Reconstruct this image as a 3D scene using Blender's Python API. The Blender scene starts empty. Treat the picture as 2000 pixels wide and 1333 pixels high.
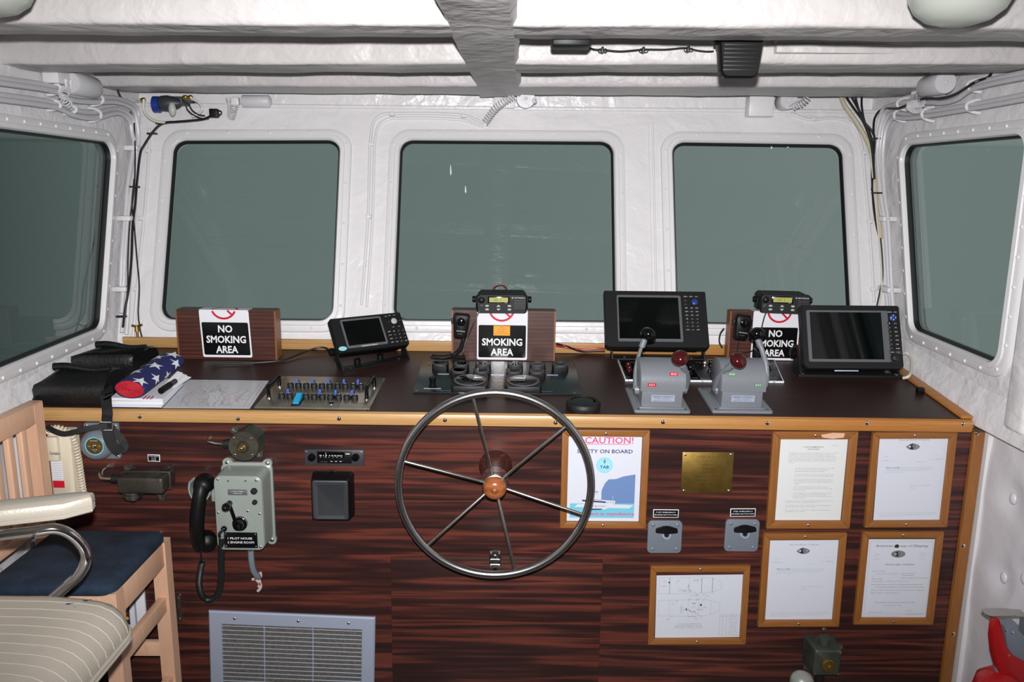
import bpy, bmesh, math, random
from mathutils import Matrix, Vector, noise
from math import sin, cos, pi, radians, atan2, sqrt, hypot
random.seed(7)
SC = bpy.context.scene
COL = SC.collection

# ------------------------------------------------------------------ camera
FPX = 1560.0
_p, _yaw, _r = radians(11.3), math.atan(13 / FPX), radians(.5)
EYE = Vector((0, 0, 1.65))
_F = Vector((sin(_yaw) * cos(_p), cos(_yaw) * cos(_p), -sin(_p)))
_R0 = Vector((cos(_yaw), -sin(_yaw), 0)); _U0 = _R0.cross(_F)
_R = _R0 * cos(_r) + _U0 * sin(_r); _U = -_R0 * sin(_r) + _U0 * cos(_r)
cd = bpy.data.cameras.new('camera'); cam = bpy.data.objects.new('camera', cd); COL.objects.link(cam)
cd.sensor_width = 36; cd.lens = 36 * FPX / 2000; cd.clip_start = .05
m3 = Matrix((_R, _U, -_F)).transposed().to_4x4(); m3.translation = EYE
cam.matrix_world = m3
SC.camera = cam

# ------------------------------------------------------------------ view, sky, flash
vs = SC.view_settings
SC.display_settings.display_device = 'sRGB'
vs.view_transform = 'Standard'; vs.look = 'None'; vs.gamma = 1; vs.use_curve_mapping = False
vs.exposure = 0.0
SC.cycles.max_bounces = 8
FOG = (.105, .160, .150)
wd = bpy.data.worlds.new('foggy_sky'); SC.world = wd; wd.use_nodes = True
wn, wl = wd.node_tree.nodes, wd.node_tree.links
tc = wn.new('ShaderNodeTexCoord'); sx = wn.new('ShaderNodeSeparateXYZ'); rp = wn.new('ShaderNodeValToRGB')
mr = wn.new('ShaderNodeMapRange'); mr.inputs['From Min'].default_value = -.6; mr.inputs['From Max'].default_value = .6
wl.new(tc.outputs['Generated'], sx.inputs[0]); wl.new(sx.outputs['X'], mr.inputs['Value']); wl.new(mr.outputs[0], rp.inputs[0])
rp.color_ramp.elements[0].color = (.022, .034, .033, 1); rp.color_ramp.elements[1].color = (.160, .205, .197, 1)
for ps, cc in ((.22, (.130, .172, .163, 1)), (.5, (.148, .190, .180, 1)), (.8, (.178, .220, .212, 1))):
    e_ = rp.color_ramp.elements.new(ps); e_.color = cc
wl.new(rp.outputs[0], wn['Background'].inputs[0]); wn['Background'].inputs[1].default_value = 1.0
fl = bpy.data.lights.new('camera_flash', 'SPOT'); fl.energy = 362; fl.spot_size = radians(79); fl.spot_blend = 1.0
fl.shadow_soft_size = .018; fl.color = (1, .985, .99)
fo = bpy.data.objects.new('camera_flash', fl); COL.objects.link(fo)
fm = m3.copy(); fm.translation = EYE + _U * .092 + _R * .0; fo.matrix_world = fm @ Matrix.Rotation(radians(-1), 4, 'X') @ Matrix.Diagonal((1.75, 1, 1, 1))

# ------------------------------------------------------------------ frames of the room's planes
def frame(o, x, y):
    x = Vector(x).normalized(); y = Vector(y); y = (y - x * y.dot(x)).normalized(); z = x.cross(y)
    m = Matrix((x, y, z)).transposed().to_4x4(); m.translation = Vector(o); return m
_e = .0066; TILT = radians(6); RAKE = radians(19)
WORLD = Matrix.Identity(4); FZ = -.12
PF = frame((0, 2.37, 0), (cos(_e), 0, -sin(_e)), (0, 0, 1))                     # console face
CF = frame((0, 2.345, .958), (cos(_e), 0, -sin(_e)), (0, cos(TILT), sin(TILT)))   # sloping counter top
WF = frame((0, 2.987, 1.127), (1, 0, 0), (0, sin(RAKE), cos(RAKE)))             # raked front wall
WX = 1.46
LF = frame((-WX, 0, 0), (0, 1, 0), (0, 0, 1))
RF = frame((WX, 0, 0), (0, -1, 0), (0, 0, 1))
BF = frame((0, 0, 1.97), (1, 0, 0), (0, 1, 0))                                  # underside of the beams

def ray(x, y): return _F + _R * ((x - 1000) / FPX) + _U * ((666.5 - y) / FPX)
def on(fr, x, y, h=0):
    """point of plane z=h of a room plane that the photo shows at pixel x, y (in that plane's coordinates)"""
    inv = fr.inverted(); o = inv @ EYE; d = inv.to_3x3() @ ray(x, y); t = (h - o.z) / d.z
    q = o + d * t; return Vector((q.x, q.y, h))
def at(x, y, Y):
    d = ray(x, y); return EYE + d * ((Y - EYE.y) / d.y)
def ons(fr, pts, h=0): return [on(fr, a[0], a[1], a[2] if len(a) > 2 else h) for a in pts]
def fit(fr, TL, TR, BR, BL, h=0):
    """centre, width, height and turn of a rectangle lying on a plane"""
    a, b, c, d = [on(fr, q[0], q[1], h) for q in (TL, TR, BR, BL)]
    cx = (a + b + c + d) / 4; w = ((b - a).length + (c - d).length) / 2; hh = ((a - d).length + (b - c).length) / 2
    v = (b - a) + (c - d); return cx, w, hh, atan2(v.y, v.x)

# ------------------------------------------------------------------ materials
def s2l(c):
    return tuple(((v / 255) / 12.92 if v / 255 <= .04045 else ((v / 255 + .055) / 1.055) ** 2.4) for v in c) + (1,)
def mat(name, col, rough=.5, metal=0, bump=0, bs=60, var=0, vs_=8, spec=.5, coat=0, emit=0):
    m = bpy.data.materials.new(name); m.use_nodes = True
    n, l = m.node_tree.nodes, m.node_tree.links; b = n['Principled BSDF']
    c = s2l(col); b.inputs['Base Color'].default_value = c; b.inputs['Roughness'].default_value = rough
    b.inputs['Metallic'].default_value = metal; b.inputs['Specular IOR Level'].default_value = spec
    b.inputs['Coat Weight'].default_value = coat; b.inputs['Coat Roughness'].default_value = .08
    if bump or var: t = n.new('ShaderNodeTexCoord')
    if var:
        z = n.new('ShaderNodeTexNoise'); z.inputs['Scale'].default_value = vs_; z.inputs['Detail'].default_value = 5
        r = n.new('ShaderNodeValToRGB'); l.new(t.outputs['Object'], z.inputs['Vector']); l.new(z.outputs['Fac'], r.inputs[0])
        r.color_ramp.elements[0].position = .35; r.color_ramp.elements[1].position = .65
        r.color_ramp.elements[0].color = tuple(v * (1 - var) for v in c[:3]) + (1,); r.color_ramp.elements[1].color = tuple(min(1, v * (1 + var)) for v in c[:3]) + (1,)
        l.new(r.outputs[0], b.inputs['Base Color'])
    if bump:
        z = n.new('ShaderNodeTexNoise'); z.inputs['Scale'].default_value = bs; z.inputs['Detail'].default_value = 4
        u = n.new('ShaderNodeBump'); u.inputs['Strength'].default_value = bump; u.inputs['Distance'].default_value = .01
        l.new(t.outputs['Object'], z.inputs['Vector']); l.new(z.outputs['Fac'], u.inputs['Height']); l.new(u.outputs[0], b.inputs['Normal'])
    return m
def paint(name, col, rough=.3, big=.25, fine=.08):
    """thick brushed gloss paint over rough steel"""
    m = mat(name, col, rough); n, l = m.node_tree.nodes, m.node_tree.links; b = n['Principled BSDF']
    t = n.new('ShaderNodeTexCoord'); prev = None
    for sc, st, ds in ((7, big, .05), (26, big * .8, .015), (130, fine, .004)):
        z = n.new('ShaderNodeTexNoise'); z.inputs['Scale'].default_value = sc; z.inputs['Detail'].default_value = 3; z.inputs['Distortion'].default_value = .6
        u = n.new('ShaderNodeBump'); u.inputs['Strength'].default_value = st; u.inputs['Distance'].default_value = ds
        l.new(t.outputs['Object'], z.inputs['Vector']); l.new(z.outputs['Fac'], u.inputs['Height'])
        if prev: l.new(prev.outputs[0], u.inputs['Normal'])
        prev = u
    l.new(prev.outputs[0], b.inputs['Normal']); return m
def wood(name, cols, sc=(1, 14, 14), rough=.35, dist=5.0, wscale=1.0, nscale=1.0, bump=.05, mixf=.5, bands='Y', seed=0.0, aged=None):
    """grain along local x: figure bands bent by noise, crossed with fine fibres"""
    m = bpy.data.materials.new(name); m.use_nodes = True
    n, l = m.node_tree.nodes, m.node_tree.links; b = n['Principled BSDF']; b.inputs['Roughness'].default_value = rough
    t = n.new('ShaderNodeTexCoord'); mp = n.new('ShaderNodeMapping'); mp.inputs['Scale'].default_value = sc; mp.inputs['Location'].default_value = (seed, seed * .7, seed * .3)
    l.new(t.outputs['Object'], mp.inputs[0])
    w = n.new('ShaderNodeTexWave'); w.wave_type = 'BANDS'; w.bands_direction = bands; w.inputs['Scale'].default_value = wscale
    w.inputs['Distortion'].default_value = dist; w.inputs['Detail'].default_value = 3; w.inputs['Detail Scale'].default_value = .8; w.inputs['Detail Roughness'].default_value = .6
    l.new(mp.outputs[0], w.inputs['Vector'])
    z = n.new('ShaderNodeTexNoise'); z.inputs['Scale'].default_value = nscale; z.inputs['Detail'].default_value = 9; z.inputs['Roughness'].default_value = .68; z.inputs['Distortion'].default_value = .4
    m2 = n.new('ShaderNodeMapping'); m2.inputs['Scale'].default_value = tuple(q * (k) for q, k in zip(sc, (2, 3.2, 3.2))); l.new(t.outputs['Object'], m2.inputs[0]); l.new(m2.outputs[0], z.inputs['Vector'])
    mx = n.new('ShaderNodeMix'); mx.data_type = 'FLOAT'; mx.inputs[0].default_value = mixf
    l.new(w.outputs['Fac'], mx.inputs[2]); l.new(z.outputs['Fac'], mx.inputs[3])
    r = n.new('ShaderNodeValToRGB'); l.new(mx.outputs[0], r.inputs[0])
    el = r.color_ramp.elements; k = len(cols)
    while len(el) < k: el.new(.5)
    for i, c in enumerate(cols):
        el[i].position = .22 + .56 * i / (k - 1); el[i].color = s2l(c)
    if aged:                                             # varnish amber where it is thick, worn pale elsewhere along the board
        sp_ = n.new('ShaderNodeSeparateXYZ'); l.new(t.outputs['Object'], sp_.inputs[0]); mg = n.new('ShaderNodeMapRange'); mg.inputs['From Min'].default_value = aged[2]; mg.inputs['From Max'].default_value = aged[3]; l.new(sp_.outputs['X'], mg.inputs['Value'])
        mm = n.new('ShaderNodeMix'); mm.data_type = 'RGBA'; mm.inputs[6].default_value = aged[0] + (1,); mm.inputs[7].default_value = aged[1] + (1,); l.new(mg.outputs[0], mm.inputs[0])
        mu = n.new('ShaderNodeMix'); mu.data_type = 'RGBA'; mu.blend_type = 'MULTIPLY'; mu.inputs[0].default_value = 1; l.new(r.outputs[0], mu.inputs[6]); l.new(mm.outputs[2], mu.inputs[7]); l.new(mu.outputs[2], b.inputs['Base Color'])
    else: l.new(r.outputs[0], b.inputs['Base Color'])
    if bump:
        u = n.new('ShaderNodeBump'); u.inputs['Strength'].default_value = bump; u.inputs['Distance'].default_value = .002
        l.new(z.outputs['Fac'], u.inputs['Height']); l.new(u.outputs[0], b.inputs['Normal'])
    return m
def glass(name, tint=(.93, .96, .95), ior=1.45, rough=0.0):
    m = bpy.data.materials.new(name); m.use_nodes = True; n, l = m.node_tree.nodes, m.node_tree.links
    n.remove(n['Principled BSDF']); tr = n.new('ShaderNodeBsdfTransparent'); tr.inputs[0].default_value = tint + (1,)
    g = n.new('ShaderNodeBsdfGlossy'); g.inputs['Roughness'].default_value = rough; fr = n.new('ShaderNodeFresnel'); fr.inputs[0].default_value = ior
    mx = n.new('ShaderNodeMixShader'); l.new(fr.outputs[0], mx.inputs[0]); l.new(tr.outputs[0], mx.inputs[1]); l.new(g.outputs[0], mx.inputs[2])
    l.new(mx.outputs[0], n['Material Output'].inputs[0]); return m

WHITE = paint('white_gloss_paint', (226, 224, 226), .28)
WHITE2 = paint('white_frame_paint', (222, 221, 222), .35, .05, .03)
WHITEC = mat('white_cable_paint', (205, 204, 207), .4, bump=.15, bs=40)
CEIL = paint('ceiling_white_toned_for_flash', (193, 189, 188), .42, .35, .06); CEIL.node_tree.nodes['Principled BSDF'].inputs['Specular IOR Level'].default_value = .3  # wall white toned darker, flash falloff put into the colour
QUILT = mat('white_quilted_lining', (212, 210, 214), .35, bump=.35, bs=14)
def figured(name, cols, sc, rings, rough=.33, seed=0, fibre=.35):
    """veneer with cathedral figure: contour bands of a stretched noise field, crossed by fine fibres"""
    m = bpy.data.materials.new(name); m.use_nodes = True
    n, l = m.node_tree.nodes, m.node_tree.links; b = n['Principled BSDF']; b.inputs['Roughness'].default_value = rough
    t = n.new('ShaderNodeTexCoord')
    def nz(scale, detail, rgh, loc):
        mp = n.new('ShaderNodeMapping'); mp.inputs['Scale'].default_value = scale; mp.inputs['Location'].default_value = (loc, loc * .37, loc * .71)
        z = n.new('ShaderNodeTexNoise'); z.inputs['Scale'].default_value = 1; z.inputs['Detail'].default_value = detail; z.inputs['Roughness'].default_value = rgh
        l.new(t.outputs['Object'], mp.inputs[0]); l.new(mp.outputs[0], z.inputs['Vector']); return z
    def mth(op, a, bv=None, cv=None):
        k = n.new('ShaderNodeMath'); k.operation = op
        for i, q in enumerate((a, bv, cv)):
            if q is None: continue
            if isinstance(q, (int, float)): k.inputs[i].default_value = q
            else: l.new(q, k.inputs[i])
        return k.outputs[0]
    big = nz(sc, 3.5, .5, seed); fine = nz(tuple(q * k for q, k in zip(sc, (3, 16, 16))), 6, .65, seed + 3); mid = nz(tuple(q * k for q, k in zip(sc, (1.6, 3.5, 3.5))), 3, .5, seed + 7)
    w = mth('MULTIPLY_ADD', mth('SINE', mth('MULTIPLY', big.outputs['Fac'], rings)), .28, .5)
    v = mth('ADD', mth('MULTIPLY', w, 1 - fibre), mth('MULTIPLY', fine.outputs['Fac'], fibre))
    v = mth('ADD', v, mth('MULTIPLY_ADD', mid.outputs['Fac'], .5, -.25))
    r = n.new('ShaderNodeValToRGB'); l.new(v, r.inputs[0]); el = r.color_ramp.elements
    while len(el) < len(cols): el.new(.5)
    for i, (ps, c) in enumerate(cols): el[i].position = ps; el[i].color = s2l(c)
    l.new(r.outputs[0], b.inputs['Base Color']); return m
RC = [(.16, (32, 20, 20)), (.40, (50, 29, 27)), (.58, (72, 38, 33)), (.74, (108, 54, 42)), (.90, (84, 45, 37))]
ROSE = figured('rosewood_laminate', RC, (.85, 17, 17), 34, seed=11, fibre=.45)
ROSEP = figured('rosewood_panel_laminate', RC, (.85, 17, 17), 34, seed=23, fibre=.45)
ROSE2 = wood('rosewood_box_laminate', [(40, 22, 20), (78, 42, 34), (60, 32, 28), (104, 60, 46)], (1.5, 22, 22), .35, 3, 1, 1, 0, .6, seed=3)
TOP = wood('brown_counter_laminate', [(38, 23, 20), (52, 33, 29), (45, 28, 25), (66, 44, 38)], (1.4, 30, 30), .42, 2, 1, 1, 0, .7, seed=5)
OAK = wood('varnished_oak', [(150, 106, 60), (190, 150, 98), (176, 134, 82), (204, 168, 118)], (1.6, 26, 26), .34, 2, 1, 1, .04, .7, seed=2, aged=((1, 1, 1), (.86, .60, .36), .2, 1.1))
OAKF = wood('frame_oak', [(112, 68, 32), (146, 94, 46), (134, 84, 40), (164, 110, 60)], (3, 40, 40), .4, 2, 1, 1, .04, .7, seed=8)
OAKV = wood('frame_oak_upright', [(112, 68, 32), (146, 94, 46), (134, 84, 40), (164, 110, 60)], (40, 3, 40), .4, 2, 1, 1, .04, .7, bands='X', seed=9)
BOXEND = wood('box_end_wood', [(104, 62, 34), (138, 86, 50), (120, 72, 40)], (20, 3, 20), .45, 2, 1, 1, .03, .7, bands='X')
BEECH = wood('pale_beech', [(206, 160, 130), (222, 180, 150), (214, 170, 140), (230, 192, 164)], (14, 14, 2.0), .42, 1.5, 1, 1, .02, .7, seed=4)
CHROME = mat('chrome', (225, 225, 228), .08, 1)
STEEL = mat('brushed_steel', (190, 188, 184), .28, 1, var=.06, vs_=30)
STEELD = mat('polished_wheel_steel', (205, 205, 205), .24, 1)
PLATE = mat('bead_blasted_plate', (170, 164, 148), .30, .85, var=.12, vs_=14)
BLACK = mat('black_plastic', (12, 12, 13), .45, spec=.28)
BLACKR = mat('black_rubber', (20, 20, 21), .55)
BLACKG = mat('black_gloss', (10, 10, 11), .12)
BLACKP = mat('black_powder_coat', (22, 22, 24), .55, bump=.08, bs=300, spec=.3)
SCREEN = mat('dark_screen_glass', (6, 9, 9), .06)
DKGREY = mat('dark_grey_plastic', (52, 54, 58), .45)
MIDGREY = mat('mid_grey_trim', (92, 94, 98), .4)
GREYP = mat('grey_hammer_paint', (116, 120, 126), .38, bump=.06, bs=160)
GREYB = mat('blue_grey_paint', (112, 120, 130), .4, bump=.06, bs=120)
SAGE = mat('sage_grey_enamel', (140, 148, 142), .32, bump=.05, bs=150)
BRONZE = mat('dull_bronze_casting', (84, 80, 70), .42, .55, bump=.12, bs=90, var=.22, vs_=18)
BRONZE2 = mat('dark_patinated_box', (70, 66, 58), .45, .5, bump=.15, bs=70, var=.35, vs_=12)
GREENP = mat('dark_green_patina', (66, 72, 64), .5, .35, bump=.12, bs=90, var=.25, vs_=20)
BRASS = mat('aged_brass', (150, 122, 62), .42, .9, bump=.06, bs=40, var=.16, vs_=22)
BRASSB = mat('bright_brass', (196, 160, 82), .25, 1)
ALU = mat('anodised_aluminium', (176, 186, 206), .42, .35)
FILTER = mat('dusty_filter', (96, 92, 86), .9, bump=.4, bs=250, var=.2, vs_=90)
PAPER = mat('white_paper', (208, 212, 222), .45)
PAPER2 = mat('cream_paper', (214, 217, 216), .5)
INK = mat('black_ink', (40, 40, 46), .6)
INKL = mat('grey_ink', (120, 122, 128), .6)
WHITEP = mat('white_print', (232, 232, 234), .5)
SIGNW = mat('sign_white', (228, 228, 234), .3)
SIGNB = mat('sign_black', (12, 12, 14), .22)
SIGNR = mat('sign_red', (196, 28, 54), .35)
ORANGE = mat('orange_note', (236, 158, 30), .5)
CREAM = mat('cream_plastic', (216, 206, 184), .4)
VINYL = mat('cream_vinyl', (174, 167, 154), .38, bump=.08, bs=180, var=.04, vs_=10)
SEAM = mat('vinyl_seam_cord', (178, 170, 156), .5)
VELVET = mat('navy_velvet', (24, 40, 58), .9, bump=.3, bs=60, var=.55, vs_=9)
REDP = mat('red_enamel', (168, 22, 26), .3)
REDK = mat('oxblood_knob', (66, 17, 19), .12)
BLUEK = mat('blue_toggle', (62, 92, 190), .35)
CYAN = mat('cyan_switch', (40, 160, 208), .4)
CABRED = mat('red_wire', (170, 24, 34), .4)
CABTAN = mat('tan_cable', (186, 178, 152), .5)
CABBLK = mat('black_cable', (24, 24, 25), .45)
CABWHT = mat('off_white_cable', (206, 202, 186), .45)
FLAGB = mat('navy_bunting', (30, 34, 92), .7, bump=.25, bs=30)
FLAGR = mat('red_bunting', (176, 20, 40), .75, bump=.5, bs=120)
LEATHER = mat('black_leatherette', (14, 14, 15), .45, bump=.25, bs=90)
WEB = mat('black_webbing', (20, 20, 22), .65, bump=.3, bs=400)
DOME = mat('opal_glass', (170, 174, 166), .25)
GASK = mat('black_gasket', (14, 16, 18), .5)
GLASS = glass('window_glass')
DRIP = mat('white_paint_drip', (230, 230, 230), .4)
SCR = glass('glass_scratch', (.80, .82, .82), 1.1)
LENS = glass('dial_glass', (.85, .87, .87), 1.9)
LCD = mat('lcd_olive', (168, 170, 92), .3)
BTN = mat('pale_button', (176, 186, 176), .4)
BLUEB = mat('blue_button', (34, 66, 128), .35)
SKYB = mat('sky_blue_print', (150, 214, 228), .5)
SEAB = mat('sea_blue_print', (112, 190, 212), .5)
HILL = mat('slate_blue_print', (104, 132, 180), .5)
PINK = mat('pink_print', (214, 74, 120), .5)
NAVYP = mat('navy_print', (52, 48, 104), .5)
WOODK = wood('turned_hub_wood', [(120, 66, 34), (160, 94, 54), (140, 80, 44)], (8, 8, 30), .25, 3, 1, 1, 0, .6)
CHART = mat('laminated_chart', (196, 198, 202), .18)
CHARTR = mat('chart_red_line', (172, 104, 116), .4)
CHARTG = mat('chart_grey_line', (126, 128, 136), .4)
FLOORM = mat('grey_deck_covering', (128, 126, 120), .6, bump=.1, bs=80, var=.2, vs_=6)
REAR = paint('white_rear_paint', (214, 212, 210), .4, .1, .05)
GREENL = mat('green_label', (92, 132, 104), .4)
REDL = mat('red_label', (190, 34, 56), .4)
TEALP = mat('dark_teal_plate', (26, 36, 38), .3)
MYLAR = mat('silver_foil', (170, 170, 168), .2, .9, bump=.3, bs=120)
BLUEDEV = mat('blue_enamel', (26, 52, 132), .3)
GREYGL = mat('grey_rounded_cap', (150, 156, 148), .4, .3)
DIALF = mat('dial_face_with_reflection', (164, 165, 163), .5)  # lightened: the white wall's reflection in the glass is put into this colour
RAG = mat('pale_rag', (188, 168, 160), .8)

# ------------------------------------------------------------------ objects
WM = {}          # world matrix of every object made
def tag(o, label=None, cat=None, group=None, kind=None):
    if label: o['label'] = label
    if cat: o['category'] = cat
    if group: o['group'] = group
    if kind: o['kind'] = kind
    return o
def thing(name, label, cat, fr, origin=(0, 0, 0), group=None):
    o = bpy.data.objects.new(name, None); o.empty_display_size = .05; COL.objects.link(o)
    m = fr @ Matrix.Translation(Vector(origin)); o.matrix_world = m; WM[o.name] = m
    return tag(o, label, cat, group)

_txt = {}
def glyphs(s, bold=0, shear=0, res=2):
    k = (s, bold, shear, res)
    if k not in _txt:
        cu = bpy.data.curves.new('lettering', 'FONT'); cu.body = s; cu.offset = bold; cu.shear = shear; cu.resolution_u = res
        ob = bpy.data.objects.new('lettering', cu); COL.objects.link(ob)
        dg = bpy.context.evaluated_depsgraph_get(); me = ob.evaluated_get(dg).to_mesh()
        _txt[k] = ([v.co.copy() for v in me.vertices], [tuple(p.vertices) for p in me.polygons])
        ob.evaluated_get(dg).to_mesh_clear(); bpy.data.objects.remove(ob); bpy.data.curves.remove(cu)
    return _txt[k]

def rot2(u, v, a): return (u * cos(a) - v * sin(a), u * sin(a) + v * cos(a))
def basis(d):
    d = Vector(d).normalized(); a = Vector((0, 0, 1)) if abs(d.z) < .9 else Vector((1, 0, 0))
    x = a.cross(d).normalized(); return x, d.cross(x)
def smooth_path(pts, n=6, closed=False):
    P = [Vector(q) for q in pts]
    if len(P) < 3: return P
    out = []; N = len(P)
    for i in range(N if closed else N - 1):
        g = lambda k: P[k % N] if closed else P[max(0, min(N - 1, k))]
        a, b, c, d = g(i - 1), g(i), g(i + 1), g(i + 2)
        for j in range(n):
            t = j / n
            out.append(.5 * ((2 * b) + (c - a) * t + (2 * a - 5 * b + 4 * c - d) * t * t + (3 * b - a - 3 * c + d) * t ** 3))
    if not closed: out.append(P[-1])
    return out

class MB:
    def __init__(s, fr=WORLD): s.fr = fr; s.v = []; s.f = []; s.m = []; s.mats = []; s.M = Matrix.Identity(4)
    def push(s, m): s.M = m; return s
    def add(s, vs_, fs, mt):
        if mt not in s.mats: s.mats.append(mt)
        i = s.mats.index(mt); b = len(s.v)
        s.v += [s.M @ Vector(q) for q in vs_]
        for f in fs: s.f.append(tuple(b + k for k in f)); s.m.append(i)
        return s
    def box(s, x0, x1, y0, y1, z0, z1, mt, bev=0, seg=2):
        if not bev:
            v = [(x, y, z) for z in (z0, z1) for y in (y0, y1) for x in (x0, x1)]
            return s.add(v, [(0, 2, 3, 1), (4, 5, 7, 6), (0, 1, 5, 4), (2, 6, 7, 3), (0, 4, 6, 2), (1, 3, 7, 5)], mt)
        bm = bmesh.new(); bmesh.ops.create_cube(bm, size=1)
        for q in bm.verts: q.co = Vector(((x0 + x1) / 2 + q.co.x * (x1 - x0), (y0 + y1) / 2 + q.co.y * (y1 - y0), (z0 + z1) / 2 + q.co.z * (z1 - z0)))
        bmesh.ops.bevel(bm, geom=bm.edges[:], offset=min(bev, .49 * min(x1 - x0, y1 - y0, z1 - z0)), segments=seg, affect='EDGES', profile=.5)
        s._bm(bm, mt); return s
    def _bm(s, bm, mt):
        bm.verts.ensure_lookup_table(); bm.verts.index_update()
        s.add([q.co.copy() for q in bm.verts], [tuple(k.index for k in f.verts) for f in bm.faces], mt); bm.free()
    def loft(s, loops, mt, closed=True, cap0=True, cap1=True):
        n = len(loops[0]); v = [q for L in loops for q in L]; f = []
        for a in range(len(loops) - 1):
            for i in range(n if closed else n - 1):
                j = (i + 1) % n; f.append((a * n + i, a * n + j, (a + 1) * n + j, (a + 1) * n + i))
        if cap0: f.append(tuple(reversed(range(n))))
        if cap1: f.append(tuple((len(loops) - 1) * n + i for i in range(n)))
        return s.add(v, f, mt)
    def cyl(s, p0, p1, r0, r1, mt, n=20, bev=0):
        p0, p1 = Vector(p0), Vector(p1); r1 = r0 if r1 is None else r1; x, y = basis(p1 - p0); d = (p1 - p0).normalized()
        ring = lambda c, r: [c + (x * cos(2 * pi * i / n) + y * sin(2 * pi * i / n)) * r for i in range(n)]
        L = [ring(p0, r0), ring(p1, r1)]
        if bev: L = [ring(p0, r0), ring(p1 - d * bev, r1), ring(p1 - d * bev * .3, r1 - bev * .3), ring(p1, r1 - bev)]
        return s.loft(L, mt)
    def lathe(s, prof, o, axis, mt, n=28):
        o = Vector(o); x, y = basis(axis); d = Vector(axis).normalized()
        L = [[o + d * h + (x * cos(2 * pi * i / n) + y * sin(2 * pi * i / n)) * max(r, 1e-5) for i in range(n)] for r, h in prof]
        return s.loft(L, mt)
    def tube(s, pts, r, mt, n=8, closed=False, sm=0, flat=1.0):
        P = smooth_path(pts, sm, closed) if sm else [Vector(q) for q in pts]
        N = len(P); L = []; x = None
        for i in range(N):
            t = (P[(i + 1) % N] - P[i - 1]) if closed else (P[min(N - 1, i + 1)] - P[max(0, i - 1)])
            t.normalize()
            if x is None: x, y = basis(t)
            else:
                x = (x - t * x.dot(t)); x = x.normalized() if x.length > 1e-6 else basis(t)[0]; y = t.cross(x)
            rr = r(i / max(1, N - 1)) if callable(r) else r
            L.append([P[i] + (x * cos(2 * pi * k / n) + y * sin(2 * pi * k / n) * flat) * rr for k in range(n)])
        if closed: L.append(L[0]); return s.loft(L, mt, cap0=False, cap1=False)
        return s.loft(L, mt)
    def coil(s, pts, R, pitch, r, mt, n=6, steps=10, sm=8):
        P = smooth_path(pts, sm); seg = [0]
        for a, b in zip(P, P[1:]): seg.append(seg[-1] + (b - a).length)
        tot = seg[-1]; K = max(8, int(tot / pitch * steps)); out = []; j = 0; x = None
        for i in range(K + 1):
            d = tot * i / K
            while j < len(P) - 2 and seg[j + 1] < d: j += 1
            t = (d - seg[j]) / max(1e-9, seg[j + 1] - seg[j]); c = P[j].lerp(P[j + 1], t); T = (P[j + 1] - P[j]).normalized()
            if x is None: x, y = basis(T)
            else: x = (x - T * x.dot(T)).normalized(); y = T.cross(x)
            a = 2 * pi * d / pitch; out.append(c + (x * cos(a) + y * sin(a)) * R)
        return s.tube(out, r, mt, n)
    def prism(s, poly, z0, z1, mt, bev=0):
        if not bev: return s.loft([[(a, b, z0) for a, b in poly], [(a, b, z1) for a, b in poly]], mt)
        ins = inset(poly, bev)
        return s.loft([[(a, b, z0) for a, b in poly], [(a, b, z1 - bev) for a, b in poly], [(a * .7 + c * .3, b * .7 + d * .3, z1 - bev * .3) for (a, b), (c, d) in zip(poly, ins)], [(a, b, z1) for a, b in ins]], mt)
    def flat(s, poly, z, mt): return s.add([(a, b, z) for a, b in poly], [tuple(range(len(poly)))], mt)
    def ell(s, c, r, mt, n=20, k=12, rot=None):
        c = Vector(c); L = []
        for i in range(1, k):
            a = pi * i / k - pi / 2
            L.append([Vector((r[0] * cos(a) * cos(2 * pi * j / n), r[1] * cos(a) * sin(2 * pi * j / n), r[2] * sin(a))) for j in range(n)])
        L = [[Vector((0, 0, -r[2]))] * n] + L + [[Vector((0, 0, r[2]))] * n]
        if rot: L = [[rot @ q for q in K] for K in L]
        return s.loft([[c + q for q in K] for K in L], mt, cap0=False, cap1=False)
    def disc(s, x, y, z, r, mt, n=28): return s.flat([(x + r * cos(2 * pi * i / n), y + r * sin(2 * pi * i / n)) for i in range(n)], z, mt)
    def ringf(s, x, y, z, r0, r1, mt, n=36, a0=0, a1=2 * pi):
        A = [a0 + (a1 - a0) * i / n for i in range(n + 1)]
        v = [(x + r * cos(a), y + r * sin(a), z) for a in A for r in (r0, r1)]
        return s.add(v, [(2 * i, 2 * i + 1, 2 * i + 3, 2 * i + 2) for i in range(n)], mt)
    def line(s, a, b, w, z, mt):
        a, b = Vector((a[0], a[1])), Vector((b[0], b[1])); d = (b - a)
        if d.length < 1e-6: return s
        q = Vector((-d.y, d.x)).normalized() * w / 2
        return s.add([(a.x - q.x, a.y - q.y, z), (b.x - q.x, b.y - q.y, z), (b.x + q.x, b.y + q.y, z), (a.x + q.x, a.y + q.y, z)], [(0, 1, 2, 3)], mt)
    def text(s, t, x, y, z, mt, h=None, w=None, align='C', bold=0, shear=0, res=2, M=None):
        V, Fc = glyphs(t, bold, shear, res)
        if not V: return s
        x0, x1 = min(q.x for q in V), max(q.x for q in V); y0, y1 = min(q.y for q in V), max(q.y for q in V)
        ky = h / .73 if h else None           # h = cap height
        kx = w / (x1 - x0) if w else ky
        ky = ky or kx
        ox = {'C': -(x0 + x1) / 2, 'L': -x0, 'R': -x1}[align]
        P = [Vector(((q.x + ox) * kx, (q.y - .341) * ky, 0)) for q in V]
        P = [Vector((x + q.x, y + q.y, z)) if M is None else M @ Vector((x + q.x, y + q.y, z)) for q in P]
        return s.add(P, Fc, mt)
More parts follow.
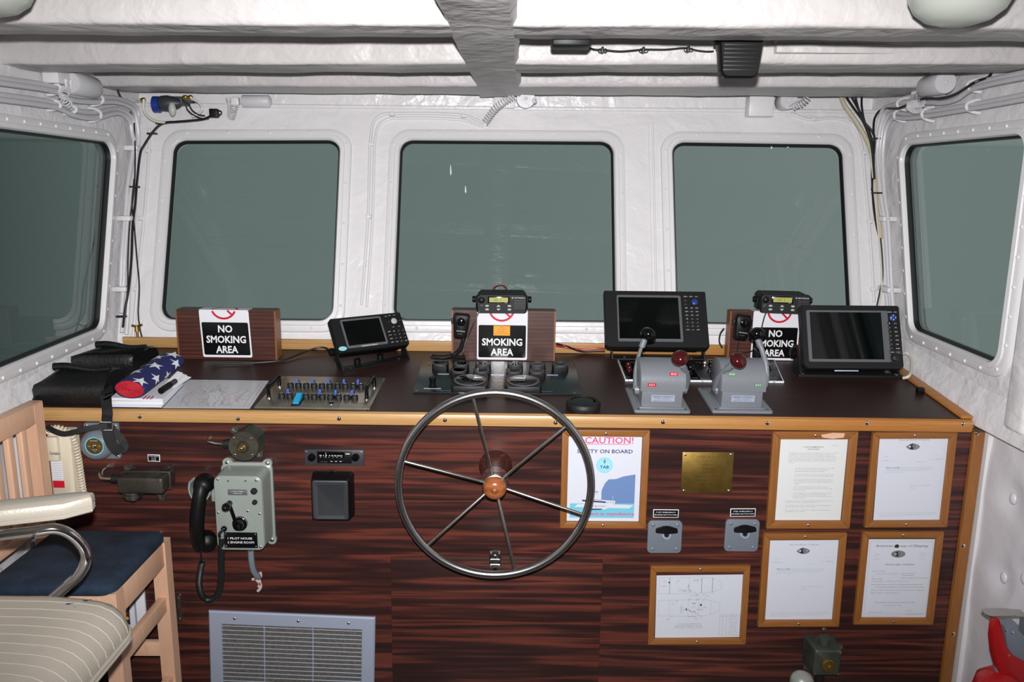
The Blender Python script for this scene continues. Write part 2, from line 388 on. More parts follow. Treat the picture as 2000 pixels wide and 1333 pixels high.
    def obj(s, name, parent=None, label=None, cat=None, group=None, kind=None, sharp=38, origin=None):
        if parent is None:
            W = s.fr @ Matrix.Translation(Vector(origin or (0, 0, 0)))
        else: W = WM[parent.name]
        inv = W.inverted() @ s.fr
        me = bpy.data.meshes.new(name); me.from_pydata([inv @ q for q in s.v], [], s.f)
        for q in s.mats: me.materials.append(q)
        me.polygons.foreach_set('material_index', s.m); me.polygons.foreach_set('use_smooth', [True] * len(s.f))
        me.validate(); me.set_sharp_from_angle(angle=radians(sharp)); me.update()
        o = bpy.data.objects.new(name, me); COL.objects.link(o)
        if parent is None: o.matrix_world = W
        else: o.parent = parent
        WM[o.name] = W; return tag(o, label, cat, group, kind)

def inset(poly, d):
    n = len(poly); out = []; area = sum(poly[i][0] * poly[(i + 1) % n][1] - poly[(i + 1) % n][0] * poly[i][1] for i in range(n)); sg = 1 if area > 0 else -1
    for i in range(n):
        p, q, r = Vector(poly[i - 1][:2]), Vector(poly[i][:2]), Vector(poly[(i + 1) % n][:2])
        a, b = (q - p).normalized(), (r - q).normalized()
        na, nb = Vector((-a.y, a.x)) * sg, Vector((-b.y, b.x)) * sg
        k = (na + nb); k = k / max(.25, (1 + na.dot(nb))); out.append((q.x + k.x * d, q.y + k.y * d))
    return out
def rpoly(poly, r, seg=6):
    """convex polygon with rounded corners, counter-clockwise"""
    out = []; n = len(poly)
    for i in range(n):
        p, q, t = Vector(poly[i - 1]), Vector(poly[i]), Vector(poly[(i + 1) % n])
        a, b = (p - q).normalized(), (t - q).normalized(); ang = a.angle(b); d = r / math.tan(ang / 2); c = q + (a + b).normalized() * (r / sin(ang / 2))
        s0, s1 = q + a * d - c, q + b * d - c; a0, a1 = atan2(s0.y, s0.x), atan2(s1.y, s1.x)
        da = (a1 - a0 + pi) % (2 * pi) - pi
        for k in range(seg + 1): out.append((c.x + r * cos(a0 + da * k / seg), c.y + r * sin(a0 + da * k / seg)))
    return out
def rrect(x0, x1, y0, y1, r, seg=6): return rpoly([(x0, y0), (x1, y0), (x1, y1), (x0, y1)], r, seg)
def rect_at(c, w, h, a): return [(c.x + p[0], c.y + p[1]) for p in (rot2(*q, a) for q in ((-w / 2, -h / 2), (w / 2, -h / 2), (w / 2, h / 2), (-w / 2, h / 2)))]
def sheet(fr, outer, holes, thick, mt, cuts=0):
    """plate with holes cut right through it, thickness behind its face"""
    bm = bmesh.new(); ed = []
    for loop in [outer] + holes:
        vv = [bm.verts.new((a, b, 0)) for a, b in loop]
        ed += [bm.edges.new((vv[i], vv[(i + 1) % len(vv)])) for i in range(len(vv))]
    bmesh.ops.triangle_fill(bm, use_beauty=True, use_dissolve=False, edges=ed, normal=(0, 0, 1))
    g = bmesh.ops.extrude_face_region(bm, geom=bm.faces[:])
    for q in g['geom']:
        if isinstance(q, bmesh.types.BMVert): q.co.z -= thick
    bmesh.ops.recalc_face_normals(bm, faces=bm.faces[:])
    mb = MB(fr); mb._bm(bm, mt); return mb
def dome(mb, x, y, z, r, mt, hh=None, n=12):
    hh = hh or r * .6
    mb.lathe([(r, 0), (r * .92, hh * .5), (r * .6, hh * .88), (0, hh)], (x, y, z), (0, 0, 1), mt, n)
def screw(parent, fr, x, y, z, r=.006, mt=None, name='screw'):
    mb = MB(fr); dome(mb, x, y, z, r, mt or CHROME); mb.line((x - r * .5, y), (x + r * .5, y), r * .25, z + r * .58, INK); return mb.obj(name, parent)
# ================================================================== the room
YZ = lambda y, z: (-y, z)                                     # right wall coordinates
wr_z = lambda z: 2.987 + (z - 1.127) * math.tan(RAKE)
win_r = [(2.28, 1.135), (2.79, 1.146), (3.005, 1.79), (2.28, 1.79)]
win_l = [(2.06, 1.108), (2.825, 1.126), (3.04, 1.776), (2.06, 1.79)]
side = [(-1.2, .935), (2.93, .935), (2.945, .99), (wr_z(1.936), 1.936), (3.31, 1.94), (3.31, 2.17), (-1.2, 2.17)]
CR = .05
def window(n, fr, poly, sp):
    """painted frame on the wall with its black gasket and pane"""
    mb = MB(fr); lp = lambda d: rpoly(inset(poly, -d) if d else poly, CR + d * .7, 7)
    L = [[(a, b, z) for a, b in lp(d)] for d, z in ((.046, 0), (.044, .010), (.038, .0135), (.022, .0145), (.020, .019), (.006, .021), (.001, .014), (.001, -.03))]
    mb.loft(L, WHITE2, cap0=False, cap1=False)
    path = lp(.030); per = []; acc = 0                     # row of painted bolts round the flange
    for a, b in zip(path, path[1:] + path[:1]):
        d = hypot(b[0] - a[0], b[1] - a[1]); t = sp - acc
        while t < d: per.append((a[0] + (b[0] - a[0]) * t / d, a[1] + (b[1] - a[1]) * t / d)); t += sp
        acc = (acc + d) % sp
    for x, y in per: dome(mb, x, y, .0138, .006, WHITE2, .005, 8)
    o = mb.obj('window_%d' % n, kind='structure')
    g = MB(fr); g.loft([[(a, b, z) for a, b in rpoly(inset(poly, d), CR - d, 7)] for d, z in ((-.002, .004), (.004, .006), (.007, -.004), (.007, -.012))], GASK, cap0=False, cap1=False); g.obj('gasket', o)
    q = MB(fr); q.flat(rpoly(inset(poly, .001), CR, 7), -.008, GLASS); q.obj('pane', o)
    return o
VH = .712
front_w = [[(-1.300, 0), (-.655, 0), (-.650, VH), (-1.294, VH - .008)], [(-.424, .002), (.417, .002), (.415, VH + .004), (-.414, VH + .002)], [(.651, 0), (1.312, -.008), (1.313, VH), (.647, VH + .004)]]
hole = lambda p: rpoly(p, CR, 7)
wf = sheet(WF, [(-1.48, -.112), (1.48, -.112), (1.48, .857), (-1.48, .857)], [hole(p) for p in front_w], .03, WHITE)
wf.push(WF.inverted())
wf.box(-1.5, 1.5, 3.255, 3.33, 1.925, 1.940, WHITE, .005); wf.box(-1.5, 1.5, 3.31, 3.35, 1.93, 2.17, WHITE)
wf.push(Matrix.Identity(4)); wf.tube([(.575, -.1, .001), (.572, .80, 0)], .005, WHITE, 6); wf.tube([(.560, -.1, 0), (.557, .80, 0)], .003, WHITE, 6)
wf.obj('wall_front', kind='structure')
wins = [window(i + 1, WF, p, .16) for i, p in enumerate(front_w)]
for k, pts in ((1, ((880, 322), (880.5, 342))), (1, ((909, 363), (909.5, 377))), (2, ((1507, 283), (1507, 291))), (2, ((1538.5, 283), (1539, 289)))):
    a, b = on(WF, *pts[0], -.006), on(WF, *pts[1], -.006); mb = MB(WF); mb.loft([[(a.x + (b.x - a.x) * u + w * cos(q), a.y + (b.y - a.y) * u, -.0065 + .6 * w * sin(q)) for q in [pi * j / 3 for j in range(6)]] for u, w in ((0, .0008), (.3, .0022), (.8, .0034), (1, .0012))], DRIP); mb.obj('paint_drip', wins[k])
rg = random.Random(3)
for k, w in enumerate(wins):                                   # fine wiper scratches in the panes
    mb = MB(WF); p = front_w[k]; x0, x1 = p[0][0] + .06, p[1][0] - .06
    for j in range(13):
        cx, cy, R_, a0 = rg.uniform(x0, x1), rg.uniform(-.7, -.2), rg.uniform(.5, 1.1), rg.uniform(.8, 2.0); da = rg.uniform(.05, .22); pr = None
        for i in range(9):
            a = a0 + da * i / 8; q = (cx + R_ * cos(a), cy + R_ * sin(a))
            if pr and x0 < q[0] < x1 and .05 < q[1] < VH - .06 and x0 < pr[0] < x1 and .05 < pr[1] < VH - .06: mb.line(pr, q, .0011, -.0072, SCR)
            pr = q
    if mb.v: mb.obj('scratches', w)
wr = sheet(RF, [YZ(*q) for q in reversed(side)], [rpoly([YZ(*q) for q in reversed(win_r)], CR, 7)], .04, WHITE)
wr_o = wr.obj('wall_right', kind='structure')
wl_ = sheet(LF, side, [rpoly(win_l, CR, 7)], .04, WHITE); wl_o = wl_.obj('wall_left', kind='structure')
window(4, RF, [YZ(*q) for q in reversed(win_r)], .085); window(5, LF, win_l, .085)
for nm, sg in (('trim_1', 1), ('trim_2', -1)):               # thick sill bands between counter and side windows
    mb = MB(); x0 = 1.436 * sg; x1 = 1.47 * sg; N = 40; L = []
    for i in range(N + 1):
        y = 1.0 + (2.935 - 1.0) * i / N; w = noise.noise(Vector((y * 9, sg * 4, 0))) * .006; w2 = noise.noise(Vector((y * 14, sg * 9, 3))) * .006
        zz = .930 + max(0, y - 2.35) * .1
        L.append([(x0, y, zz), (x0 + sg * .0, y, zz + .055), (x0 + sg * (.012 + w2), y, zz + .062), (1.452 * sg, y, zz + .098 + w), (x1, y, zz + .13), (x1, y, zz)])
    mb.loft(L, WHITE); mb.obj(nm, kind='structure', sharp=60)
mb = MB(RF); mb.box(-2.19, -2.10, .97, 2.15, 0, .035, WHITE, .014, 3); mb.box(-2.03, -1.97, .97, 2.15, 0, .05, WHITE, .02, 3); mb.obj('trim_3', kind='structure')
# quilted lining below the sill, dimpled at its buttons
for nm, sg, par in (('quilted_lining', 1, wr_o), ('quilted_lining', -1, wl_o)):
    mb = MB(); X = 1.502; bt = []
    for px in ((1957, 1129), (1997, 1131), (1943, 1326), (1975, 975)):
        d = ray(*px); q = EYE + d * (X / d.x); bt.append((q.y, q.z))
    bt += [(1.5, .3), (1.5, .6), (1.2, .45)]
    NY, NZ = 70, 60; v = []; f = []
    for i in range(NY + 1):
        for j in range(NZ + 1):
            y = 1.0 + 1.372 * i / NY; z = FZ + .002 + (.928 - FZ) * j / NZ
            h = .010 * noise.noise(Vector((y * 4, z * 4, sg * 2))) + .003 * noise.noise(Vector((y * 15, z * 12, 5)))
            for b in bt: h += -.018 * math.exp(-((y - b[0]) ** 2 + (z - b[1]) ** 2) / .0025)
            v.append((sg * (X - h), y, z))
    for i in range(NY):
        for j in range(NZ):
            a = i * (NZ + 1) + j; f.append((a, a + NZ + 1, a + NZ + 2, a + 1))
    mb.add(v, f, QUILT)
    for b in bt: mb.ell((sg * (X + .006), b[0], b[1]), (.008, .015, .018), QUILT, 12, 8)
    mb.box(min(sg * 1.49, sg * 1.51), max(sg * 1.49, sg * 1.51), 2.345, 2.372, 0, .93, WHITE2)
    mb.obj(nm, par)
mb = MB(); mb.box(-1.7, 1.7, -1.3, 3.3, FZ - .05, FZ, FLOORM); mb.obj('floor', kind='structure')
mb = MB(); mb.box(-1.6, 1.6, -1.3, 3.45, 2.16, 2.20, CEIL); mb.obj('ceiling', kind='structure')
mb = MB(); mb.box(-1.7, 1.7, -1.30, -1.22, FZ + .001, 2.2, REAR); mb.obj('wall_rear', kind='structure')
for nm, sg in (('wall_lower_left', -1), ('wall_lower_right', 1)):
    mb = MB(); mb.box(min(sg * 1.525, sg * 1.56), max(sg * 1.525, sg * 1.56), -1.21, 3.0, FZ + .001, .93, REAR); mb.obj(nm, kind='structure')

# deck beams and the fore-and-aft girder, lumpy with paint
def beam(name, ya, yb, x0=-1.47, x1=1.47, zb=1.97, seed=0):
    """ya, yb: near and far lower edges as functions of x"""
    mb = MB(); L = []; N = 90
    for i in range(N + 1):
        x = x0 + (x1 - x0) * i / N; w = lambda k, a: a * (noise.noise(Vector((x * 5 + seed, k * 7.3, 1))) + .5 * noise.noise(Vector((x * 17 + seed, k * 3.1, 6))))
        a, b = ya(x), yb(x)
        f_ = w(3, .006); g_ = w(4, .004)
        L.append([(x, a - .002 + w(1, .004), 2.17), (x, a - .004 + f_, zb + .06 + g_), (x, a - .002 + f_, zb + .012 + g_), (x, a + .001 + f_, zb + .003 + g_), (x, a + .007 + f_, zb - .001 + g_ * .6), (x, a + .022, zb + w(5, .002)),
                  (x, (a + b) / 2, zb - .001 + w(6, .003)), (x, b - .010, zb + w(7, .003)), (x, b + w(8, .005), zb + .008 + w(9, .004)), (x, b + .004, zb + .03), (x, b + .004, 2.17)])
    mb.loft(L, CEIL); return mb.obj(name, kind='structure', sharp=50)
lin = lambda a, b: (lambda x: a + (b - a) * (x + .7) / 1.4)
beam('ceiling_beam', lin(1.785, 1.748), lin(1.938, 1.916), seed=1)
beam('ceiling_beam', lin(2.372, 2.275), lin(2.56, 2.462), seed=5)
beam('ceiling_beam', lin(2.91, 2.81), lin(3.15, 3.105), seed=9)
beam('ceiling_beam', lin(1.20, 1.20), lin(1.36, 1.36), seed=13)
mb = MB(); L = []                                            # girder under the beams
ga = [on(BF, *q) for q in ((846, 0), (866, 40), (880, 78), (906, 126), (926, 166), (932, 187))]; gb = [on(BF, *q) for q in ((1008, 0), (1009, 40), (1014, 78), (1013, 126), (1018, 168), (1022, 187))]
ga = [Vector((ga[0].x + .01, .6, 0))] + ga; gb = [Vector((gb[0].x - .01, .6, 0))] + gb
for a, b in zip(smooth_path(ga, 6), smooth_path(gb, 6)):
    w = lambda k: .004 * noise.noise(Vector((a.y * 9, k * 5, 2)))
    L.append([(a.x, a.y, 2.17), (a.x + w(1), a.y, 1.985), (a.x + .012, a.y, 1.966 + w(2)), (b.x - .012, b.y, 1.966 + w(3)), (b.x + w(4), b.y, 1.985), (b.x, b.y, 2.17)])
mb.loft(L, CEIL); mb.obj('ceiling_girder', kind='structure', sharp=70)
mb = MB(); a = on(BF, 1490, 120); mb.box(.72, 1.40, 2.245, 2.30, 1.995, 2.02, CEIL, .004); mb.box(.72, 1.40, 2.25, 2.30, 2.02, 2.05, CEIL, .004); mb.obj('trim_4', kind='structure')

# ================================================================== the console
helm = thing('helm_console', 'long rosewood laminate helm console with sloping top and oak edging', 'console', PF)
mb = MB(PF); mb.prism([(-1.447, FZ + .016), (1.447, FZ + .016), (1.447, .912), (1.434, .912), (1.434, .945), (-1.434, .945), (-1.434, .912), (-1.447, .912)], -.03, 0, ROSE); mb.obj('front_panel', helm)
mb = MB(CF); mb.box(-1.43, 1.43, 0, .603, -.028, 0, TOP); mb.obj('countertop', helm)
mb = MB(PF); L = []                                          # bullnose along the front edge
for i in range(41):
    x = -1.425 + 2.85 * i / 40
    L.append([(x, z, y) for y, z in ((0, .9125), (.024, .9125), (.032, .917), (.036, .930), (.036, .942), (.033, .951), (.024, .9568), (.012, .9580), (0, .9585))])
mb.loft(L, OAK); ft = mb.obj('front_trim', helm)
for x, y in ((273, 814), (465, 818), (662, 818), (869, 821), (1085, 826), (1295, 825), (1499, 827), (1694, 827), (1882, 829)):
    q = on(PF, x, y, .036); screw(ft, PF, q.x, q.y, .0355, .007)
mb = MB(CF); mb.box(-1.43, 1.43, .590, .603, 0, .040, OAK, .004); mb.obj('back_trim', helm)
for sg in (-1, 1):
    if sg > 0: mb = MB(CF); mb.box(1.396, 1.434, -.004, .588, 0, .010, OAK, .004); mb.obj('side_trim', helm)
    mb = MB(PF); mb.box(min(sg * 1.447, sg * 1.483), max(sg * 1.447, sg * 1.483), FZ + .016, .912, -.04, .012, OAKV, .004); po = mb.obj('corner_post', helm)
    if sg > 0:
        for x, y in ((1909, 847), (1882, 1067), (1862, 1239)): q = on(PF, x, y, .012); screw(po, PF, min(1.472, q.x), q.y, .0115, .007)
mb = MB(PF); a = on(PF, 763, 1089, .004); b = on(PF, 1178, 1089, .004)
mb.box(a.x, b.x, FZ + .04, a.y, .0005, .005, ROSEP, .0015); hatch = mb.obj('access_panel', helm)
mb = MB(PF); q = on(PF, 967, 1093, .01); x, y = q.x, q.y     # over-centre latch
mb.box(x - .017, x + .017, y - .030, y + .028, .005, .010, CHROME, .002)
for dx in (-.013, .013):
    mb.box(x + dx - .006, x + dx + .006, y - .028, y + .028, .010, .016, CHROME, .002)
    for dy in (-.022, .0, .022): dome(mb, x + dx, y + dy, .016, .0045, CHROME)
mb.cyl((x - .012, y + .004, .018), (x + .012, y + .004, .018), .005, None, CHROME); mb.box(x - .006, x + .006, y - .012, y + .016, .012, .022, CHROME, .002); mb.cyl((x - .014, y - .016, .014), (x + .014, y - .016, .014), .004, None, CHROME)
mb.box(x - .006, x + .006, y - .048, y - .028, .005, .009, BLACK); mb.obj('latch', hatch)
# ================================================================== on the console face
# steering wheel: flange and shaft on the face, coned hub, six rod spokes, tube rim
WY = 2.37 - 2.20
wc = on(PF, 966.5, 949.5, WY)
wheel = thing('steering_wheel', 'stainless steel steering wheel with six rod spokes and wooden hub', 'steering wheel', PF, (wc.x, wc.y, 0))
mb = MB(PF); mb.lathe([(.052, .0006), (.052, .010), (.044, .022), (.040, .10), (.040, .118), (.026, .126), (.026, .150), (0, .150)], (wc.x, wc.y, 0), (0, 0, 1), ROSE2, 32); mb.obj('shaft_boss', wheel)
for x, y in ((948, 907), (987, 907)):
    q = on(PF, x, y, .012); mb = MB(PF); mb.lathe([(.018, .0006), (.018, .006), (.013, .010), (.013, .020), (.009, .027), (0, .029)], (q.x, q.y, 0), (0, 0, 1), CHROME, 20); mb.obj('mounting_bolt', wheel)
mb = MB(PF); N = 96; R = .281
mb.tube([(wc.x + R * cos(2 * pi * i / N), wc.y + R * sin(2 * pi * i / N), WY) for i in range(N)], .0115, STEELD, 14, closed=True); mb.obj('rim', wheel)
mb = MB(PF); mb.lathe([(.030, -.03), (.036, -.02), (.036, .010), (.028, .014), (0, .014)], (wc.x, wc.y, WY), (0, 0, 1), STEEL, 28); mb.obj('hub', wheel)
for x, y in ((924.6, 780), (1103, 835), (1140, 1006), (1006.7, 1120), (832, 1069), (789, 901.5)):
    q = on(PF, x, y, WY); d = Vector((q.x - wc.x, q.y - wc.y, 0)).normalized()
    mb = MB(PF); mb.tube([(wc.x + d.x * .026, wc.y + d.y * .026, WY - .012), (wc.x + d.x * .040, wc.y + d.y * .040, WY - .006), (wc.x + d.x * .275, wc.y + d.y * .275, WY)], .0048, STEEL, 10); mb.obj('spoke', wheel)
mb = MB(PF); mb.lathe([(.033, .008), (.0345, .014), (.033, .024), (.026, .034), (.016, .039), (.012, .039), (.009, .043), (.004, .046), (0, .0465)], (wc.x, wc.y, WY), (0, 0, 1), WOODK, 32); mb.obj('hub_cap', wheel)

# framed papers -----------------------------------------------------------
def framed(name, label, o4, p4, draw, group=None, mt=PAPER, h=.014, patch=None, cat='framed notice'):
    """oak frame screwed to the console; draw(mb, w, h) prints on the sheet in its own metres"""
    c, w, hh, a = fit(PF, *o4, h); p, pw, ph, pa = fit(PF, *p4, .003)
    FR = PF @ Matrix.Translation(Vector((c.x, c.y, 0))) @ Matrix.Rotation(a, 4, 'Z')
    t = thing(name, label, cat, FR, (0, 0, 0), group)
    b = .5 * (w - pw) * .95; b = max(.018, min(.034, b))
    for sx_, sy_, mt_ in ((0, 1, OAKF), (0, -1, OAKF), (1, 0, OAKV), (-1, 0, OAKV)):
        mb = MB(FR); w2, h2 = w / 2, hh / 2
        if sy_: base = [(-w2, sy_ * h2), (w2, sy_ * h2), (w2 - b, sy_ * (h2 - b)), (-w2 + b, sy_ * (h2 - b))]
        else: base = [(sx_ * w2, -h2), (sx_ * w2, h2), (sx_ * (w2 - b), h2 - b), (sx_ * (w2 - b), -h2 + b)]
        ar = sum(base[i][0] * base[(i + 1) % 4][1] - base[(i + 1) % 4][0] * base[i][1] for i in range(4))
        if ar < 0: base = base[::-1]
        mb.prism(base, .0006, h, mt_, .002)
        if patch and sy_ > 0: mb.flat([(q[0] * w, h2 - b * .5 + q[1] * b) for q in patch], h + .0003, BEECH)
        r = mb.obj('frame_rail', t)
        if sy_: screw(r, FR, 0, sy_ * (h2 - b * .5), h - .0005, .0045, STEEL)
    mb = MB(FR); mb.box(-w2 + b * .6, w2 - b * .6, -h2 + b * .6, h2 - b * .6,   .0006, .0016, ROSE2); mb.obj('backing', t)
    q = rot2(p.x - c.x, p.y - c.y, -a); mb = MB(FR @ Matrix.Translation(Vector((q[0], q[1], 0))) @ Matrix.Rotation(pa - a, 4, 'Z'))
    mb.box(-pw / 2, pw / 2, -ph / 2, ph / 2, .0017, .0026, mt); draw(mb, pw, ph, .0029); mb.obj('sheet', t)
    return t
def para(mb, lines, x, y, z, lh, cap, ink, wmax=None):
    for i, s_ in enumerate(lines):
        if s_: mb.text(s_, x, y - i * lh, z, ink, h=cap, align='L', res=1, w=wmax[i] if wmax else None)

def caution(mb, w, h, z):
    mb.text('CAUTION!', .012, h * .452, z, PINK, h=.021, w=w * .66, bold=.014); mb.line((-w * .30, h * .408), (w * .335, h * .408), .0018, z, PINK)
    mb.text('SAFETY ON BOARD', 0, h * .325, z, NAVYP, h=.0125, w=w * .76, bold=.016)
    cy = h * .165; mb.disc(0, cy, z, .026, SKYB, 36); mb.ringf(0, cy, z + .0001, .024, .025, SEAB)
    for k in range(12):
        a = 2 * pi * k / 12; mb.line((.018 * cos(a), cy + .018 * sin(a)), (.022 * cos(a), cy + .022 * sin(a)), .0007, z + .0002, INKL)
    mb.flat([(-.004, cy + .012), (0, cy + .004), (.004, cy + .012), (0, cy + .021)], z + .0002, INKL); mb.text('TAB', 0, cy - .006, z + .0003, NAVYP, h=.0095, w=.028, bold=.02)
    yb = -h * .285; R_ = w * .43
    mb.flat([(-.01, yb), (R_, yb), (R_, h * .06), (w * .26, h * .035), (w * .17, h * .005), (.015, 0), (.004, -.012), (-.006, -.035)], z, HILL)
    mb.flat([(-w * .46, -h * .455), (R_, -h * .455), (R_, yb), (-w * .46, yb)], z, SEAB)
    mb.flat([(-w * .4, yb - .012), (w * .36, yb - .016), (w * .42, yb - .005), (w * .2, yb - .003), (-w * .35, yb - .002)], z + .0002, PAPER)
    hx, hy = -w * .27, yb - .003                              # the little tug
    mb.flat([(hx, hy), (hx + .012, hy - .018), (hx + .07, hy - .016), (hx + .098, hy + .004), (hx + .10, hy + .012), (hx - .008, hy + .020)], z + .0003, PAPER)
    mb.flat([(hx - .004, hy + .010), (hx + .07, hy + .005), (hx + .07, hy + .010), (hx - .006, hy + .016)], z + .0004, NAVYP)
    mb.flat([(hx + .010, hy - .014), (hx + .06, hy - .014), (hx + .055, hy - .018), (hx + .014, hy - .019)], z + .0004, NAVYP)
    mb.flat([(hx + .002, hy + .019), (hx + .055, hy + .014), (hx + .055, hy + .034), (hx + .012, hy + .036), (hx + .010, hy + .048), (hx + .002, hy + .050)], z + .0003, PAPER)
    mb.flat([(hx + .014, hy + .036), (hx + .045, hy + .034), (hx + .043, hy + .047), (hx + .016, hy + .048)], z + .0003, PAPER)
    for k in range(4): mb.flat([(hx + .018 + k * .007, hy + .039), (hx + .022 + k * .007, hy + .039), (hx + .022 + k * .007, hy + .045), (hx + .018 + k * .007, hy + .045)], z + .0005, INKL)
    for k in range(3): mb.disc(hx + .076 + k * .008, hy + .007, z + .0005, .0015, INK, 8)
    mb.line((hx + .02, hy + .048), (hx + .024, hy + .072), .0008, z + .0005, INKL); mb.line((hx + .034, hy + .048), (hx + .038, hy + .066), .0008, z + .0005, PAPER); mb.line((hx + .09, hy + .012), (hx + .092, hy + .034), .0008, z + .0005, PAPER); mb.flat([(hx + .092, hy + .034), (hx + .097, hy + .032), (hx + .0915, hy + .026)], z + .0005, PINK)
    mb.text('TUB 719001', hx + .048, hy - .006, z + .0005, INK, h=.0055, w=.042, res=1)
    mb.text('Equipment is mandatory', 0, -h * .405, z + .0006, PINK, h=.0105, w=w * .88, bold=.02)
framed('framed_poster', 'oak-framed CAUTION poster with a blue tug picture, half behind the steering wheel', [(1098, 841), (1271, 841.5), (1260, 1034), (1093.5, 1032)], [(1110, 852), (1254.5, 853), (1247, 1020), (1107.5, 1019)], caution, cat='framed poster')

def stability(mb, w, h, z):
    L = -w * .35; c = .0022; lh = .0052
    mb.text('April 3, 1981', w * .36, h * .405, z, INK, h=.0024, align='R', res=1)
    mb.text('71 FOOT HARBOR TUG', 0, h * .385, z, INK, h=.0035, w=.062, res=1, bold=.02); mb.text('TG-71-9501', 0, h * .360, z, INK, h=.0035, w=.036, res=1, bold=.02)
    W_ = w * .72
    para(mb, ['A stability test supervised by the U.S. Navy was performed on the 71', 'foot Harbor Tug, TG-71-9501, at Morgan City, Louisiana, on 19', 'March, 1981. On the basis of this test, stability calculations have', 'been performed. Results indicate that the stability of the vessel, as', 'presently outfitted and equipped, is satisfactory for operation as a', 'harbor tug in Truk, Micronesia, provided the following restrictions'], L, h * .315, z, lh, c, INK, [W_, W_ * .93, W_ * .96, W_ * .98, W_ * .97, W_ * .96])
    mb.text('are adhered to:', L, h * .315 - 6 * lh, z, INK, h=c, align='L', res=1)
    y = h * .135
    for k, ls in enumerate((['A maximum of 8 persons may be carried. In no case shall', 'this number be exceeded without increasing the', 'lifesaving equipment onboard accordingly.'], ['The drafts shall not exceed 5 feet 7-1/4 inches forward', 'from zero or 9 feet 9-1/4 inches aft (appendage draft).'], ['The forward ballast tank shall be pressed full when in', 'the towing mode. The aux tanks shall not be allowed to', 'exceed the limits of the guides on the deck surface when', 'towing.'], ['The forward ballast tank shall be either empty or', 'pressed full. The ballast tank shall not be slack in any', 'mode of operation.'], ['The watertight door in the bulkhead at frame 12 shall', 'be closed and properly dogged at all times when', 'underway except for brief periods when actually being', 'used for transit.'])):
        mb.text('%d.' % (k + 1), L + .012, y, z, INK, h=c, align='L', res=1); para(mb, ls, L + .022, y, z, lh, c, INK, [w * .58 * min(1, len(q) / 54) for q in ls]); y -= lh * (len(ls) + .95)
    para(mb, ["It shall be the master's responsibility to maintain the vessel in a", 'satisfactory stability condition at all times.', '', 'This stability letter shall be posted under suitable transparent', 'material in the pilot house of the vessel.', '', 'This stability letter is valid only so long as the vessel present', 'configuration is not altered.'], L, y, z, lh, c, INK, [W_, W_ * .66, None, W_ * .95, W_ * .62, None, W_ * .96, W_ * .42])
framed('framed_letter', 'chipped oak frame holding a densely typed stability letter, narrower than its frame', [(1512, 843.5), (1677, 844), (1660, 1033.6), (1496, 1034)], [(1525, 854), (1656, 855), (1642, 1019), (1511, 1019)], stability, 'framed papers on the console', PAPER2, patch=[(.08, -.25), (.2, -.4), (.33, -.25), (.34, .3), (.2, .35), (.06, .1)], cat='framed letter')
def eagle(mb, x, y, z, s):
    mb.flat([(x - s, y), (x - .75 * s, y - .3 * s), (x - .2 * s, y - .5 * s), (x + .4 * s, y - .5 * s), (x + .85 * s, y - .3 * s), (x + s, y), (x + .7 * s, y + .3 * s), (x + .1 * s, y + .48 * s), (x - .5 * s, y + .35 * s)], z, INKL)
    mb.flat([(x - .45 * s, y - .38 * s), (x + .05 * s, y - .45 * s), (x + .12 * s, y + .1 * s), (x - .02 * s, y + .5 * s), (x - .45 * s, y + .36 * s), (x - .62 * s, y)], z + .0002, INK)
    for k in range(7): a = -1 + k * .33; mb.line((x + a * s * .8, y - .1 * s), (x + a * s, y + (.28 - abs(a) * .2) * s), s * .05, z + .0003, PAPER if k % 2 else INK)
    mb.flat([(x - .62 * s, y + .02 * s), (x - .35 * s, y + .2 * s), (x - .30 * s, y - .05 * s), (x - .45 * s, y - .2 * s)], z + .0003, PAPER)
def shipping(big):
    def f(mb, w, h, z):
        mb.text('American Bureau of Shipping', 0, h * (.472 if big else .447), z, INKL, h=.0048, w=w * .43, res=1, shear=.1); eagle(mb, -.002, h * (.392 if big else .37), z, .0215)
        y = h * .275; mb.text('Certificate No.', -w * .43, y, z, INKL, h=.0022, align='L', res=1); mb.text('Date of', w * .33, y + .003, z, INKL, h=.0022, align='L', res=1)
        mb.text('TS 1-95014', -w * .42, y - .011, z, INKL, h=.0022, align='L', res=1); mb.line((-w * .46, y - .0135), (-w * .27, y - .0135), .0004, z, INKL); mb.text('Morgan City, La.', w * .44, y - .009, z, INKL, h=.0022, align='R', res=1); mb.line((w * .24, y - .0115), (w * .46, y - .0115), .0004, z, INKL)
        mb.text('DATE  April 22, 1981', w * .06, y - .018, z, INKL, h=.0022, align='L', res=1)
        y = h * .145; mb.text('This is to Certify', -w * .38, y, z, INK, h=.0036, w=.044, align='L', res=1, bold=.02)
        para(mb, ['that at the request of the owner the undersigned', 'surveyor did examine the hull and machinery of the vessel and found same to be in', 'good condition and in accordance with the rules of this bureau, all as required', 'by the owners agent.'], -w * .38, y, z, .005, .0019, INKL, [.001, w * .70, w * .64, w * .24])
        mb.text('that at the request of the owner the undersigned', -w * .16, y, z, INKL, h=.0019, w=w * .47, align='L', res=1)
        mb.line((0, -h * .075), (w * .3, -h * .075), .0005, z, INKL); mb.text('Surveyor', 0, -h * .092, z, INKL, h=.0022, align='L', res=1); mb.text('R. A. Pardue', 0, -h * .112, z, INKL, h=.0024, align='L', res=1)
        para(mb, ['NOTE: This certificate is governed by the terms and conditions on the reverse side hereof and is issued upon the rules of', 'the bureau, and nothing in it shall be deemed to relieve any designer, builder, owner, manufacturer, seller, supplier or', 'other person of any warranty express or implied. This certificate evidences compliance with the rules and other', 'applicable requirements at the time of survey.'], -w * .42, -h * .405, z, .0042, .0015, INKL, [w * .84, w * .84, w * .78, w * .3])
    return f
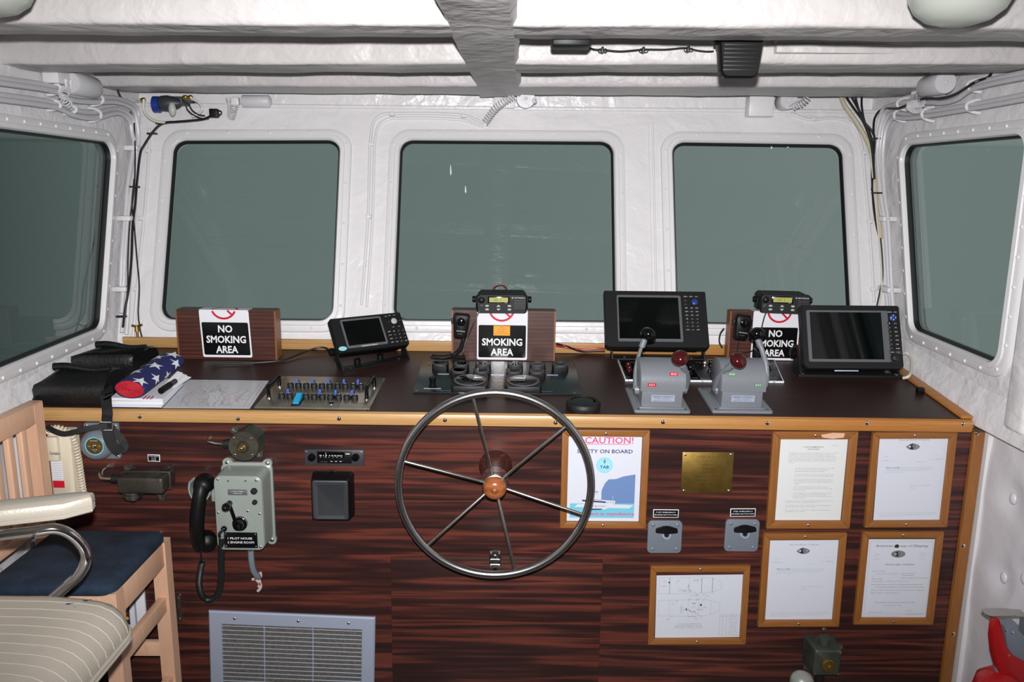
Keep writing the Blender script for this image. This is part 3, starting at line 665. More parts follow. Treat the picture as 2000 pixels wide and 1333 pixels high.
framed('framed_certificate', 'oak-framed shipping certificate at upper right, right against the corner post', [(1705, 845), (1868, 845), (1853, 1030.6), (1691, 1032)], [(1718, 856), (1853, 854), (1839, 1016), (1706, 1018.7)], shipping(True), 'framed papers on the console', cat='framed certificate')
framed('framed_certificate', 'oak-framed shipping certificate directly below the typed stability letter', [(1493.6, 1043.5), (1655, 1043), (1639, 1225.5), (1479.5, 1226)], [(1505, 1056), (1639, 1056), (1625.5, 1211), (1493.6, 1212.5)], shipping(False), 'framed papers on the console', cat='framed certificate')
def interim(mb, w, h, z):
    mb.text('American Bureau of Shipping', 0, h * .418, z, INK, h=.0085, w=w * .80, shear=.45, res=2, bold=-.004)
    mb.ringf(-w * .04, h * .31, z, .0, .0215, PAPER2, 30); mb.flat([(-w * .04 + .023 * cos(a), h * .315 + .0125 * sin(a)) for a in [2 * pi * k / 24 for k in range(24)]], z + .0002, INKL); eagle(mb, -w * .04, h * .315, z + .0004, .019)
    mb.flat([(-w * .10, h * .43), (-w * .06, h * .44), (-w * .04, h * .41), (-w * .06, h * .39), (-w * .11, h * .40)], z + .0006, INK)
    mb.text('Interim Class Certificate', 0, h * .185, z, INK, h=.0062, w=w * .44, shear=.4, res=1)
    for s_, x, y in (('CERTIFICATE', -.36, .31), ('No. 1401', -.39, .287), ('HULL NUMBER', -.36, .255), ('9501', -.39, .235), ('PORT OF SURVEY', .33, .325), ('New Orleans, La.', .33, .300), ('DATE', .33, .27), ('21 April 1981', .33, .245)): mb.text(s_, w * x, h * y, z, INKL, h=.0021, res=1)
    L = -w * .40
    for s_, x, y, ww in (('THIS IS TO CERTIFY', 0, .10, .2), ('that I have surveyed the', .07, .068, .32), ('Harbor Tug TG-71-9501', .44, .072, .22), ('of', 0, .03, .02), ('OFFICIAL NUMBER', .44, .045, .19), ('CALL LETTERS', 0, .0, .16), ('DURING CONSTRUCTION AT THE YARD', .44, .012, .40), ('OF THE BUILDER', 0, -.03, .18), ('Swiftships, Inc., Morgan City, La.', .22, -.027, .36), ('AND STATES THE HULL & ALSO ITS EQUIPMENT AND MACHINERY SEEN', 0, -.072, .78), ('THAT I HAVE RECOMMENDED TO THE COMMITTEE OF THE AMERICAN', .07, -.105, .74), ('BUREAU OF SHIPPING, NEW YORK, A REPORT STATING THAT I CONSIDER THE', 0, -.142, .82), ('VESSEL TO BE FIT TO CARRY CARGOES ON', 0, -.178, .44), ('THAT I HAVE RECOMMENDED THAT THE VESSEL BE CLASSED', .07, -.30, .62), ('A1 Towing Service, AMS', .2, -.335, .28), ('Surveyor', .58, -.405, .08), ('Issued April 21, 1981', 0, -.425, .2), ('THE AMERICAN BUREAU OF SHIPPING', .56, -.452, .3), ('This certificate remains in force for five months unless withdrawn', -.04, -.478, .5)):
        mb.text(s_, L + x * w, h * y, z, INK if y > -.44 else INKL, h=.0024, w=ww * w, align='L', res=1)
    for a, b in (((-.45, -.44), (.42, -.44)), ((-.45, -.462), (.42, -.462)), ((-.47, .47), (.47, .47)), ((-.47, .47), (-.47, -.49)), ((.47, .47), (.47, -.49))): mb.line((a[0] * w, a[1] * h), (b[0] * w, b[1] * h), .0005, z, INKL)
framed('framed_certificate', 'oak-framed interim class certificate in script lettering, low beside the corner post', [(1687, 1040.6), (1843.6, 1040), (1823.7, 1222), (1667.6, 1220.7)], [(1699, 1054), (1828, 1054), (1810, 1207.8), (1681, 1207.8)], interim, 'framed papers on the console', cat='framed certificate')
def plan(mb, w, h, z):
    X = lambda a: (a - .5) * w; Y = lambda b: (.5 - b) * h
    LN = lambda pts, wd=.0005, mt=INKL: [mb.line((X(a[0]), Y(a[1])), (X(b[0]), Y(b[1])), wd, z, mt) for a, b in zip(pts, pts[1:])]
    LN([(.03, .04), (.5, .03), (.62, .05), (.72, .09), (.755, .12), (.75, .17), (.755, .22), (.73, .24), (.62, .275), (.45, .29), (.03, .29), (.03, .04)])
    LN([(.03, .40), (.5, .385), (.62, .40), (.72, .44), (.755, .46), (.735, .51), (.75, .56), (.73, .59), (.60, .64), (.45, .655), (.03, .645), (.03, .40)])
    for x in (.155, .525, .65): LN([(x, .04), (x, .29)], .001, INK)
    LN([(.38, .04), (.38, .29)]); LN([(.155, .40), (.155, .645)]); LN([(.375, .39), (.375, .65)]); LN([(.50, .40), (.50, .65)]); LN([(.64, .41), (.64, .64)])
    LN([(.10, .10), (.145, .11)]); LN([(.215, .14), (.245, .09)]); LN([(.24, .18), (.335, .25), (.375, .145)]); LN([(.375, .15), (.38, .23), (.40, .26)], .0009, INK); LN([(.44, .26), (.47, .31)])
    LN([(.30, .51), (.355, .53)]); LN([(.30, .545), (.36, .545)]); LN([(.30, .575), (.355, .555)]); LN([(.46, .42), (.55, .32)]); LN([(.52, .46), (.58, .34)]); LN([(.39, .56), (.465, .70)]); LN([(.44, .58), (.53, .66)]); LN([(.19, .63), (.15, .70)]); LN([(.47, .545), (.53, .55)], .0009, INK); LN([(.5, .51), (.57, .515)])
    LN([(.42, .44), (.44, .455), (.465, .45)], .0015, INK); LN([(.385, .54), (.40, .57), (.43, .585), (.465, .575)], .0013, INK)
    mb.flat([(X(.515), Y(.46)), (X(.535), Y(.46)), (X(.535), Y(.49)), (X(.515), Y(.49))], z, INK); mb.flat([(X(.35), Y(.53)), (X(.365), Y(.53)), (X(.365), Y(.56)), (X(.35), Y(.56))], z, INK); mb.flat([(X(.14), Y(.10)), (X(.155), Y(.10)), (X(.155), Y(.125)), (X(.14), Y(.125))], z, INK)
    for x, y in ((.095, .095), (.25, .08), (.335, .26), (.40, .255), (.48, .315), (.56, .31), (.60, .33), (.39, .385), (.48, .385), (.24, .41), (.295, .51), (.295, .545), (.295, .585), (.575, .515), (.54, .555), (.465, .61), (.54, .665), (.48, .70), (.145, .705), (.20, .45)): mb.ringf(X(x), Y(y), z, .0028, .0034, INKL, 14)
    for s_, x, y, ww in (('ENGINE ROOM', .26, .245, .11), ('LAZARETTE', .06, .17, .06), ('BERTHING, MESS', .43, .075, .10), ('STORES', .43, .095, .06), ('LOWER DECK', .39, .325, .10), ('PILOT', .42, .50, .05), ('MAIN DECK', .38, .66, .09)): mb.text(s_, X(x + ww / 2), Y(y), z, INK, h=.0022, w=ww * w, res=1)
    mb.text('71 FT. LONG HARBOR TUG', X(.40), Y(.775), z, INKL, h=.0036, w=w * .27, res=1); mb.text("FIRE AND SAFETY PLAN", X(.39), Y(.82), z, INKL, h=.0042, w=w * .32, res=1, shear=.1); LN([(.24, .795), (.55, .795)]); LN([(.22, .845), (.55, .845)])
    mb.text('1', X(.82), Y(.04), z, INK, h=.004, res=1)
    LN([(.75, .635), (.99, .635), (.99, .97), (.75, .97), (.75, .635)]); LN([(.75, .66), (.99, .66)]); LN([(.79, .635), (.79, .97)]); LN([(.83, .635), (.83, .97)])
    for k, s_ in enumerate(('DESCRIPTION', 'FIRE PUMP', 'FIRE EXTINGUISHER CO2', 'FIRE HOSE AND NOZZLE', 'FIRE STATION', 'HALON SYSTEM', 'ALARM PANEL', 'LIFE RAFT', 'LIFE RING', 'WORK VEST', 'FIRST AID', 'FLARE LOCKER', 'EMERGENCY LIGHT', 'EXHAUST FAN')):
        mb.text(s_, X(.91), Y(.648 + k * .0238), z, INKL, h=.0018, w=min(.13, len(s_) * .0085) * w, res=1); mb.text('%d' % (k + 1), X(.77), Y(.648 + k * .0238), z, INKL, h=.0018, res=1)
framed('framed_plan', 'oak-framed fire and safety plan with two hull outlines, below the engine shut-down handles', [(1271.7, 1108), (1466.6, 1107), (1456, 1260), (1264.7, 1260.7)], [(1284, 1125), (1453, 1123), (1444, 1245), (1278, 1247)], plan, 'framed papers on the console', cat='framed plan')

# brass plaque, engraved labels, shut-down pulls -------------------------------
c, w, h, a = fit(PF, (1333, 884), (1433, 884), (1429, 964), (1330, 964), .003)
FR = PF @ Matrix.Translation(Vector((c.x, c.y, 0))) @ Matrix.Rotation(a, 4, 'Z')
t = thing('brass_plaque', 'square engraved brass plaque with four corner screws', 'plaque', FR)
mb = MB(FR); mb.box(-w / 2, w / 2, -h / 2, h / 2, .0003, .0032, BRASS, .0006)
for k, (s_, ww) in enumerate((('HARBOR TUG', .44), ('TG 71', .2), ('BUILT BY', .2), ('SWIFTSHIPS', .26), ('INCORPORATED', .22), ('MORGAN CITY, LA.', .4), ('CONTRACT NO. 1981', .5), ('HULL 9501', .2))): mb.text(s_, 0, h * (.39 - k * .095), .0034, BRASSB, h=.0028, w=w * ww, res=1)
mb.obj('plate', t)
for sx_ in (-1, 1):
    for sy_ in (-1, 1): screw(t, FR, sx_ * (w / 2 - .009), sy_ * (h / 2 - .008), .003, .0045, STEEL)
def engraved(label, q4, lines, grp='engraved labels', cap=.0042):
    c, w, h, a = fit(PF, *q4, .002); FR = PF @ Matrix.Translation(Vector((c.x, c.y, 0))) @ Matrix.Rotation(a, 4, 'Z')
    mb = MB(FR); mb.box(-w / 2, w / 2, -h / 2, h / 2, .0002, .0020, SIGNW, .0004); mb.flat(rrect(-w / 2 + .0022, w / 2 - .0022, -h / 2 + .0022, h / 2 - .0022, .001, 2), .0022, SIGNB)
    n = len(lines)
    for i, (s_, ww) in enumerate(lines): mb.text(s_, 0, (n - 1) / 2 * cap * 2.0 - i * cap * 2.0, .0024, WHITEP, h=cap, w=w * ww, res=1, bold=.004)
    return mb.obj('label_plate', label=label, cat='label', group=grp)
engraved('black PORT EMERGENCY ENGINE SHUT-DOWN label above the left pull handle', ((1276, 995.5), (1326, 996), (1325, 1012), (1275.5, 1011.5)), (('PORT EMERGENCY', .78), ('ENGINE SHUT-DOWN', .88)))
engraved('black STBD EMERGENCY ENGINE SHUT-DOWN label above the right pull handle', ((1426.5, 994), (1476, 994), (1475.5, 1009.5), (1426, 1010)), (('STBD EMERGENCY', .78), ('ENGINE SHUT-DOWN', .88)))
engraved('tiny black label plate between the bell and the dark outlet box', ((288, 888), (312, 889), (312.5, 902.5), (289, 902)), (('60 HZ GENSET', .8), ('SHORE', .4), ('POWER', .4)), cap=.0030)
engraved('tiny black label plate above the small green switch box', ((1603.5, 1241), (1618, 1241), (1616.5, 1253), (1601.5, 1253)), (('GFCI-2', .55), ('120 VOLT', .7)), cap=.0032)
def pull(label, q4, hub, turn):
    c, w, h, a = fit(PF, *q4, .006); FR = PF @ Matrix.Translation(Vector((c.x, c.y, 0))) @ Matrix.Rotation(a, 4, 'Z'); t = thing('pull_handle', label, 'pull handle', FR, group='engine shut-down pulls')
    mb = MB(FR); mb.prism(rrect(-w / 2, w / 2, -h / 2, h / 2, .014), .0003, .007, GREYB, .0015); mb.text('MORSE CONTROLS', 0, -h * .20, .0073, INKL, h=.003, w=w * .5, res=1); mb.text('HUDSON OHIO', 0, -h * .28, .0073, INKL, h=.0025, w=w * .36, res=1); mb.obj('mounting_plate', t)
    for sx_ in (-1, 1):
        for sy_ in (-1, 1): screw(t, FR, sx_ * (w / 2 - .016), sy_ * (h / 2 - .014), .0065, .0066, GREYB)
    q = on(PF, hub[0], hub[1], .045); q = rot2(q.x - c.x, q.y - c.y, -a); k_ = on(PF, hub[0], hub[1] + 10, .012); k_ = rot2(k_.x - c.x, k_.y - c.y, -a)
    mb = MB(FR); mb.lathe([(.0165, .006), (.0165, .012), (.0135, .016), (.009, .016), (.009, .010), (0, .010)], (k_[0], k_[1], 0), (0, 0, 1), ALU, 24); mb.obj('collar', t)
    mb = MB(FR); mb.cyl((k_[0], k_[1], .011), (q[0], q[1], .040), .0078, .0075, BLACK); mb.push(Matrix.Translation(Vector((q[0], q[1], 0))) @ Matrix.Rotation(turn, 4, 'Z'))
    pts = [(-.034, -.005), (-.033, .004), (-.012, .011), (.0, .0125), (.012, .011), (.033, .004), (.034, -.005), (.012, -.008), (0, -.010), (-.012, -.008)]
    mb.loft([[(x * k, y * k, z) for x, y in pts[::-1]] for k, z in ((.85, .036), (1, .041), (1, .052), (.8, .057))], BLACK); mb.obj('tee_handle', t)
pull('grey shut-down plate with black tee handle, below the PORT label', ((1266, 1018), (1332.6, 1018), (1330.5, 1081), (1264, 1081)), (1302, 1036), .0)
pull('grey shut-down plate with black tee handle, below the STBD label', ((1417, 1015.5), (1483, 1015.5), (1481, 1078.5), (1415, 1077)), (1455, 1034), .06)

# ventilation grille --------------------------------------------------------------
A = on(PF, 406, 1195.3, .012); B = on(PF, 732.5, 1208.8, .012); w = (B - A).length; a = atan2((B - A).y, (B - A).x); h = .36
FR = PF @ Matrix.Translation(Vector((A.x, A.y, 0))) @ Matrix.Rotation(a, 4, 'Z')
t = thing('vent_grille', 'aluminium louvred vent grille low on the console, screwed slightly askew', 'vent', FR)
b = .043; o_ = [(0, 0), (w, 0), (w, -h), (0, -h)][::-1]
mb = MB(FR); mb.loft([[(x, y, z) for x, y in inset(o_, d)] for d, z in ((0, .0003), (0, .006), (.004, .010), (b - .006, .013), (b - .002, .013), (b, .010), (b, .001))], ALU, cap0=False, cap1=False)
fo_ = mb.obj('flange', t, sharp=20)
for x in (.085, .29, w - .085): screw(fo_, FR, x, -.021, .0118, .005, STEEL)
mb = MB(FR); mb.box(b - .004, w - b + .004, -h + b, -b, .0006, .0016, FILTER); mb.obj('filter', t)
for k in range(18):
    y = -b - .010 - k * .0152
    if y < -h + b + .004: break
    mb = MB(FR); mb.add([(b, y, .004), (w - b, y, .004), (w - b, y + .0052, .0105), (b, y + .0052, .0105), (b, y - .0012, .0045), (w - b, y - .0012, .0045), (w - b, y + .0038, .0120), (b, y + .0038, .0120)], [(0, 1, 2, 3), (4, 7, 6, 5), (0, 4, 5, 1), (3, 2, 6, 7), (0, 3, 7, 4), (1, 5, 6, 2)], ALU); mb.obj('louvre', t)
for x in (b + .135, b + .135 + .158):
    mb = MB(FR); mb.box(x - .0015, x + .0015, -h + b, -b, .0018, .0052, ALU); mb.obj('mullion', t)

# sound-powered telephone ---------------------------------------------------------
HF = .10; a0 = on(PF, 414, 930, HF); b0 = on(PF, 516.5, 1077, HF); cx, cy = (a0.x + b0.x) / 2 + .002, (a0.y + b0.y) / 2
phone = thing('intercom_telephone', 'grey steel ship intercom with black handset and hand crank', 'intercom', PF, (cx, cy, 0))
P = lambda x, y, z=HF: on(PF, x, y, z)
mb = MB(PF); w2, h2 = (b0.x - a0.x) / 2, (a0.y - b0.y) / 2
mb.loft([[(cx + x, cy + y, z) for x, y in rrect(-w2 * k, w2 * k, -h2 * k, h2 * k, .022 * k)] for k, z in ((1.09, .002), (1.09, .012), (1.02, .016), (1, .09), (.99, .097), (.96, .100))], SAGE)
for x, y in ((444, 904), (522, 906), (531, 1055), (434, 1052)):
    q = on(PF, x, y, .01); d = Vector((cx, cy, 0)) - q; d.z = 0; d.normalize(); q0 = Vector((q.x, q.y, 0))
    n_ = Vector((-d.y, d.x, 0)); e0 = q0 + d * .05
    mb.loft([[(q0 + n_ * .015 * cos(k * pi / 6) - d * .015 * sin(k * pi / 6)).to_tuple()[:2] + (z,) for k in range(7)] + [(e0 - n_ * .022).to_tuple()[:2] + (z,), (e0 + n_ * .022).to_tuple()[:2] + (z,)] for z in (.001, .011)], SAGE)
body = mb.obj('case', phone)
for x, y in ((444, 904), (522, 906), (531, 1055)): q = on(PF, x, y, .011); screw(body, PF, q.x, q.y, .0105, .0075, STEEL)
for x, y in ((425, 937), (500, 939), (426, 1002), (507, 1004.5), (508.5, 1069), (450, 998), (483.5, 999)): q = P(x, y); screw(body, PF, q.x, q.y, HF - .001, .0042, STEEL)
for x, y, r in ((445.5, 940), 0, 0), ((479.5, 940), 0, 0): q = P(*x); mb = MB(PF); dome(mb, q.x, q.y, HF - .0005, .003, DKGREY); mb.obj('rivet', phone)
q = P(464, 962); mb = MB(PF); mb.box(q.x - .029, q.x + .029, q.y - .009, q.y + .009, HF, HF + .002, MIDGREY, .0005); mb.text('SOUND POWERED', q.x, q.y + .003, HF + .0022, SIGNW, h=.003, w=.036, res=1); mb.text('TELEPHONE', q.x, q.y - .003, HF + .0022, SIGNW, h=.0025, w=.026, res=1)
for dx in (-.025, .025): dome(mb, q.x + dx, q.y, HF + .002, .0022, CHROME)
mb.obj('data_plate', phone)
for x, y, r in ((496.5, 959.5, .010), (498, 981, .0078)): q = P(x, y); mb = MB(PF); mb.lathe([(r, 0), (r, .006), (r * .8, .010), (0, .011)], (q.x, q.y, HF - .001), (0, 0, 1), BLACKR, 18); mb.obj('rubber_plug', phone)
q = P(469, 1023); d0 = q; mb = MB(PF); mb.lathe([(.0235, 0), (.0235, .006), (.021, .008), (.017, .009), (.015, .022), (.010, .026), (0, .026)], (q.x, q.y, HF - .001), (0, 0, 1), BLACKG, 32)
for k in range(22): an = 2 * pi * k / 22; mb.push(Matrix.Translation(Vector((q.x, q.y, 0))) @ Matrix.Rotation(an, 4, 'Z')); mb.box(.0205, .0232, -.0016, .0016, HF + .0045, HF + .0057, SIGNW)
mb.push(Matrix.Identity(4)); mb.obj('selector_dial', phone)
k0 = P(447, 985, HF + .03); mb = MB(PF); mb.tube([(d0.x, d0.y, HF + .026), (k0.x, k0.y, HF + .028)], .0058, BLACKG, 10, flat=.7); mb.cyl((k0.x, k0.y, HF + .024), (k0.x, k0.y, HF + .036), .009, .008, BLACKG); mb.cyl((d0.x, d0.y, HF + .02), (d0.x, d0.y, HF + .034), .009, .007, BLACKG)
k1 = P(453, 980, HF + .05); mb.ell((k0.x, k0.y, HF + .052), (.0125, .0125, .018), BLACKG); mb.obj('crank', phone)
q = P(438, 1033, HF); mb = MB(PF); mb.lathe([(.009, 0), (.009, .006), (.006, .010), (0, .012)], (q.x, q.y, HF - .001), (0, 0, 1), BLACKG, 16); mb.tube([(q.x, q.y, HF + .008), (q.x - .01, q.y - .01, HF + .014), (q.x - .013, q.y - .022, HF + .008)], .0045, BLACKR, 8, sm=4); mb.obj('cord_socket', phone)
c1 = P(437, 1040.5, HF + .002); c2 = P(503.5, 1071.5, HF + .002); mb = MB(PF); mb.box(c1.x, c2.x, c2.y, c1.y, HF, HF + .0025, SIGNB, .0005); ux = (c1.x + c2.x) / 2; uy = (c1.y + c2.y) / 2
mb.text('1 PILOT HOUSE', ux - .002, uy + .0065, HF + .0028, WHITEP, h=.0072, w=.074, bold=.006); mb.text('2 ENGINE ROOM', ux, uy - .0065, HF + .0028, WHITEP, h=.0072, w=.080, bold=.006)
for x in (c1.x + .005, c2.x - .005):
    for y in (c1.y - .005, c2.y + .005): dome(mb, x, y, HF + .0024, .003, CHROME)
mb.obj('station_plate', phone)
q = P(396, 962, .06); hk = [P(*k, .06) for k in ((374, 937), (373, 952), (379, 968), (392, 976), (406, 974), (414, 964), (417, 948))]      # cradle hook
mb = MB(PF); sp = smooth_path([(v.x, v.y, 0) for v in hk], 5); mb.loft([[(v.x - .0, v.y, z) for v in sp] + [(v.x + (q.x - v.x) * .13, v.y + (q.y - v.y) * .13, z) for v in reversed(sp)] for z in (.040, .082)], SAGE); mb.box(a0.x - .022, a0.x + .01, cy + .02, cy + .06, .03, .06, SAGE, .004); mb.obj('cradle', phone)
e1 = P(396, 948, .075); e2 = P(396, 1062, .075); mb = MB(PF)
mb.tube([(e1.x + .002, e1.y + .008, .082), (e1.x - .001, e1.y - .02, .098), ((e1.x + e2.x) / 2 - .006, (e1.y + e2.y) / 2, .106), (e2.x - .004, e2.y + .03, .100), (e2.x - .002, e2.y - .005, .088)], lambda t_: .0185 + .003 * sin(pi * t_), BLACK, 14, sm=6)
mb.push(Matrix.Translation(Vector((e1.x + .002, e1.y, .076))) @ Matrix.Rotation(.12, 4, 'Y')); mb.lathe([(.024, -.028), (.030, -.024), (.031, -.006), (.026, .016), (.014, .026), (0, .028)], (0, 0, 0), (0, 0, 1), BLACK, 24)
mb.push(Matrix.Translation(Vector((e2.x + .012, e2.y + .004, .070))) @ Matrix.Rotation(.5, 4, 'Y')); mb.lathe([(.022, -.03), (.028, -.026), (.030, -.008), (.026, .016), (.014, .026), (0, .028)], (0, 0, 0), (0, 0, 1), BLACK, 24); mb.push(Matrix.Identity(4))
hs = mb.obj('handset', phone)
cp = [P(392, 1083, .075), P(395, 1098, .06), P(391, 1118, .045), P(389, 1143, .035), P(396, 1166, .03), P(411, 1172, .03), P(426, 1160, .035), P(432, 1130, .05), P(432, 1090, .075), P(434, 1050, HF + .005)]
mb = MB(PF); mb.tube([(e2.x - .002, e2.y - .02, .082), (cp[0].x, cp[0].y, cp[0].z), (cp[1].x, cp[1].y, cp[1].z)], .0025, CABBLK, 8, sm=4); mb.coil(cp[1:], .0082, .0052, .0024, CABBLK, 6, 9); mb.obj('coiled_cord', phone)
mb = MB(PF); z1 = .05; mb.tube([P(490, 1076, z1), P(491, 1095, z1), P(495, 1115, z1 - .01), P(503, 1126, z1 - .025), P(506, 1128, .012)], .0095, GREYB, 12, sm=5); mb.obj('cable_stub', phone)
mb = MB(PF)
for pts in (((497, 1130), (503, 1136), (509, 1143), (508, 1150), (503, 1156)), ((508, 1118), (509, 1127), (500, 1131), (492, 1133)), ((505, 1131), (508, 1140), (505, 1148))): mb.tube([P(x, y, .018) for x, y in pts], .0045, RAG, 6, sm=4, flat=.5)
mb.obj('tie_rag', phone)

# round bronze snap switch above the intercom ---------------------------------------
HS = .075; q = on(PF, 475, 873, HS); qb = Vector((q.x + .004, q.y + .004, 0))
sw = thing('snap_switch', 'round bronze snap switch mounted above the grey intercom', 'switch', PF, (q.x, q.y, 0))
mb = MB(PF); mb.loft([[(q.x + r * cos(2 * pi * k / 6 + .5), q.y + r * sin(2 * pi * k / 6 + .5), z) for k in range(6)] for r, z in ((.05, .001), (.048, .03), (.044, HS - .012))], GREENP)
for x, y in ((458, 841), (506, 887)): e = on(PF, x, y, .008); mb.lathe([(.012, .0005), (.012, .009), (0, .009)], (e.x, e.y, 0), (0, 0, 1), GREENP, 14); d = Vector((q.x - e.x, q.y - e.y, 0)) * .45; mb.cyl((e.x, e.y, .011), (e.x + d.x, e.y + d.y, .013), .008, .01, GREENP, 8); dome(mb, e.x, e.y, .009, .0065, CHROME)
mb.obj('housing', sw)
mb = MB(PF); mb.lathe([(.0445, HS - .014), (.0455, HS - .012), (.0455, HS - .002), (.044, HS), (.018, HS), (.017, HS + .006), (.013, HS + .012), (0, HS + .013)], (q.x, q.y, 0), (0, 0, 1), BRONZE, 40)
for k in range(4): an = pi / 4 + k * pi / 2; dome(mb, q.x + .037 * cos(an), q.y + .037 * sin(an), HS - .0005, .0036, CHROME)
mb.text('OFF', q.x, q.y - .029, HS + .0002, BRASS, h=.005, res=1); mb.text('ON', q.x - .022, q.y + .02, HS + .0002, BRASS, h=.004, res=1); mb.obj('cover', sw)
mb = MB(PF); mb.push(Matrix.Translation(Vector((q.x, q.y, HS))) @ Matrix.Rotation(.6, 4, 'Z')); mb.box(-.014, .014, -.005, .005, .004, .020, BRASS, .002); dome(mb, 0, 0, .02, .004, BRASSB); dome(mb, -.009, 0, .018, .003, BRASSB); dome(mb, .009, 0, .018, .003, BRASSB); mb.push(Matrix.Identity(4)); mb.obj('key', sw)
mb = MB(PF); e = on(PF, 441, 868, .035); f_ = on(PF, 402, 864, .03); mb.cyl((q.x - .035, q.y, .035), (e.x - .006, e.y, .035), .015, .014, BLACKR, 16); mb.obj('gland', sw)
mb = MB(PF); mb.tube([(e.x, e.y, .035), (e.x - .03, e.y + .001, .033), (f_.x + .01, f_.y, .026), (f_.x, f_.y, .016), (f_.x - .002, f_.y, .003)], .006, STEEL, 10, sm=5); mb.obj('conduit', sw)

# dark watertight outlet box ---------------------------------------------------------
HJ = .10; p0, p1 = on(PF, 226.5, 934, HJ), on(PF, 319, 967, HJ)
ob = thing('outlet_box', 'dark weathered watertight outlet box with bent conduit below the tiny label', 'outlet box', PF, ((p0.x + p1.x) / 2, (p0.y + p1.y) / 2, 0))
mb = MB(PF); mb.box(p0.x, p1.x, p1.y, p0.y, .002, HJ, BRONZE2, .008, 3)
mb.box(p0.x - .004, p1.x + .004, p1.y - .004, p0.y + .004, .045, .052, BRONZE2, .003)
for x, y in ((249, 914.5), (331, 916.5), (252, 968), (316, 972)): e = on(PF, x, y, .008); mb.lathe([(.012, .0005), (.012, .009), (0, .009)], (e.x, e.y, 0), (0, 0, 1), BRONZE2, 14); d = Vector(((p0.x + p1.x) / 2 - e.x, (p0.y + p1.y) / 2 - e.y, 0)).normalized() * .03; mb.cyl((e.x, e.y, .013), (e.x + d.x, e.y + d.y, .015), .010, .013, BRONZE2, 8); dome(mb, e.x, e.y, .009, .0062, CHROME)
mb.obj('housing', ob)
e = on(PF, 261, 972, .06); mb = MB(PF); mb.lathe([(.026, .0), (.026, .012), (.030, .014), (.030, .022), (.026, .024), (.026, .030), (.021, .032), (0, .032)], (e.x, p1.y + .003, .06), (0, -1, 0), STEEL, 24); mb.obj('screw_cap', ob)
mb = MB(PF); mb.ell((e.x - .004, p1.y - .033, .062), (.006, .008, .006), BRASSB); mb.ell((e.x + .004, p1.y - .033, .062), (.006, .006, .006), BRASSB); mb.obj('terminal', ob)
e = on(PF, 222, 936, .05); f_ = on(PF, 193, 933, .04); mb = MB(PF); mb.cyl((p0.x + .004, e.y, .05), (e.x - .004, e.y, .05), .013, None, BLACKR, 16); mb.obj('gland', ob)
mb = MB(PF); mb.tube([(e.x, e.y, .05), (e.x - .02, e.y, .05), (f_.x + .012, f_.y + .002, .045), (f_.x + .002, f_.y + .012, .03), (f_.x, f_.y + .014, .003)], .0072, STEEL, 10, sm=5); mb.obj('conduit', ob)

# alarm bell ------------------------------------------------------------------------
p0, p1 = on(PF, 164, 826, .006), on(PF, 236.5, 896, .006); q = on(PF, 188, 870, .03)
bell = thing('alarm_bell', 'grey gong bell on a square plate under the counter edge', 'bell', PF, (q.x, q.y, 0))
mb = MB(PF); mb.prism(rrect(p0.x, p1.x, p1.y, p0.y, .006), .0003, .009, GREYB, .001)
for x in (p0.x + .008, p1.x - .008):
    for y in (p0.y - .008, p1.y + .008): dome(mb, x, y, .009, .004, STEEL)
mb.obj('back_plate', bell)
mb = MB(PF); mb.lathe([(.046, .012), (.0495, .012), (.0495, .022), (.046, .036), (.038, .046), (.031, .0505), (0, .0515)], (q.x, q.y, 0), (0, 0, 1), GREYB, 40); mb.cyl((q.x, q.y, .005), (q.x, q.y, .05), .012, None, GREYB); mb.obj('gong', bell)
mb = MB(PF); nq = on(PF, 184.5, 872, .052); mb.push(Matrix.Translation(Vector((nq.x, nq.y, .0)))); mb.lathe([(.029, .0505), (.029, .0518), (0, .0524)], (0, 0, 0), (0, 0, 1), BRASS, 36); mb.ringf(0, 0, .0526, .0255, .029, SEAB)
for s_, x, y, ww in (('EDWARDS', 0, .017, .022), ('12', -.016, 0, .007), ('DC', .016, 0, .007), ('VOLTS', 0, -.012, .016), ('*', 0, -.019, .005)): mb.text(s_, x, y, .0528, SKYB, h=.0042, w=ww, res=1)
mb.push(Matrix.Identity(4)); mb.obj('name_disc', bell); mb = MB(PF); dome(mb, nq.x, nq.y, .052, .006, CHROME); mb.obj('centre_bolt', bell)

# cream telephone behind the chair --------------------------------------------------
p0, p1 = on(PF, 90, 846, .05), on(PF, 148, 987, .05)
tel = thing('wall_telephone', 'cream wall telephone with a coiled cord behind the wooden chair', 'telephone', PF, ((p0.x + p1.x) / 2, (p0.y + p1.y) / 2, 0))
mb = MB(PF); x0, x1, y0, y1 = p0.x, p1.x, p1.y, p0.y
mb.loft([[(x, y, z) for x, y in rrect(x0 - k, x1 + k, y0 - k, y1 + k, .012)] for k, z in ((.004, .001), (.004, .02), (0, .045), (-.006, .05))], CREAM); mb.obj('body', tel)
mb = MB(PF); mb.box(x0 + .004, x1 - .028, y1 - .085, y1 - .008, .05, .068, CREAM, .006); mb.text('Cortelco', (x0 + x1) / 2 - .004, y1 - .058, .0685, INK, h=.010, w=.03, bold=.02, M=None); mb.obj('handset', tel)
mb = MB(PF); mb.box(x0 + .006, x1 - .03, y1 - .15, y1 - .09, .05, .0512, SIGNW)
for k in range(8): mb.line((x0 + .008, y1 - .097 - k * .007), (x1 - .032, y1 - .097 - k * .007), .0008, .0515, INKL)
mb.obj('number_card', tel); mb = MB(PF); mb.box(x0 + .006, x1 - .028, y1 - .175, y1 - .153, .05, .0512, SIGNR); mb.obj('red_label', tel)
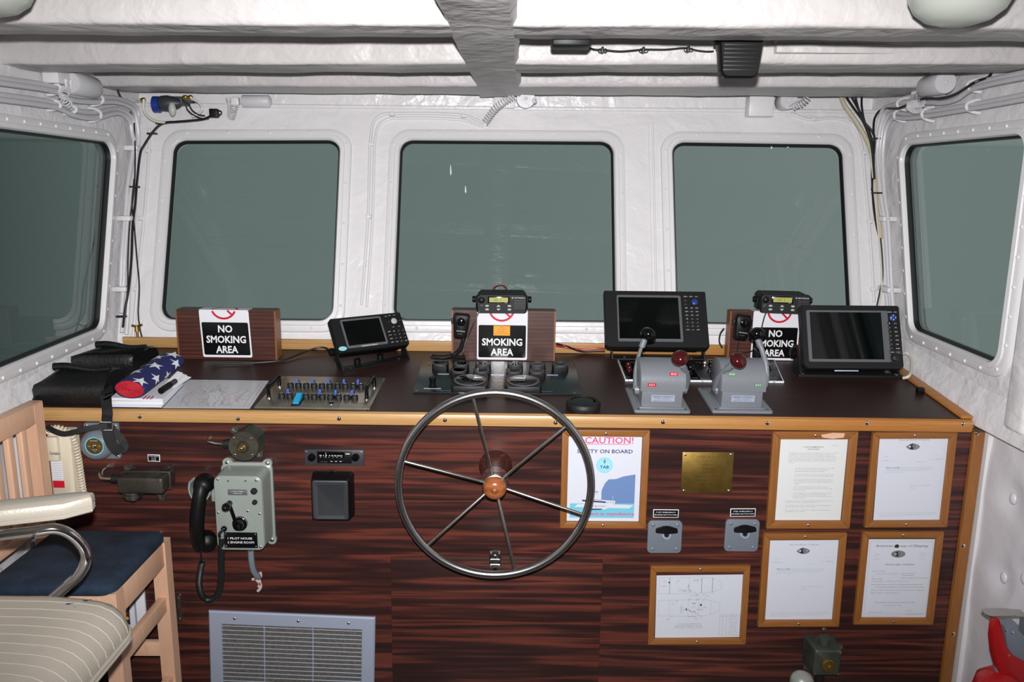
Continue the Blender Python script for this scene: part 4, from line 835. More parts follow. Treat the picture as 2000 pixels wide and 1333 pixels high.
mb = MB(PF); mb.coil([(x0 + .002, y1 + .000, .045), (x0 + .02, y1 + .012, .045), (x1 - .02, y1 + .010, .045), (x1 + .004, y1 - .012, .04), (x1 + .012, y1 - .08, .035), (x1 + .012, y1 - .14, .03), (x1 + .010, y0 + .02, .02)], .0085, .0095, .0032, CREAM, 6, 9); mb.obj('coiled_cord', tel)

# car radio and loudspeaker ------------------------------------------------------------
p0, p1 = on(PF, 594.5, 878.5, .01), on(PF, 711, 911, .01)
rad = thing('tuner_radio', 'slim black dial radio let into the console above the square speaker', 'radio', PF, ((p0.x + p1.x) / 2, (p0.y + p1.y) / 2, 0))
mb = MB(PF); x0, x1, y0, y1 = p0.x, p1.x, p1.y, p0.y; mb.box(x0, x1, y0, y1, .0005, .010, DKGREY, .0015); mb.text('VOL', x0 + .006, y1 - .006, .0102, WHITEP, h=.0028, res=1); mb.text('TUN', x1 - .008, y1 - .006, .0102, WHITEP, h=.0028, res=1); mb.obj('face_plate', rad)
for x in (608, 693.7): q = on(PF, x, 895, .02); mb = MB(PF); mb.lathe([(.0118, .009), (.0118, .020), (.0105, .023), (.006, .024), (0, .0245)], (q.x, q.y, 0), (0, 0, 1), BLACKG, 24); mb.obj('knob', rad)
q0, q1 = on(PF, 618.5, 882, .012), on(PF, 687, 906, .012); mb = MB(PF); mb.box(q0.x, q1.x, q1.y, q0.y, .009, .013, BLACK, .0012); mb.box(q0.x + .006, q1.x - .022, q1.y + .019, q0.y - .002, .0125, .0136, BLACKG); mb.box(q0.x + .036, q1.x - .022, q1.y + .001, q1.y + .009, .0125, .015, BLACKG, .001)
for k, s_ in enumerate(('54', '6', '7', '8', '10', '12', '14', '16')): mb.text(s_, q0.x + .012 + k * .0092, q1.y + .0255, .0139, WHITEP, h=.0045, w=.006 if len(s_) > 1 else .003, res=1, bold=.02)
for k, s_ in enumerate(('88', '92', '96', '100', '104', '108')): mb.text(s_, q0.x + .012 + k * .0128, q1.y + .0205, .0139, WHITEP, h=.0022, res=1)
mb.box(q0.x + .0275, q0.x + .0290, q1.y + .019, q0.y - .003, .0136, .0145, BTN); mb.box(q1.x - .018, q1.x - .005, q0.y - .0085, q0.y - .006, .0128, .0134, WHITEP); dome(mb, q1.x - .009, q1.y + .018, .0128, .002, BLACKG)
for k in range(3): mb.box(q0.x + .042 + k * .014, q0.x + .049 + k * .014, q1.y + .0065, q1.y + .0078, .015, .0154, WHITEP)
mb.text('PRESS TO EJECT', q0.x + .022, q1.y + .005, .0134, INKL, h=.002, w=.022, res=1); mb.obj('dial', rad)
HK = .055; p0, p1 = on(PF, 608, 938, HK), on(PF, 682, 1017, HK)
spk = thing('loudspeaker', 'square black loudspeaker with perforated grille under the dial radio', 'speaker', PF, ((p0.x + p1.x) / 2, (p0.y + p1.y) / 2, 0))
x0, x1, y0, y1 = p0.x, p1.x, p1.y, p0.y
mb = MB(PF); mb.loft([[(x, y, z) for x, y in rrect(x0 - k, x1 + k, y0 - k, y1 + k, .008)] for k, z in ((.008, .001), (.008, .012), (.005, .030), (.003, HK - .006), (-.001, HK - .001))], BLACK); mb.obj('cabinet', spk)
mb = MB(PF); mb.loft([[(x, y, z) for x, y in rrect(x0 + k, x1 - k, y0 + k, y1 - k, .007)] for k, z in ((.002, HK - .003), (.002, HK), (.006, HK + .002), (.010, HK + .0005))], DKGREY)
for i in range(26):
    for j in range(28):
        x = x0 + .018 + i * (x1 - x0 - .034) / 25 + (j % 2) * .0016; y = y0 + .018 + j * (y1 - y0 - .034) / 27; mb.disc(x, y, HK + .0009, .0012, BLACK, 6)
mb.obj('grille', spk)
mb = MB(PF); mb.tube([((x0 + x1) / 2 - .02, y1 + .004, .01), ((x0 + x1) / 2 - .01, y1 + .013, .01), ((x0 + x1) / 2 + .005, y1 + .012, .008), ((x0 + x1) / 2 + .012, y1 + .004, .006)], .0022, CABBLK, 6, sm=4); mb.obj('lead', spk)

# small green switch box, stub post, hung picture sheet, hasp ----------------------------
HB = .085; p0, p1 = on(PF, 1593, 1272, HB), on(PF, 1640, 1321, HB)
gb_ = thing('outlet_box', 'small green cast switch box with brass cover below the lowest certificate', 'switch box', PF, ((p0.x + p1.x) / 2, (p0.y + p1.y) / 2, 0))
x0, x1, y0, y1 = p0.x, p1.x, p1.y, p0.y; mb = MB(PF); mb.loft([[(x, y, z) for x, y in rrect(x0 - k, x1 + k, y0 - k, y1 + k, .006)] for k, z in ((.006, .002), (.006, .01), (.002, .06), (0, HB - .004), (-.004, HB))], GREENP)
mb.cyl(((x0 + x1) / 2, y1 - .01, .045), ((x0 + x1) / 2, y1 + .022, .045), .019, .017, GREENP, 20)
for x, y in ((1640, 1264.5), (1575, 1304)): e = on(PF, x, y, .008); mb.lathe([(.011, .0005), (.011, .009), (0, .009)], (e.x, e.y, 0), (0, 0, 1), GREENP, 14); mb.cyl((e.x, e.y, .012), ((e.x + (x0 + x1) / 2) / 2, e.y - .004, .014), .009, .012, GREENP, 8); dome(mb, e.x, e.y, .009, .0055, CHROME)
for x in (x0 + .006, x1 - .005):
    for y in (y0 + .006, y1 - .007): dome(mb, x, y, HB - .001, .0038, CHROME)
mb.obj('housing', gb_)
q = on(PF, 1619.5, 1303, HB + .01); mb = MB(PF); mb.lathe([(.0235, HB - .002), (.0235, HB + .006), (.020, HB + .011), (.006, HB + .013), (.003, HB + .018), (0, HB + .018)], (q.x, q.y, 0), (0, 0, 1), BRASS, 28); mb.obj('screw_cover', gb_)
mb = MB(PF); mb.cyl(((x0 + x1) / 2 - .006, y0 + .005, .05), ((x0 + x1) / 2 - .006, y0 - .05, .05), .017, .013, BLACKR, 18); mb.obj('cable_gland', gb_)
e = on(PF, 1611, 1232.5, .006); mb = MB(PF); mb.lathe([(.009, .0003), (.009, .004), (.005, .007), (0, .007)], (e.x, e.y, 0), (0, 0, 1), BRONZE, 18); mb.obj('screw_plug', label='small dull round screw plug in the panel above the green switch box label', cat='plug', origin=(e.x, e.y, 0))
e = at(1567, 1322, 2.12); mb = MB(); mb.lathe([(.034, -.02), (.034, 0), (.033, .010), (.026, .022), (.013, .029), (0, .031)], (e.x, e.y, e.z - .018), (0, 0, 1), GREYGL, 32); mb.lathe([(.05, FZ + .001), (.05, FZ + .01), (.028, FZ + .02), (.028, e.z - .03), (0, e.z - .03)], (e.x, e.y, .0), (0, 0, 1), GREYGL, 24); mb.obj('stub_post', label='rounded grey post top rising at the bottom edge beside the green switch box', cat='post', origin=(e.x, e.y, 0))
p0, p1 = on(PF, 214, 1136, .012), on(PF, 287, 1232, .012); t = thing('picture_sheet', 'white-bordered colour picture board on the console under the wooden chair seat', 'picture', PF, ((p0.x + p1.x) / 2, p1.y, 0))
mb = MB(PF); mb.box(p0.x, p1.x, p1.y, p0.y, .001, .012, SIGNW, .002); mb.box(p1.x - .034, p1.x - .028, p1.y, p0.y, .012, .0135, ALU); mb.obj('board', t)
mb = MB(PF); xa, xb = p0.x + .006, p0.x + .055; mb.flat([(xa, p1.y + .02), (xb, p1.y + .02), (xb, p0.y - .01), (xa, p0.y - .01)], .0124, INK)
for k in range(26):
    x, y = random.uniform(xa + .008, xb - .008), random.uniform(p1.y + .028, p0.y - .02); mb.disc(x, y, .0126 + k * .00002, random.uniform(.004, .008), random.choice((BRASSB, BRASS, ORANGE, BTN, BLACKG)), 9)
mb.obj('colour_picture', t)
p0, p1 = on(PF, 343, 1163, .006), on(PF, 356, 1217, .006); mb = MB(PF); mb.prism(rrect(p0.x, p1.x, p1.y, p0.y, .006), .0003, .006, STEEL, .001)
for y in (p1.y + .012, p0.y - .012): dome(mb, (p0.x + p1.x) / 2, y, .006, .004, CHROME)
mb.obj('hinge_plate', label='small steel hinge plate beside the front leg of the wooden chair', cat='hinge', origin=(p0.x, p1.y, 0))
e = on(PF, 311, 1043.5, .006); mb = MB(PF); dome(mb, e.x, e.y, .0003, .008, CHROME, .012, 16); mb.obj('dome_screw', label='chrome dome screw on the panel just above the chair seat corner', cat='screw', origin=(e.x, e.y, 0))
# ================================================================== on the counter top
C = lambda x, y, h=0: on(CF, x, y, h)
def up(o): return CF @ Matrix.Translation(Vector(o))                       # a copy of the counter's frame at a point
def upright(x, y, h=0, yaw=0):                                             # frame standing plumb on the counter at a pixel: x right, y back, z up
    w = CF @ C(x, y, h); return frame(w, (cos(yaw), sin(yaw), 0), (-sin(yaw), cos(yaw), 0))

# three laminate boxes along the back, a notice pasted over each ------------------------
def no_smoking(fr, x0, x1, top, bot, blk, ytop, depth, cut, cx, cy, R, full=True, skew=0, label='', note=False):
    """sheet bent over the box edge: white head with a red prohibition ring, black field with white lettering. fr: box front (x right, y up, z out)"""
    mb = MB(fr); z = .0014; w = x1 - x0; S = lambda x, y: (x + skew * (top - y), y)
    mb.prism([S(*q) for q in rpoly([(x0, bot), (x1, bot), (x1, top), (x0, top)], .006, 4)], .0004, z, SIGNW)
    mb.box(x0, x1, top - .0014, top + .0014, z - depth, z, SIGNW) if False else None
    mb.box(x0, x1, top + .0002, top + .0014, -depth, z, SIGNW)
    m = .0055; mb.flat([S(*q) for q in rrect(x0 + m, x1 - m, bot + m * 1.5, blk, .005, 4)], z + .0003, SIGNB)
    # prohibition ring, folded at the edge
    N = 48; rw = R * .16
    for k in range(N):
        a, b = 2 * pi * k / N, 2 * pi * (k + 1) / N; q = [(cx + r * cos(t), cy + r * sin(t)) for r, t in ((R - rw, a), (R, a), (R, b), (R - rw, b))]
        if max(p[1] for p in q) <= top: mb.add([(p[0], p[1], z + .0003) for p in q], [(0, 1, 2, 3)], SIGNR)
        elif min(p[1] for p in q) >= top: mb.add([(p[0], top + .0017, z - (p[1] - top)) for p in q if True], [(0, 1, 2, 3)], SIGNR)
    d = R * .707; e1, e2 = (cx - d, cy + d), (cx + d, cy - d); tt = (e1[1] - top) / (e1[1] - e2[1]); tt = max(0, min(1, tt)); em = (e1[0] + (e2[0] - e1[0]) * tt, top - .0005)
    mb.line(em, e2, rw * .95, z + .0004, SIGNR)
    H = blk - bot; xc = (x0 + x1) / 2
    for s_, f, ww in (('NO', .815, .29), ('SMOKING', .515, .80), ('AREA', .225, .45)):
        y = bot + H * f; mb.text(s_, S(xc, y)[0], y, z + .0006, WHITEP, h=H * .205, w=w * ww, bold=.026)
    mb.line((xc - w * .2, bot + m * 2.6), (xc + w * .17, bot + m * 2.6), .0008, z + .0006, INKL)
    o = mb.obj('no_smoking_sign', label=label, cat='sign', origin=((x0 + x1) / 2, bot, 0), group='no smoking notices')
    return o
def box_on_counter(TL, TR, bl, depth, label, yaw=0):
    fr = upright(bl[0], bl[1], 0, yaw); O = fr.translation; FRT = frame(O, (cos(yaw), sin(yaw), 0), (0, 0, 1))   # front plane: x right, y up, z towards the viewer
    a = on(FRT, *TL); b = on(FRT, *TR); h = (a.y + b.y) / 2; x0, x1 = min(a.x, 0) if abs(a.x) > .02 else 0, b.x
    return FRT, x0, x1, h, fr
# left box
def make_box(FRT, x0, x1, h, d, label):
    t = thing('wooden_box', label, 'box', FRT, ((x0 + x1) / 2, 0, -d / 2), 'laminate boxes along the counter back')
    sk = math.tan(TILT) * d                                                # its foot is cut to the slope of the counter
    mb = MB(FRT); mb.add([(x0, .001, 0), (x1, .001, 0), (x1, h, 0), (x0, h, 0), (x0, .001 + sk, -d), (x1, .001 + sk, -d), (x1, h, -d), (x0, h, -d)], [(0, 1, 2, 3), (5, 4, 7, 6), (3, 2, 6, 7), (1, 0, 4, 5)], ROSE2); mb.obj('carcass', t)
    for x in (x0, x1):
        e = .006 if x == x1 else -.006; mb = MB(FRT); mb.add([(x, .001, -.0008), (x, .001 + sk, -d + .0008), (x, h - .0008, -d + .0008), (x, h - .0008, -.0008), (x + e, .001, -.0008), (x + e, .001 + sk, -d + .0008), (x + e, h - .0008, -d + .0008), (x + e, h - .0008, -.0008)], [(0, 3, 2, 1), (4, 5, 6, 7), (0, 1, 5, 4), (1, 2, 6, 5), (2, 3, 7, 6), (3, 0, 4, 7)], BOXEND); mb.obj('end_panel', t)
    return t
BXD = .064
F1 = frame(CF @ C(352, 702), (1, 0, -_e), (0, 0, 1)); a = on(F1, 345, 607); b = on(F1, 534, 605.5)
B1 = (F1, min(a.x, -.0), b.x, (a.y + b.y) / 2); make_box(*B1, BXD, 'dark wooden box at the left of the counter, its end panel of lighter wood')
q = on(F1, 388, 604.5); r = on(F1, 485, 605); k = on(F1, 440, 630); l_ = on(F1, 440, 698); cc = on(F1, 436, 599)
no_smoking(F1, q.x, r.x, B1[3], l_.y, k.y, 0, .05, 0, cc.x, cc.y, .047, skew=.04, label='no smoking notice on the leftmost wooden box, the N of its NO scuffed', )
F2 = frame(CF @ C(885, 704), (1, 0, -_e), (0, 0, 1)); a = on(F2, 884, 607); b = on(F2, 1083, 607.5); B2 = (F2, 0, b.x, (a.y + b.y) / 2)
make_box(*B2, BXD, 'dark wooden box behind the gauge panel with a radio on top')
q = on(F2, 932, 607); r = on(F2, 1031, 607); k = on(F2, 980, 635.5); l_ = on(F2, 980, 703); cc = on(F2, 980, 603)
N2 = no_smoking(F2, q.x, r.x, B2[3], l_.y, k.y, 0, .05, 0, cc.x, cc.y, .048, label='glossy no smoking notice on the middle box, partly covered by an orange note')
p0, p1 = on(F2, 964, 636.5, .002), on(F2, 996, 656, .002); mb = MB(F2); mb.box(p0.x, p1.x, p1.y, p0.y, .0026, .0034, ORANGE)
for k_, s_ in enumerate(('TEST', 'RADIO CHECK', 'CHANNEL 16', 'BEFORE GETTING UNDERWAY')): mb.text(s_, (p0.x + p1.x) / 2, p0.y - .006 - k_ * .0075, .0037, INK, h=.003, w=(p1.x - p0.x) * (.25, .5, .6, .85)[k_], res=1)
mb.obj('sticky_note', label='orange note stuck over the middle no smoking notice', cat='note', origin=((p0.x + p1.x) / 2, p1.y, 0))
F3 = frame(CF @ C(1423, 704), (1, 0, -_e), (0, 0, 1)); a = on(F3, 1427, 609); b = on(F3, 1624, 609); B3 = (F3, 0, b.x, (a.y + b.y) / 2)
make_box(*B3, .044, 'dark wooden box half hidden behind the large right-hand display')
q = on(F3, 1472, 610); r = on(F3, 1564, 610); k = on(F3, 1520, 640); l_ = on(F3, 1520, 704); cc = on(F3, 1523, 607)
no_smoking(F3, q.x, r.x, B3[3], l_.y, k.y, 0, .05, 0, cc.x, cc.y, .046, label='no smoking notice behind the right black lever knob')

# two-way radios and their hand microphones -------------------------------------------
def radio(label, FR, W, H, D, lab2, wires):
    """FR: front face frame (x right, y up, z out), origin bottom centre of the face"""
    t = thing('two_way_radio', label, 'radio', FR)
    w2 = W / 2
    mb = MB(FR); mb.loft([[(x, y, z) for x, y in rpoly([(-w2 * k, .004 + e), (w2 * k, .004 + e), (w2 * k, H * .80), (w2 * .88 * k, H * .98), (-w2 * .88 * k, H * .98), (-w2 * k, H * .80)], .006, 3)] for k, z, e in ((.98, -D, .004), (1, -.02, 0), (.98, -.012, 0))], BLACKP)
    for i in range(9): x = -w2 * .8 + i * W * .1; mb.box(x - .0015, x + .0015, H * .97, H * 1.0, -D * .95, -.03, BLACKP)
    mb.obj('chassis', t)
    lo = .011; hm = (H - lo) / 2; hh_ = (H + lo) / 2
    mb = MB(FR); mb.loft([[(x, y, z) for x, y in rpoly([(-w2 * k * .97, hm - hh_ * k), (w2 * k * .97, hm - hh_ * k), (w2 * k, hm + hh_ * .78 * k), (w2 * .90 * k, hm + hh_ * k), (-w2 * .90 * k, hm + hh_ * k), (-w2 * k, hm + hh_ * .78 * k)], .009, 4)] for k, z in ((1.0, -.014), (1.015, -.006), (1.0, .003), (.96, .006))], BLACK)
    mb.text('MOTOROLA', w2 * .70, H * .80, .0064, WHITEP, h=.0042, w=.036, bold=.01, res=1); mb.ringf(w2 * .42, H * .80, .0064, .0016, .0026, WHITEP, 14)
    for i in range(4): dome(mb, -w2 * .80 + i * .0095, H * .93, .004, .0015, WHITEP)
    for i in range(6): mb.line((w2 * .48, H * .64 - i * H * .1), (w2 * .92, H * .64 - i * H * .1), .0009, .0065, MIDGREY)
    mb.obj('face_plate', t)
    mb = MB(FR); x0, x1 = -w2 * .55, w2 * .30; mb.box(x0, x1, H * .46, H * .88, .005, .0075, BLACKG, .001); mb.box(x0 + .005, x1 - .005, H * .52, H * .82, .0074, .0082, LCD)
    mb.text('CH  1', (x0 + x1) / 2 - .006, H * .67, .0084, INK, h=.008, w=.026, res=1); mb.text('RADIUS', x1 - .012, H * .485, .0079, WHITEP, h=.002, res=1); mb.obj('display', t)
    mb = MB(FR); mb.lathe([(.0125, .004), (.0125, .007), (.0095, .008), (.0090, .020), (.006, .022), (0, .022)], (-w2 * .80, H * .66, 0), (0, 0, 1), BLACK, 20); mb.obj('volume_knob', t)
    for x in (-w2 * .58, w2 * .30):
        for y in (.28, .05): mb = MB(FR); mb.ell((x, H * y, .0062), (.0072, .0040, .003), BTN, 14, 6); mb.obj('button', t)
    for y, s_ in ((.28, 1), (.06, -1)):
        mb = MB(FR); mb.prism([(-w2 * .13 - .007, H * y - s_ * .0028), (-w2 * .13 + .007, H * y - s_ * .0028), (-w2 * .13, H * y + s_ * .0045)][::s_], .005, .0082, BTN); mb.obj('arrow_button', t)
    mb = MB(FR); mb.lathe([(.008, .004), (.008, .010), (0, .011)], (-w2 * .80, H * .26, 0), (0, 0, 1), BLACKR, 16); mb.obj('microphone_socket', t)
    mb = MB(FR)
    for s_ in (-1, 1): mb.box(min(s_ * (w2 + .001), s_ * (w2 + .004)), max(s_ * (w2 + .001), s_ * (w2 + .004)), -.002, H * .72, -D * .75, -D * .25, BLACK, .001)
    mb.box(-w2 - .004, w2 + .004, -.0025, .0, -D * .8, -D * .2, BLACK); mb.obj('bracket', t)
    for s_ in (-1, 1): mb = MB(FR); mb.lathe([(.010, 0), (.012, .003), (.012, .010), (.009, .013), (0, .013)], (s_ * (w2 + .004), H * .55, -D * .4), (s_, 0, 0), BLACK, 14); mb.obj('bracket_knob', t)
    if wires:
        for k_, m_ in ((0, CABRED), (.006, CABBLK)): mb = MB(FR); mb.tube([(-.035 + k_, H * .9, -D + .004), (-.03 + k_, H * 1.12, -D - .012), (-.005 + k_, H * 1.22, -D - .018), (.01 + k_, H * 1.05, -D - .014), (.012 + k_, H * .8, -D - .01)], .0022, m_, 6, sm=5); mb.obj('power_wire', t)
    return t
def face(x, y, depth_y, yaw, tilt):
    o = at(x, y, depth_y); ex = Vector((cos(yaw), sin(yaw), 0)); bk = Vector((-sin(yaw), cos(yaw), 0)); return frame(o, ex, bk * sin(tilt) + Vector((0, 0, cos(tilt))))
zb2 = (F2 @ Vector((0, B2[3], 0))).z; yb2 = (F2 @ Vector((0, 0, 0))).y
RF2 = face(980, 610.5, yb2 - .028, .0, .0); RF2.translation.z = zb2 + .0055
radio('black two-way radio on the middle box with red wire looped behind', RF2, .180, .056, .135, 0, True)
zb3 = (F3 @ Vector((0, B3[3], 0))).z; yb3 = F3.translation.y
RF3 = face(1532, 614.5, yb3 - .035, -.15, .03); RF3.translation.z = zb3 + .0085
radio('black two-way radio on the right box, turned to face left', RF3, .176, .058, .145, 0, False)
def microphone(label, fr, x, y, turn, w, h, cord, tail):
    """fr: box front; x, y: its middle there"""
    FR = fr @ Matrix.Translation(Vector((x, y, 0))) @ Matrix.Rotation(turn, 4, 'Z'); t = thing('hand_microphone', label, 'microphone', FR)
    pr = [(-.40, -.40), (-.30, -.50), (.30, -.50), (.40, -.40), (.50, .22), (.50, .40), (.40, .50), (-.40, .50), (-.50, .40), (-.50, .22)]
    mb = MB(FR); mb.loft([[(a * w * k, b * h * k, z) for a, b in pr] for k, z in ((.92, .008), (1, .012), (1, .030), (.90, .040), (.70, .044))], BLACK); mb.ell((0, h * .2, .036), (w * .36, h * .22, .012), BLACKG); mb.text('MOTOROLA', .002, -h * .16, .0448, WHITEP, h=.0035, w=w * .5, res=1, bold=.01); mb.line((-w * .14, -h * .27), (w * .14, -h * .27), .0015, .0445, MIDGREY); mb.obj('housing', t)
    mb = MB(FR); mb.box(-w * .5 - .006, -w * .5 + .003, h * .08, h * .28, .014, .028, BLACKR, .002); mb.obj('talk_button', t)
    mb = MB(FR); mb.cyl((0, h * .1, .0008), (0, h * .1, .012), .010, .007, BLACK); mb.obj('hanger', t)
    inv = FR.inverted() @ fr
    if cord: mb = MB(fr); mb.coil(cord, .0070, .0050, .0021, CABBLK, 6, 9); mb.obj('coiled_cord', t)
    if tail: mb = MB(fr); mb.tube(tail, .0022, CABBLK, 6, sm=6); mb.obj('cord_lead', t)
    return t
q = on(F2, 900, 638, .03)
G = lambda F, x, y, z: on(F, x, y, z)
microphone('black hand microphone hung on the left of the middle box', F2, q.x, q.y, -.08, .060, .092, [G(F2, 906, 663, .03), G(F2, 899, 682, .04), G(F2, 885, 694, .05), G(F2, 866, 699, .075), G(F2, 846, 697, .085), G(F2, 850, 698, .07), G(F2, 875, 698, .05), G(F2, 909, 699, .045)], [G(F2, 909, 699, .045), G(F2, 905, 690, .06), G(F2, 908, 672, .05), G(F2, 914, 658, .045), G(F2, 925, 632, .05), G(F2, 936, 608, .045)])
q = on(F3, 1450, 641, .03)
microphone('black hand microphone hung on the right box beside the black lever knob', F3, q.x, q.y, -.12, .060, .094, [G(F3, 1477, 680, .02), G(F3, 1479, 694, .03), G(F3, 1482, 690, .04), G(F3, 1472, 680, .04)], [G(F3, 1443, 667, .03), G(F3, 1440, 686, .03), G(F3, 1438, 692, .035), G(F3, 1462, 688, .04), G(F3, 1477, 680, .02), G(F3, 1483, 660, .03), G(F3, 1492, 622, .04), G(F3, 1496, 612, .04)])

# displays -------------------------------------------------------------------------------
def display(name, label, FR, W, H, D, scr, rim, keys, draw, chamf, base, cat='navigation display'):
    """FR: front face, origin bottom centre; scr, rim: fractions x0,x1,y0,y1 of the face"""
    t = thing(name, label, cat, FR)
    X = lambda u: (u - .5) * W; Y = lambda v: v * H
    c_ = chamf; pl = [(X(0) + c_, 0), (X(1) - c_, 0), (X(1), c_), (X(1), H - c_ * .4), (X(1) - c_ * .4, H), (X(0) + c_ * .4, H), (X(0), H - c_ * .4), (X(0), c_)]
    mb = MB(FR); mb.loft([[(x * k, (y - H / 2) * k + H / 2, z) for x, y in pl] for k, z in ((.80, -D), (.86, -D * .9), (.93, -D * .42), (1, -D * .34), (1, -.003), (.985, 0))], BLACKP); mb.obj('case', t)
    mb = MB(FR); mb.loft([[(x, y, z) for x, y in rrect(X(rim[0]) + k, X(rim[1]) - k, Y(rim[2]) + k, Y(rim[3]) - k, .006)] for k, z in ((0, .0002), (.0008, .0022))], MIDGREY); mb.obj('bezel', t)
    mb = MB(FR); mb.box(X(scr[0]), X(scr[1]), Y(scr[2]), Y(scr[3]), .0016, .0028, SCREEN); mb.obj('screen', t)
    for (u, v, w, h, s_, m_) in keys:
        mb = MB(FR); mb.box(X(u) - w / 2, X(u) + w / 2, Y(v) - h / 2, Y(v) + h / 2, .0002, .0022, m_ or BLACKR, .0006); mb.text(s_, X(u), Y(v), .0024, WHITEP, h=min(.0032, h * .5), w=min(w * .75, .0030 * len(s_)), res=1); mb.obj('key', t)
    draw(t, X, Y)
    base(t)
    return t
def bracket(t, FR, CFR, W, pts, wd, zt, knobs=None, col=BLACKP):
    """trunnion: floor strip on the counter (frame CFR, x along it) with two uprights"""
    mb = MB(CFR); mb.box(-W / 2, W / 2, -wd, wd, .0008, .004, col, .001)
    mb.obj('base_strip', t)
    for s_ in (-1, 1):
        mb = MB(CFR); x0, x1 = sorted((s_ * (W / 2 - .005), s_ * (W / 2))); mb.loft([[(x, a, b) for a, b in pts] for x in (x0, x1)], col); mb.obj('upright', t)
        mb = MB(CFR); mb.lathe([(.013, 0), (.015, .003), (.015, .012), (.011, .016), (0, .016)], (s_ * (W / 2), pts[2][0] * .5 + pts[3][0] * .5, zt), (s_, 0, 0), BLACK, 16); mb.obj('tilt_knob', t)
        screw(t, CFR, s_ * W * .36, -wd * .3, .0036, .005)
# small plotter, twisted to the right
PFm = Matrix.Identity(4)
yw = .62
D1 = face(734, 681.5, 2.750, yw, .5936)
def draw1(t, X, Y):
    mb = MB(D1); q = (X(.868), Y(.74)); mb.lathe([(.011, .0003), (.011, .004), (.009, .0055), (0, .0055)], (q[0], q[1], 0), (0, 0, 1), BTN, 24); mb.obj('rocker_button', t)
    mb = MB(D1); mb.flat([(X(.06) + .015 * cos(a), Y(.115) + .008 * sin(a)) for a in [2 * pi * k / 24 for k in range(24)]], .0006, SKYB); mb.text('FURUNO', X(.06), Y(.115), .0009, BLUEB, h=.0035, w=.020, shear=.2, res=1); mb.obj('badge', t)
    mb = MB(D1); mb.text('NAVIGATION DISPLAY', X(.43), Y(.115), .0026, WHITEP, h=.0042, w=.062, res=1, bold=.02); mb.obj('title_strip', t)
keys1 = [(.775 + .0, .90, .012, .005, 'MODE', None), (.83, .915, .011, .005, 'EVENT', None), (.895, .915, .011, .005, 'MENU', None), (.955, .745, .007, .006, '+', None), (.79, .735, .007, .006, '-', None), (.83, .565, .012, .005, 'ZOOM', None), (.915, .565, .012, .005, 'CTR', None)] + [(.755 + c_ * .068, .44 - r_ * .105, .014, .009, s_, None) for r_, row in enumerate((('DISP', '1', '2', '3'), ('PLOT', '4', '5', '6'), ('MARK', '7', '8', '9'), ('ALARM', 'CLR', '0', 'ENT'))) for c_, s_ in enumerate(row)]
b0 = C(731, 711)
dv = (D1.to_3x3() @ Vector((1, 0, 0))); BR1 = frame(CF @ b0, dv, CF.to_3x3() @ Vector((0, 1, 0))); BR1 = frame(CF @ b0, CF.to_3x3() @ Vector((cos(yw), sin(yw), 0)), CF.to_3x3() @ Vector((-sin(yw), cos(yw), 0)))
def base1(t):
    bracket(t, D1, BR1, .262, [(-.022, .001), (.024, .001), (.055, .062), (.040, .072), (-.020, .012)], .024, .055)
    for x in (-.055, .035): mb = MB(BR1); mb.lathe([(.012, 0), (.012, .018), (.008, .020), (0, .02)], (x, .022, .0045), (0, 0, 1), BLACK, 14); mb.obj('clamp_knob', t)
display('plotter', 'small black chart plotter tilted back and turned towards the wheel, oval blue badge', D1, .274, .1286 * 1.02, .075, (.150, .665, .165, .875), (.125, .695, .095, .935), keys1, draw1, .008, base1)
# large plotter behind the left throttle
D2 = face(1284.5, 679, 2.780, -.0238, .5738)
def draw2(t, X, Y):
    mb = MB(D2); mb.lathe([(.0115, .0003), (.0115, .005), (.009, .007), (0, .0072)], (X(.885), Y(.80), 0), (0, 0, 1), BLUEB, 24); mb.obj('cursor_button', t)
keys2 = [(.80 + c_ * .054, .90, .017, .009, s_, None) for c_, s_ in enumerate(('BRILL', 'MENU', 'ESC'))] + [(.797, .83, .016, .009, '+', None), (.797, .765, .016, .009, '-', None)] + [(.802 + c_ * .050, .695 - r_ * .064, .015, .009, s_, None) for r_, row in enumerate((('EBL', 'VRM', 'MOB'), ('MARK', 'TLL', 'RNG'), ('HDG', 'CTR', 'OFF'), ('1', '2', '3'), ('4', '5', '6'), ('7', '8', '9'), ('MODE', '0', 'ENT'))) for c_, s_ in enumerate(row)]
BR2 = up(C(1284, 700))
def base2(t): bracket(t, D2, BR2, .345, [(-.022, .001), (.022, .001), (.040, .066), (.012, .075), (-.018, .014)], .022, .050)
display('plotter', 'large black plotter with grey-rimmed blank screen behind the left throttle control', D2, .3706, .2222, .09, (.138, .725, .145, .875), (.122, .752, .095, .918), keys2, draw2, .010, base2)
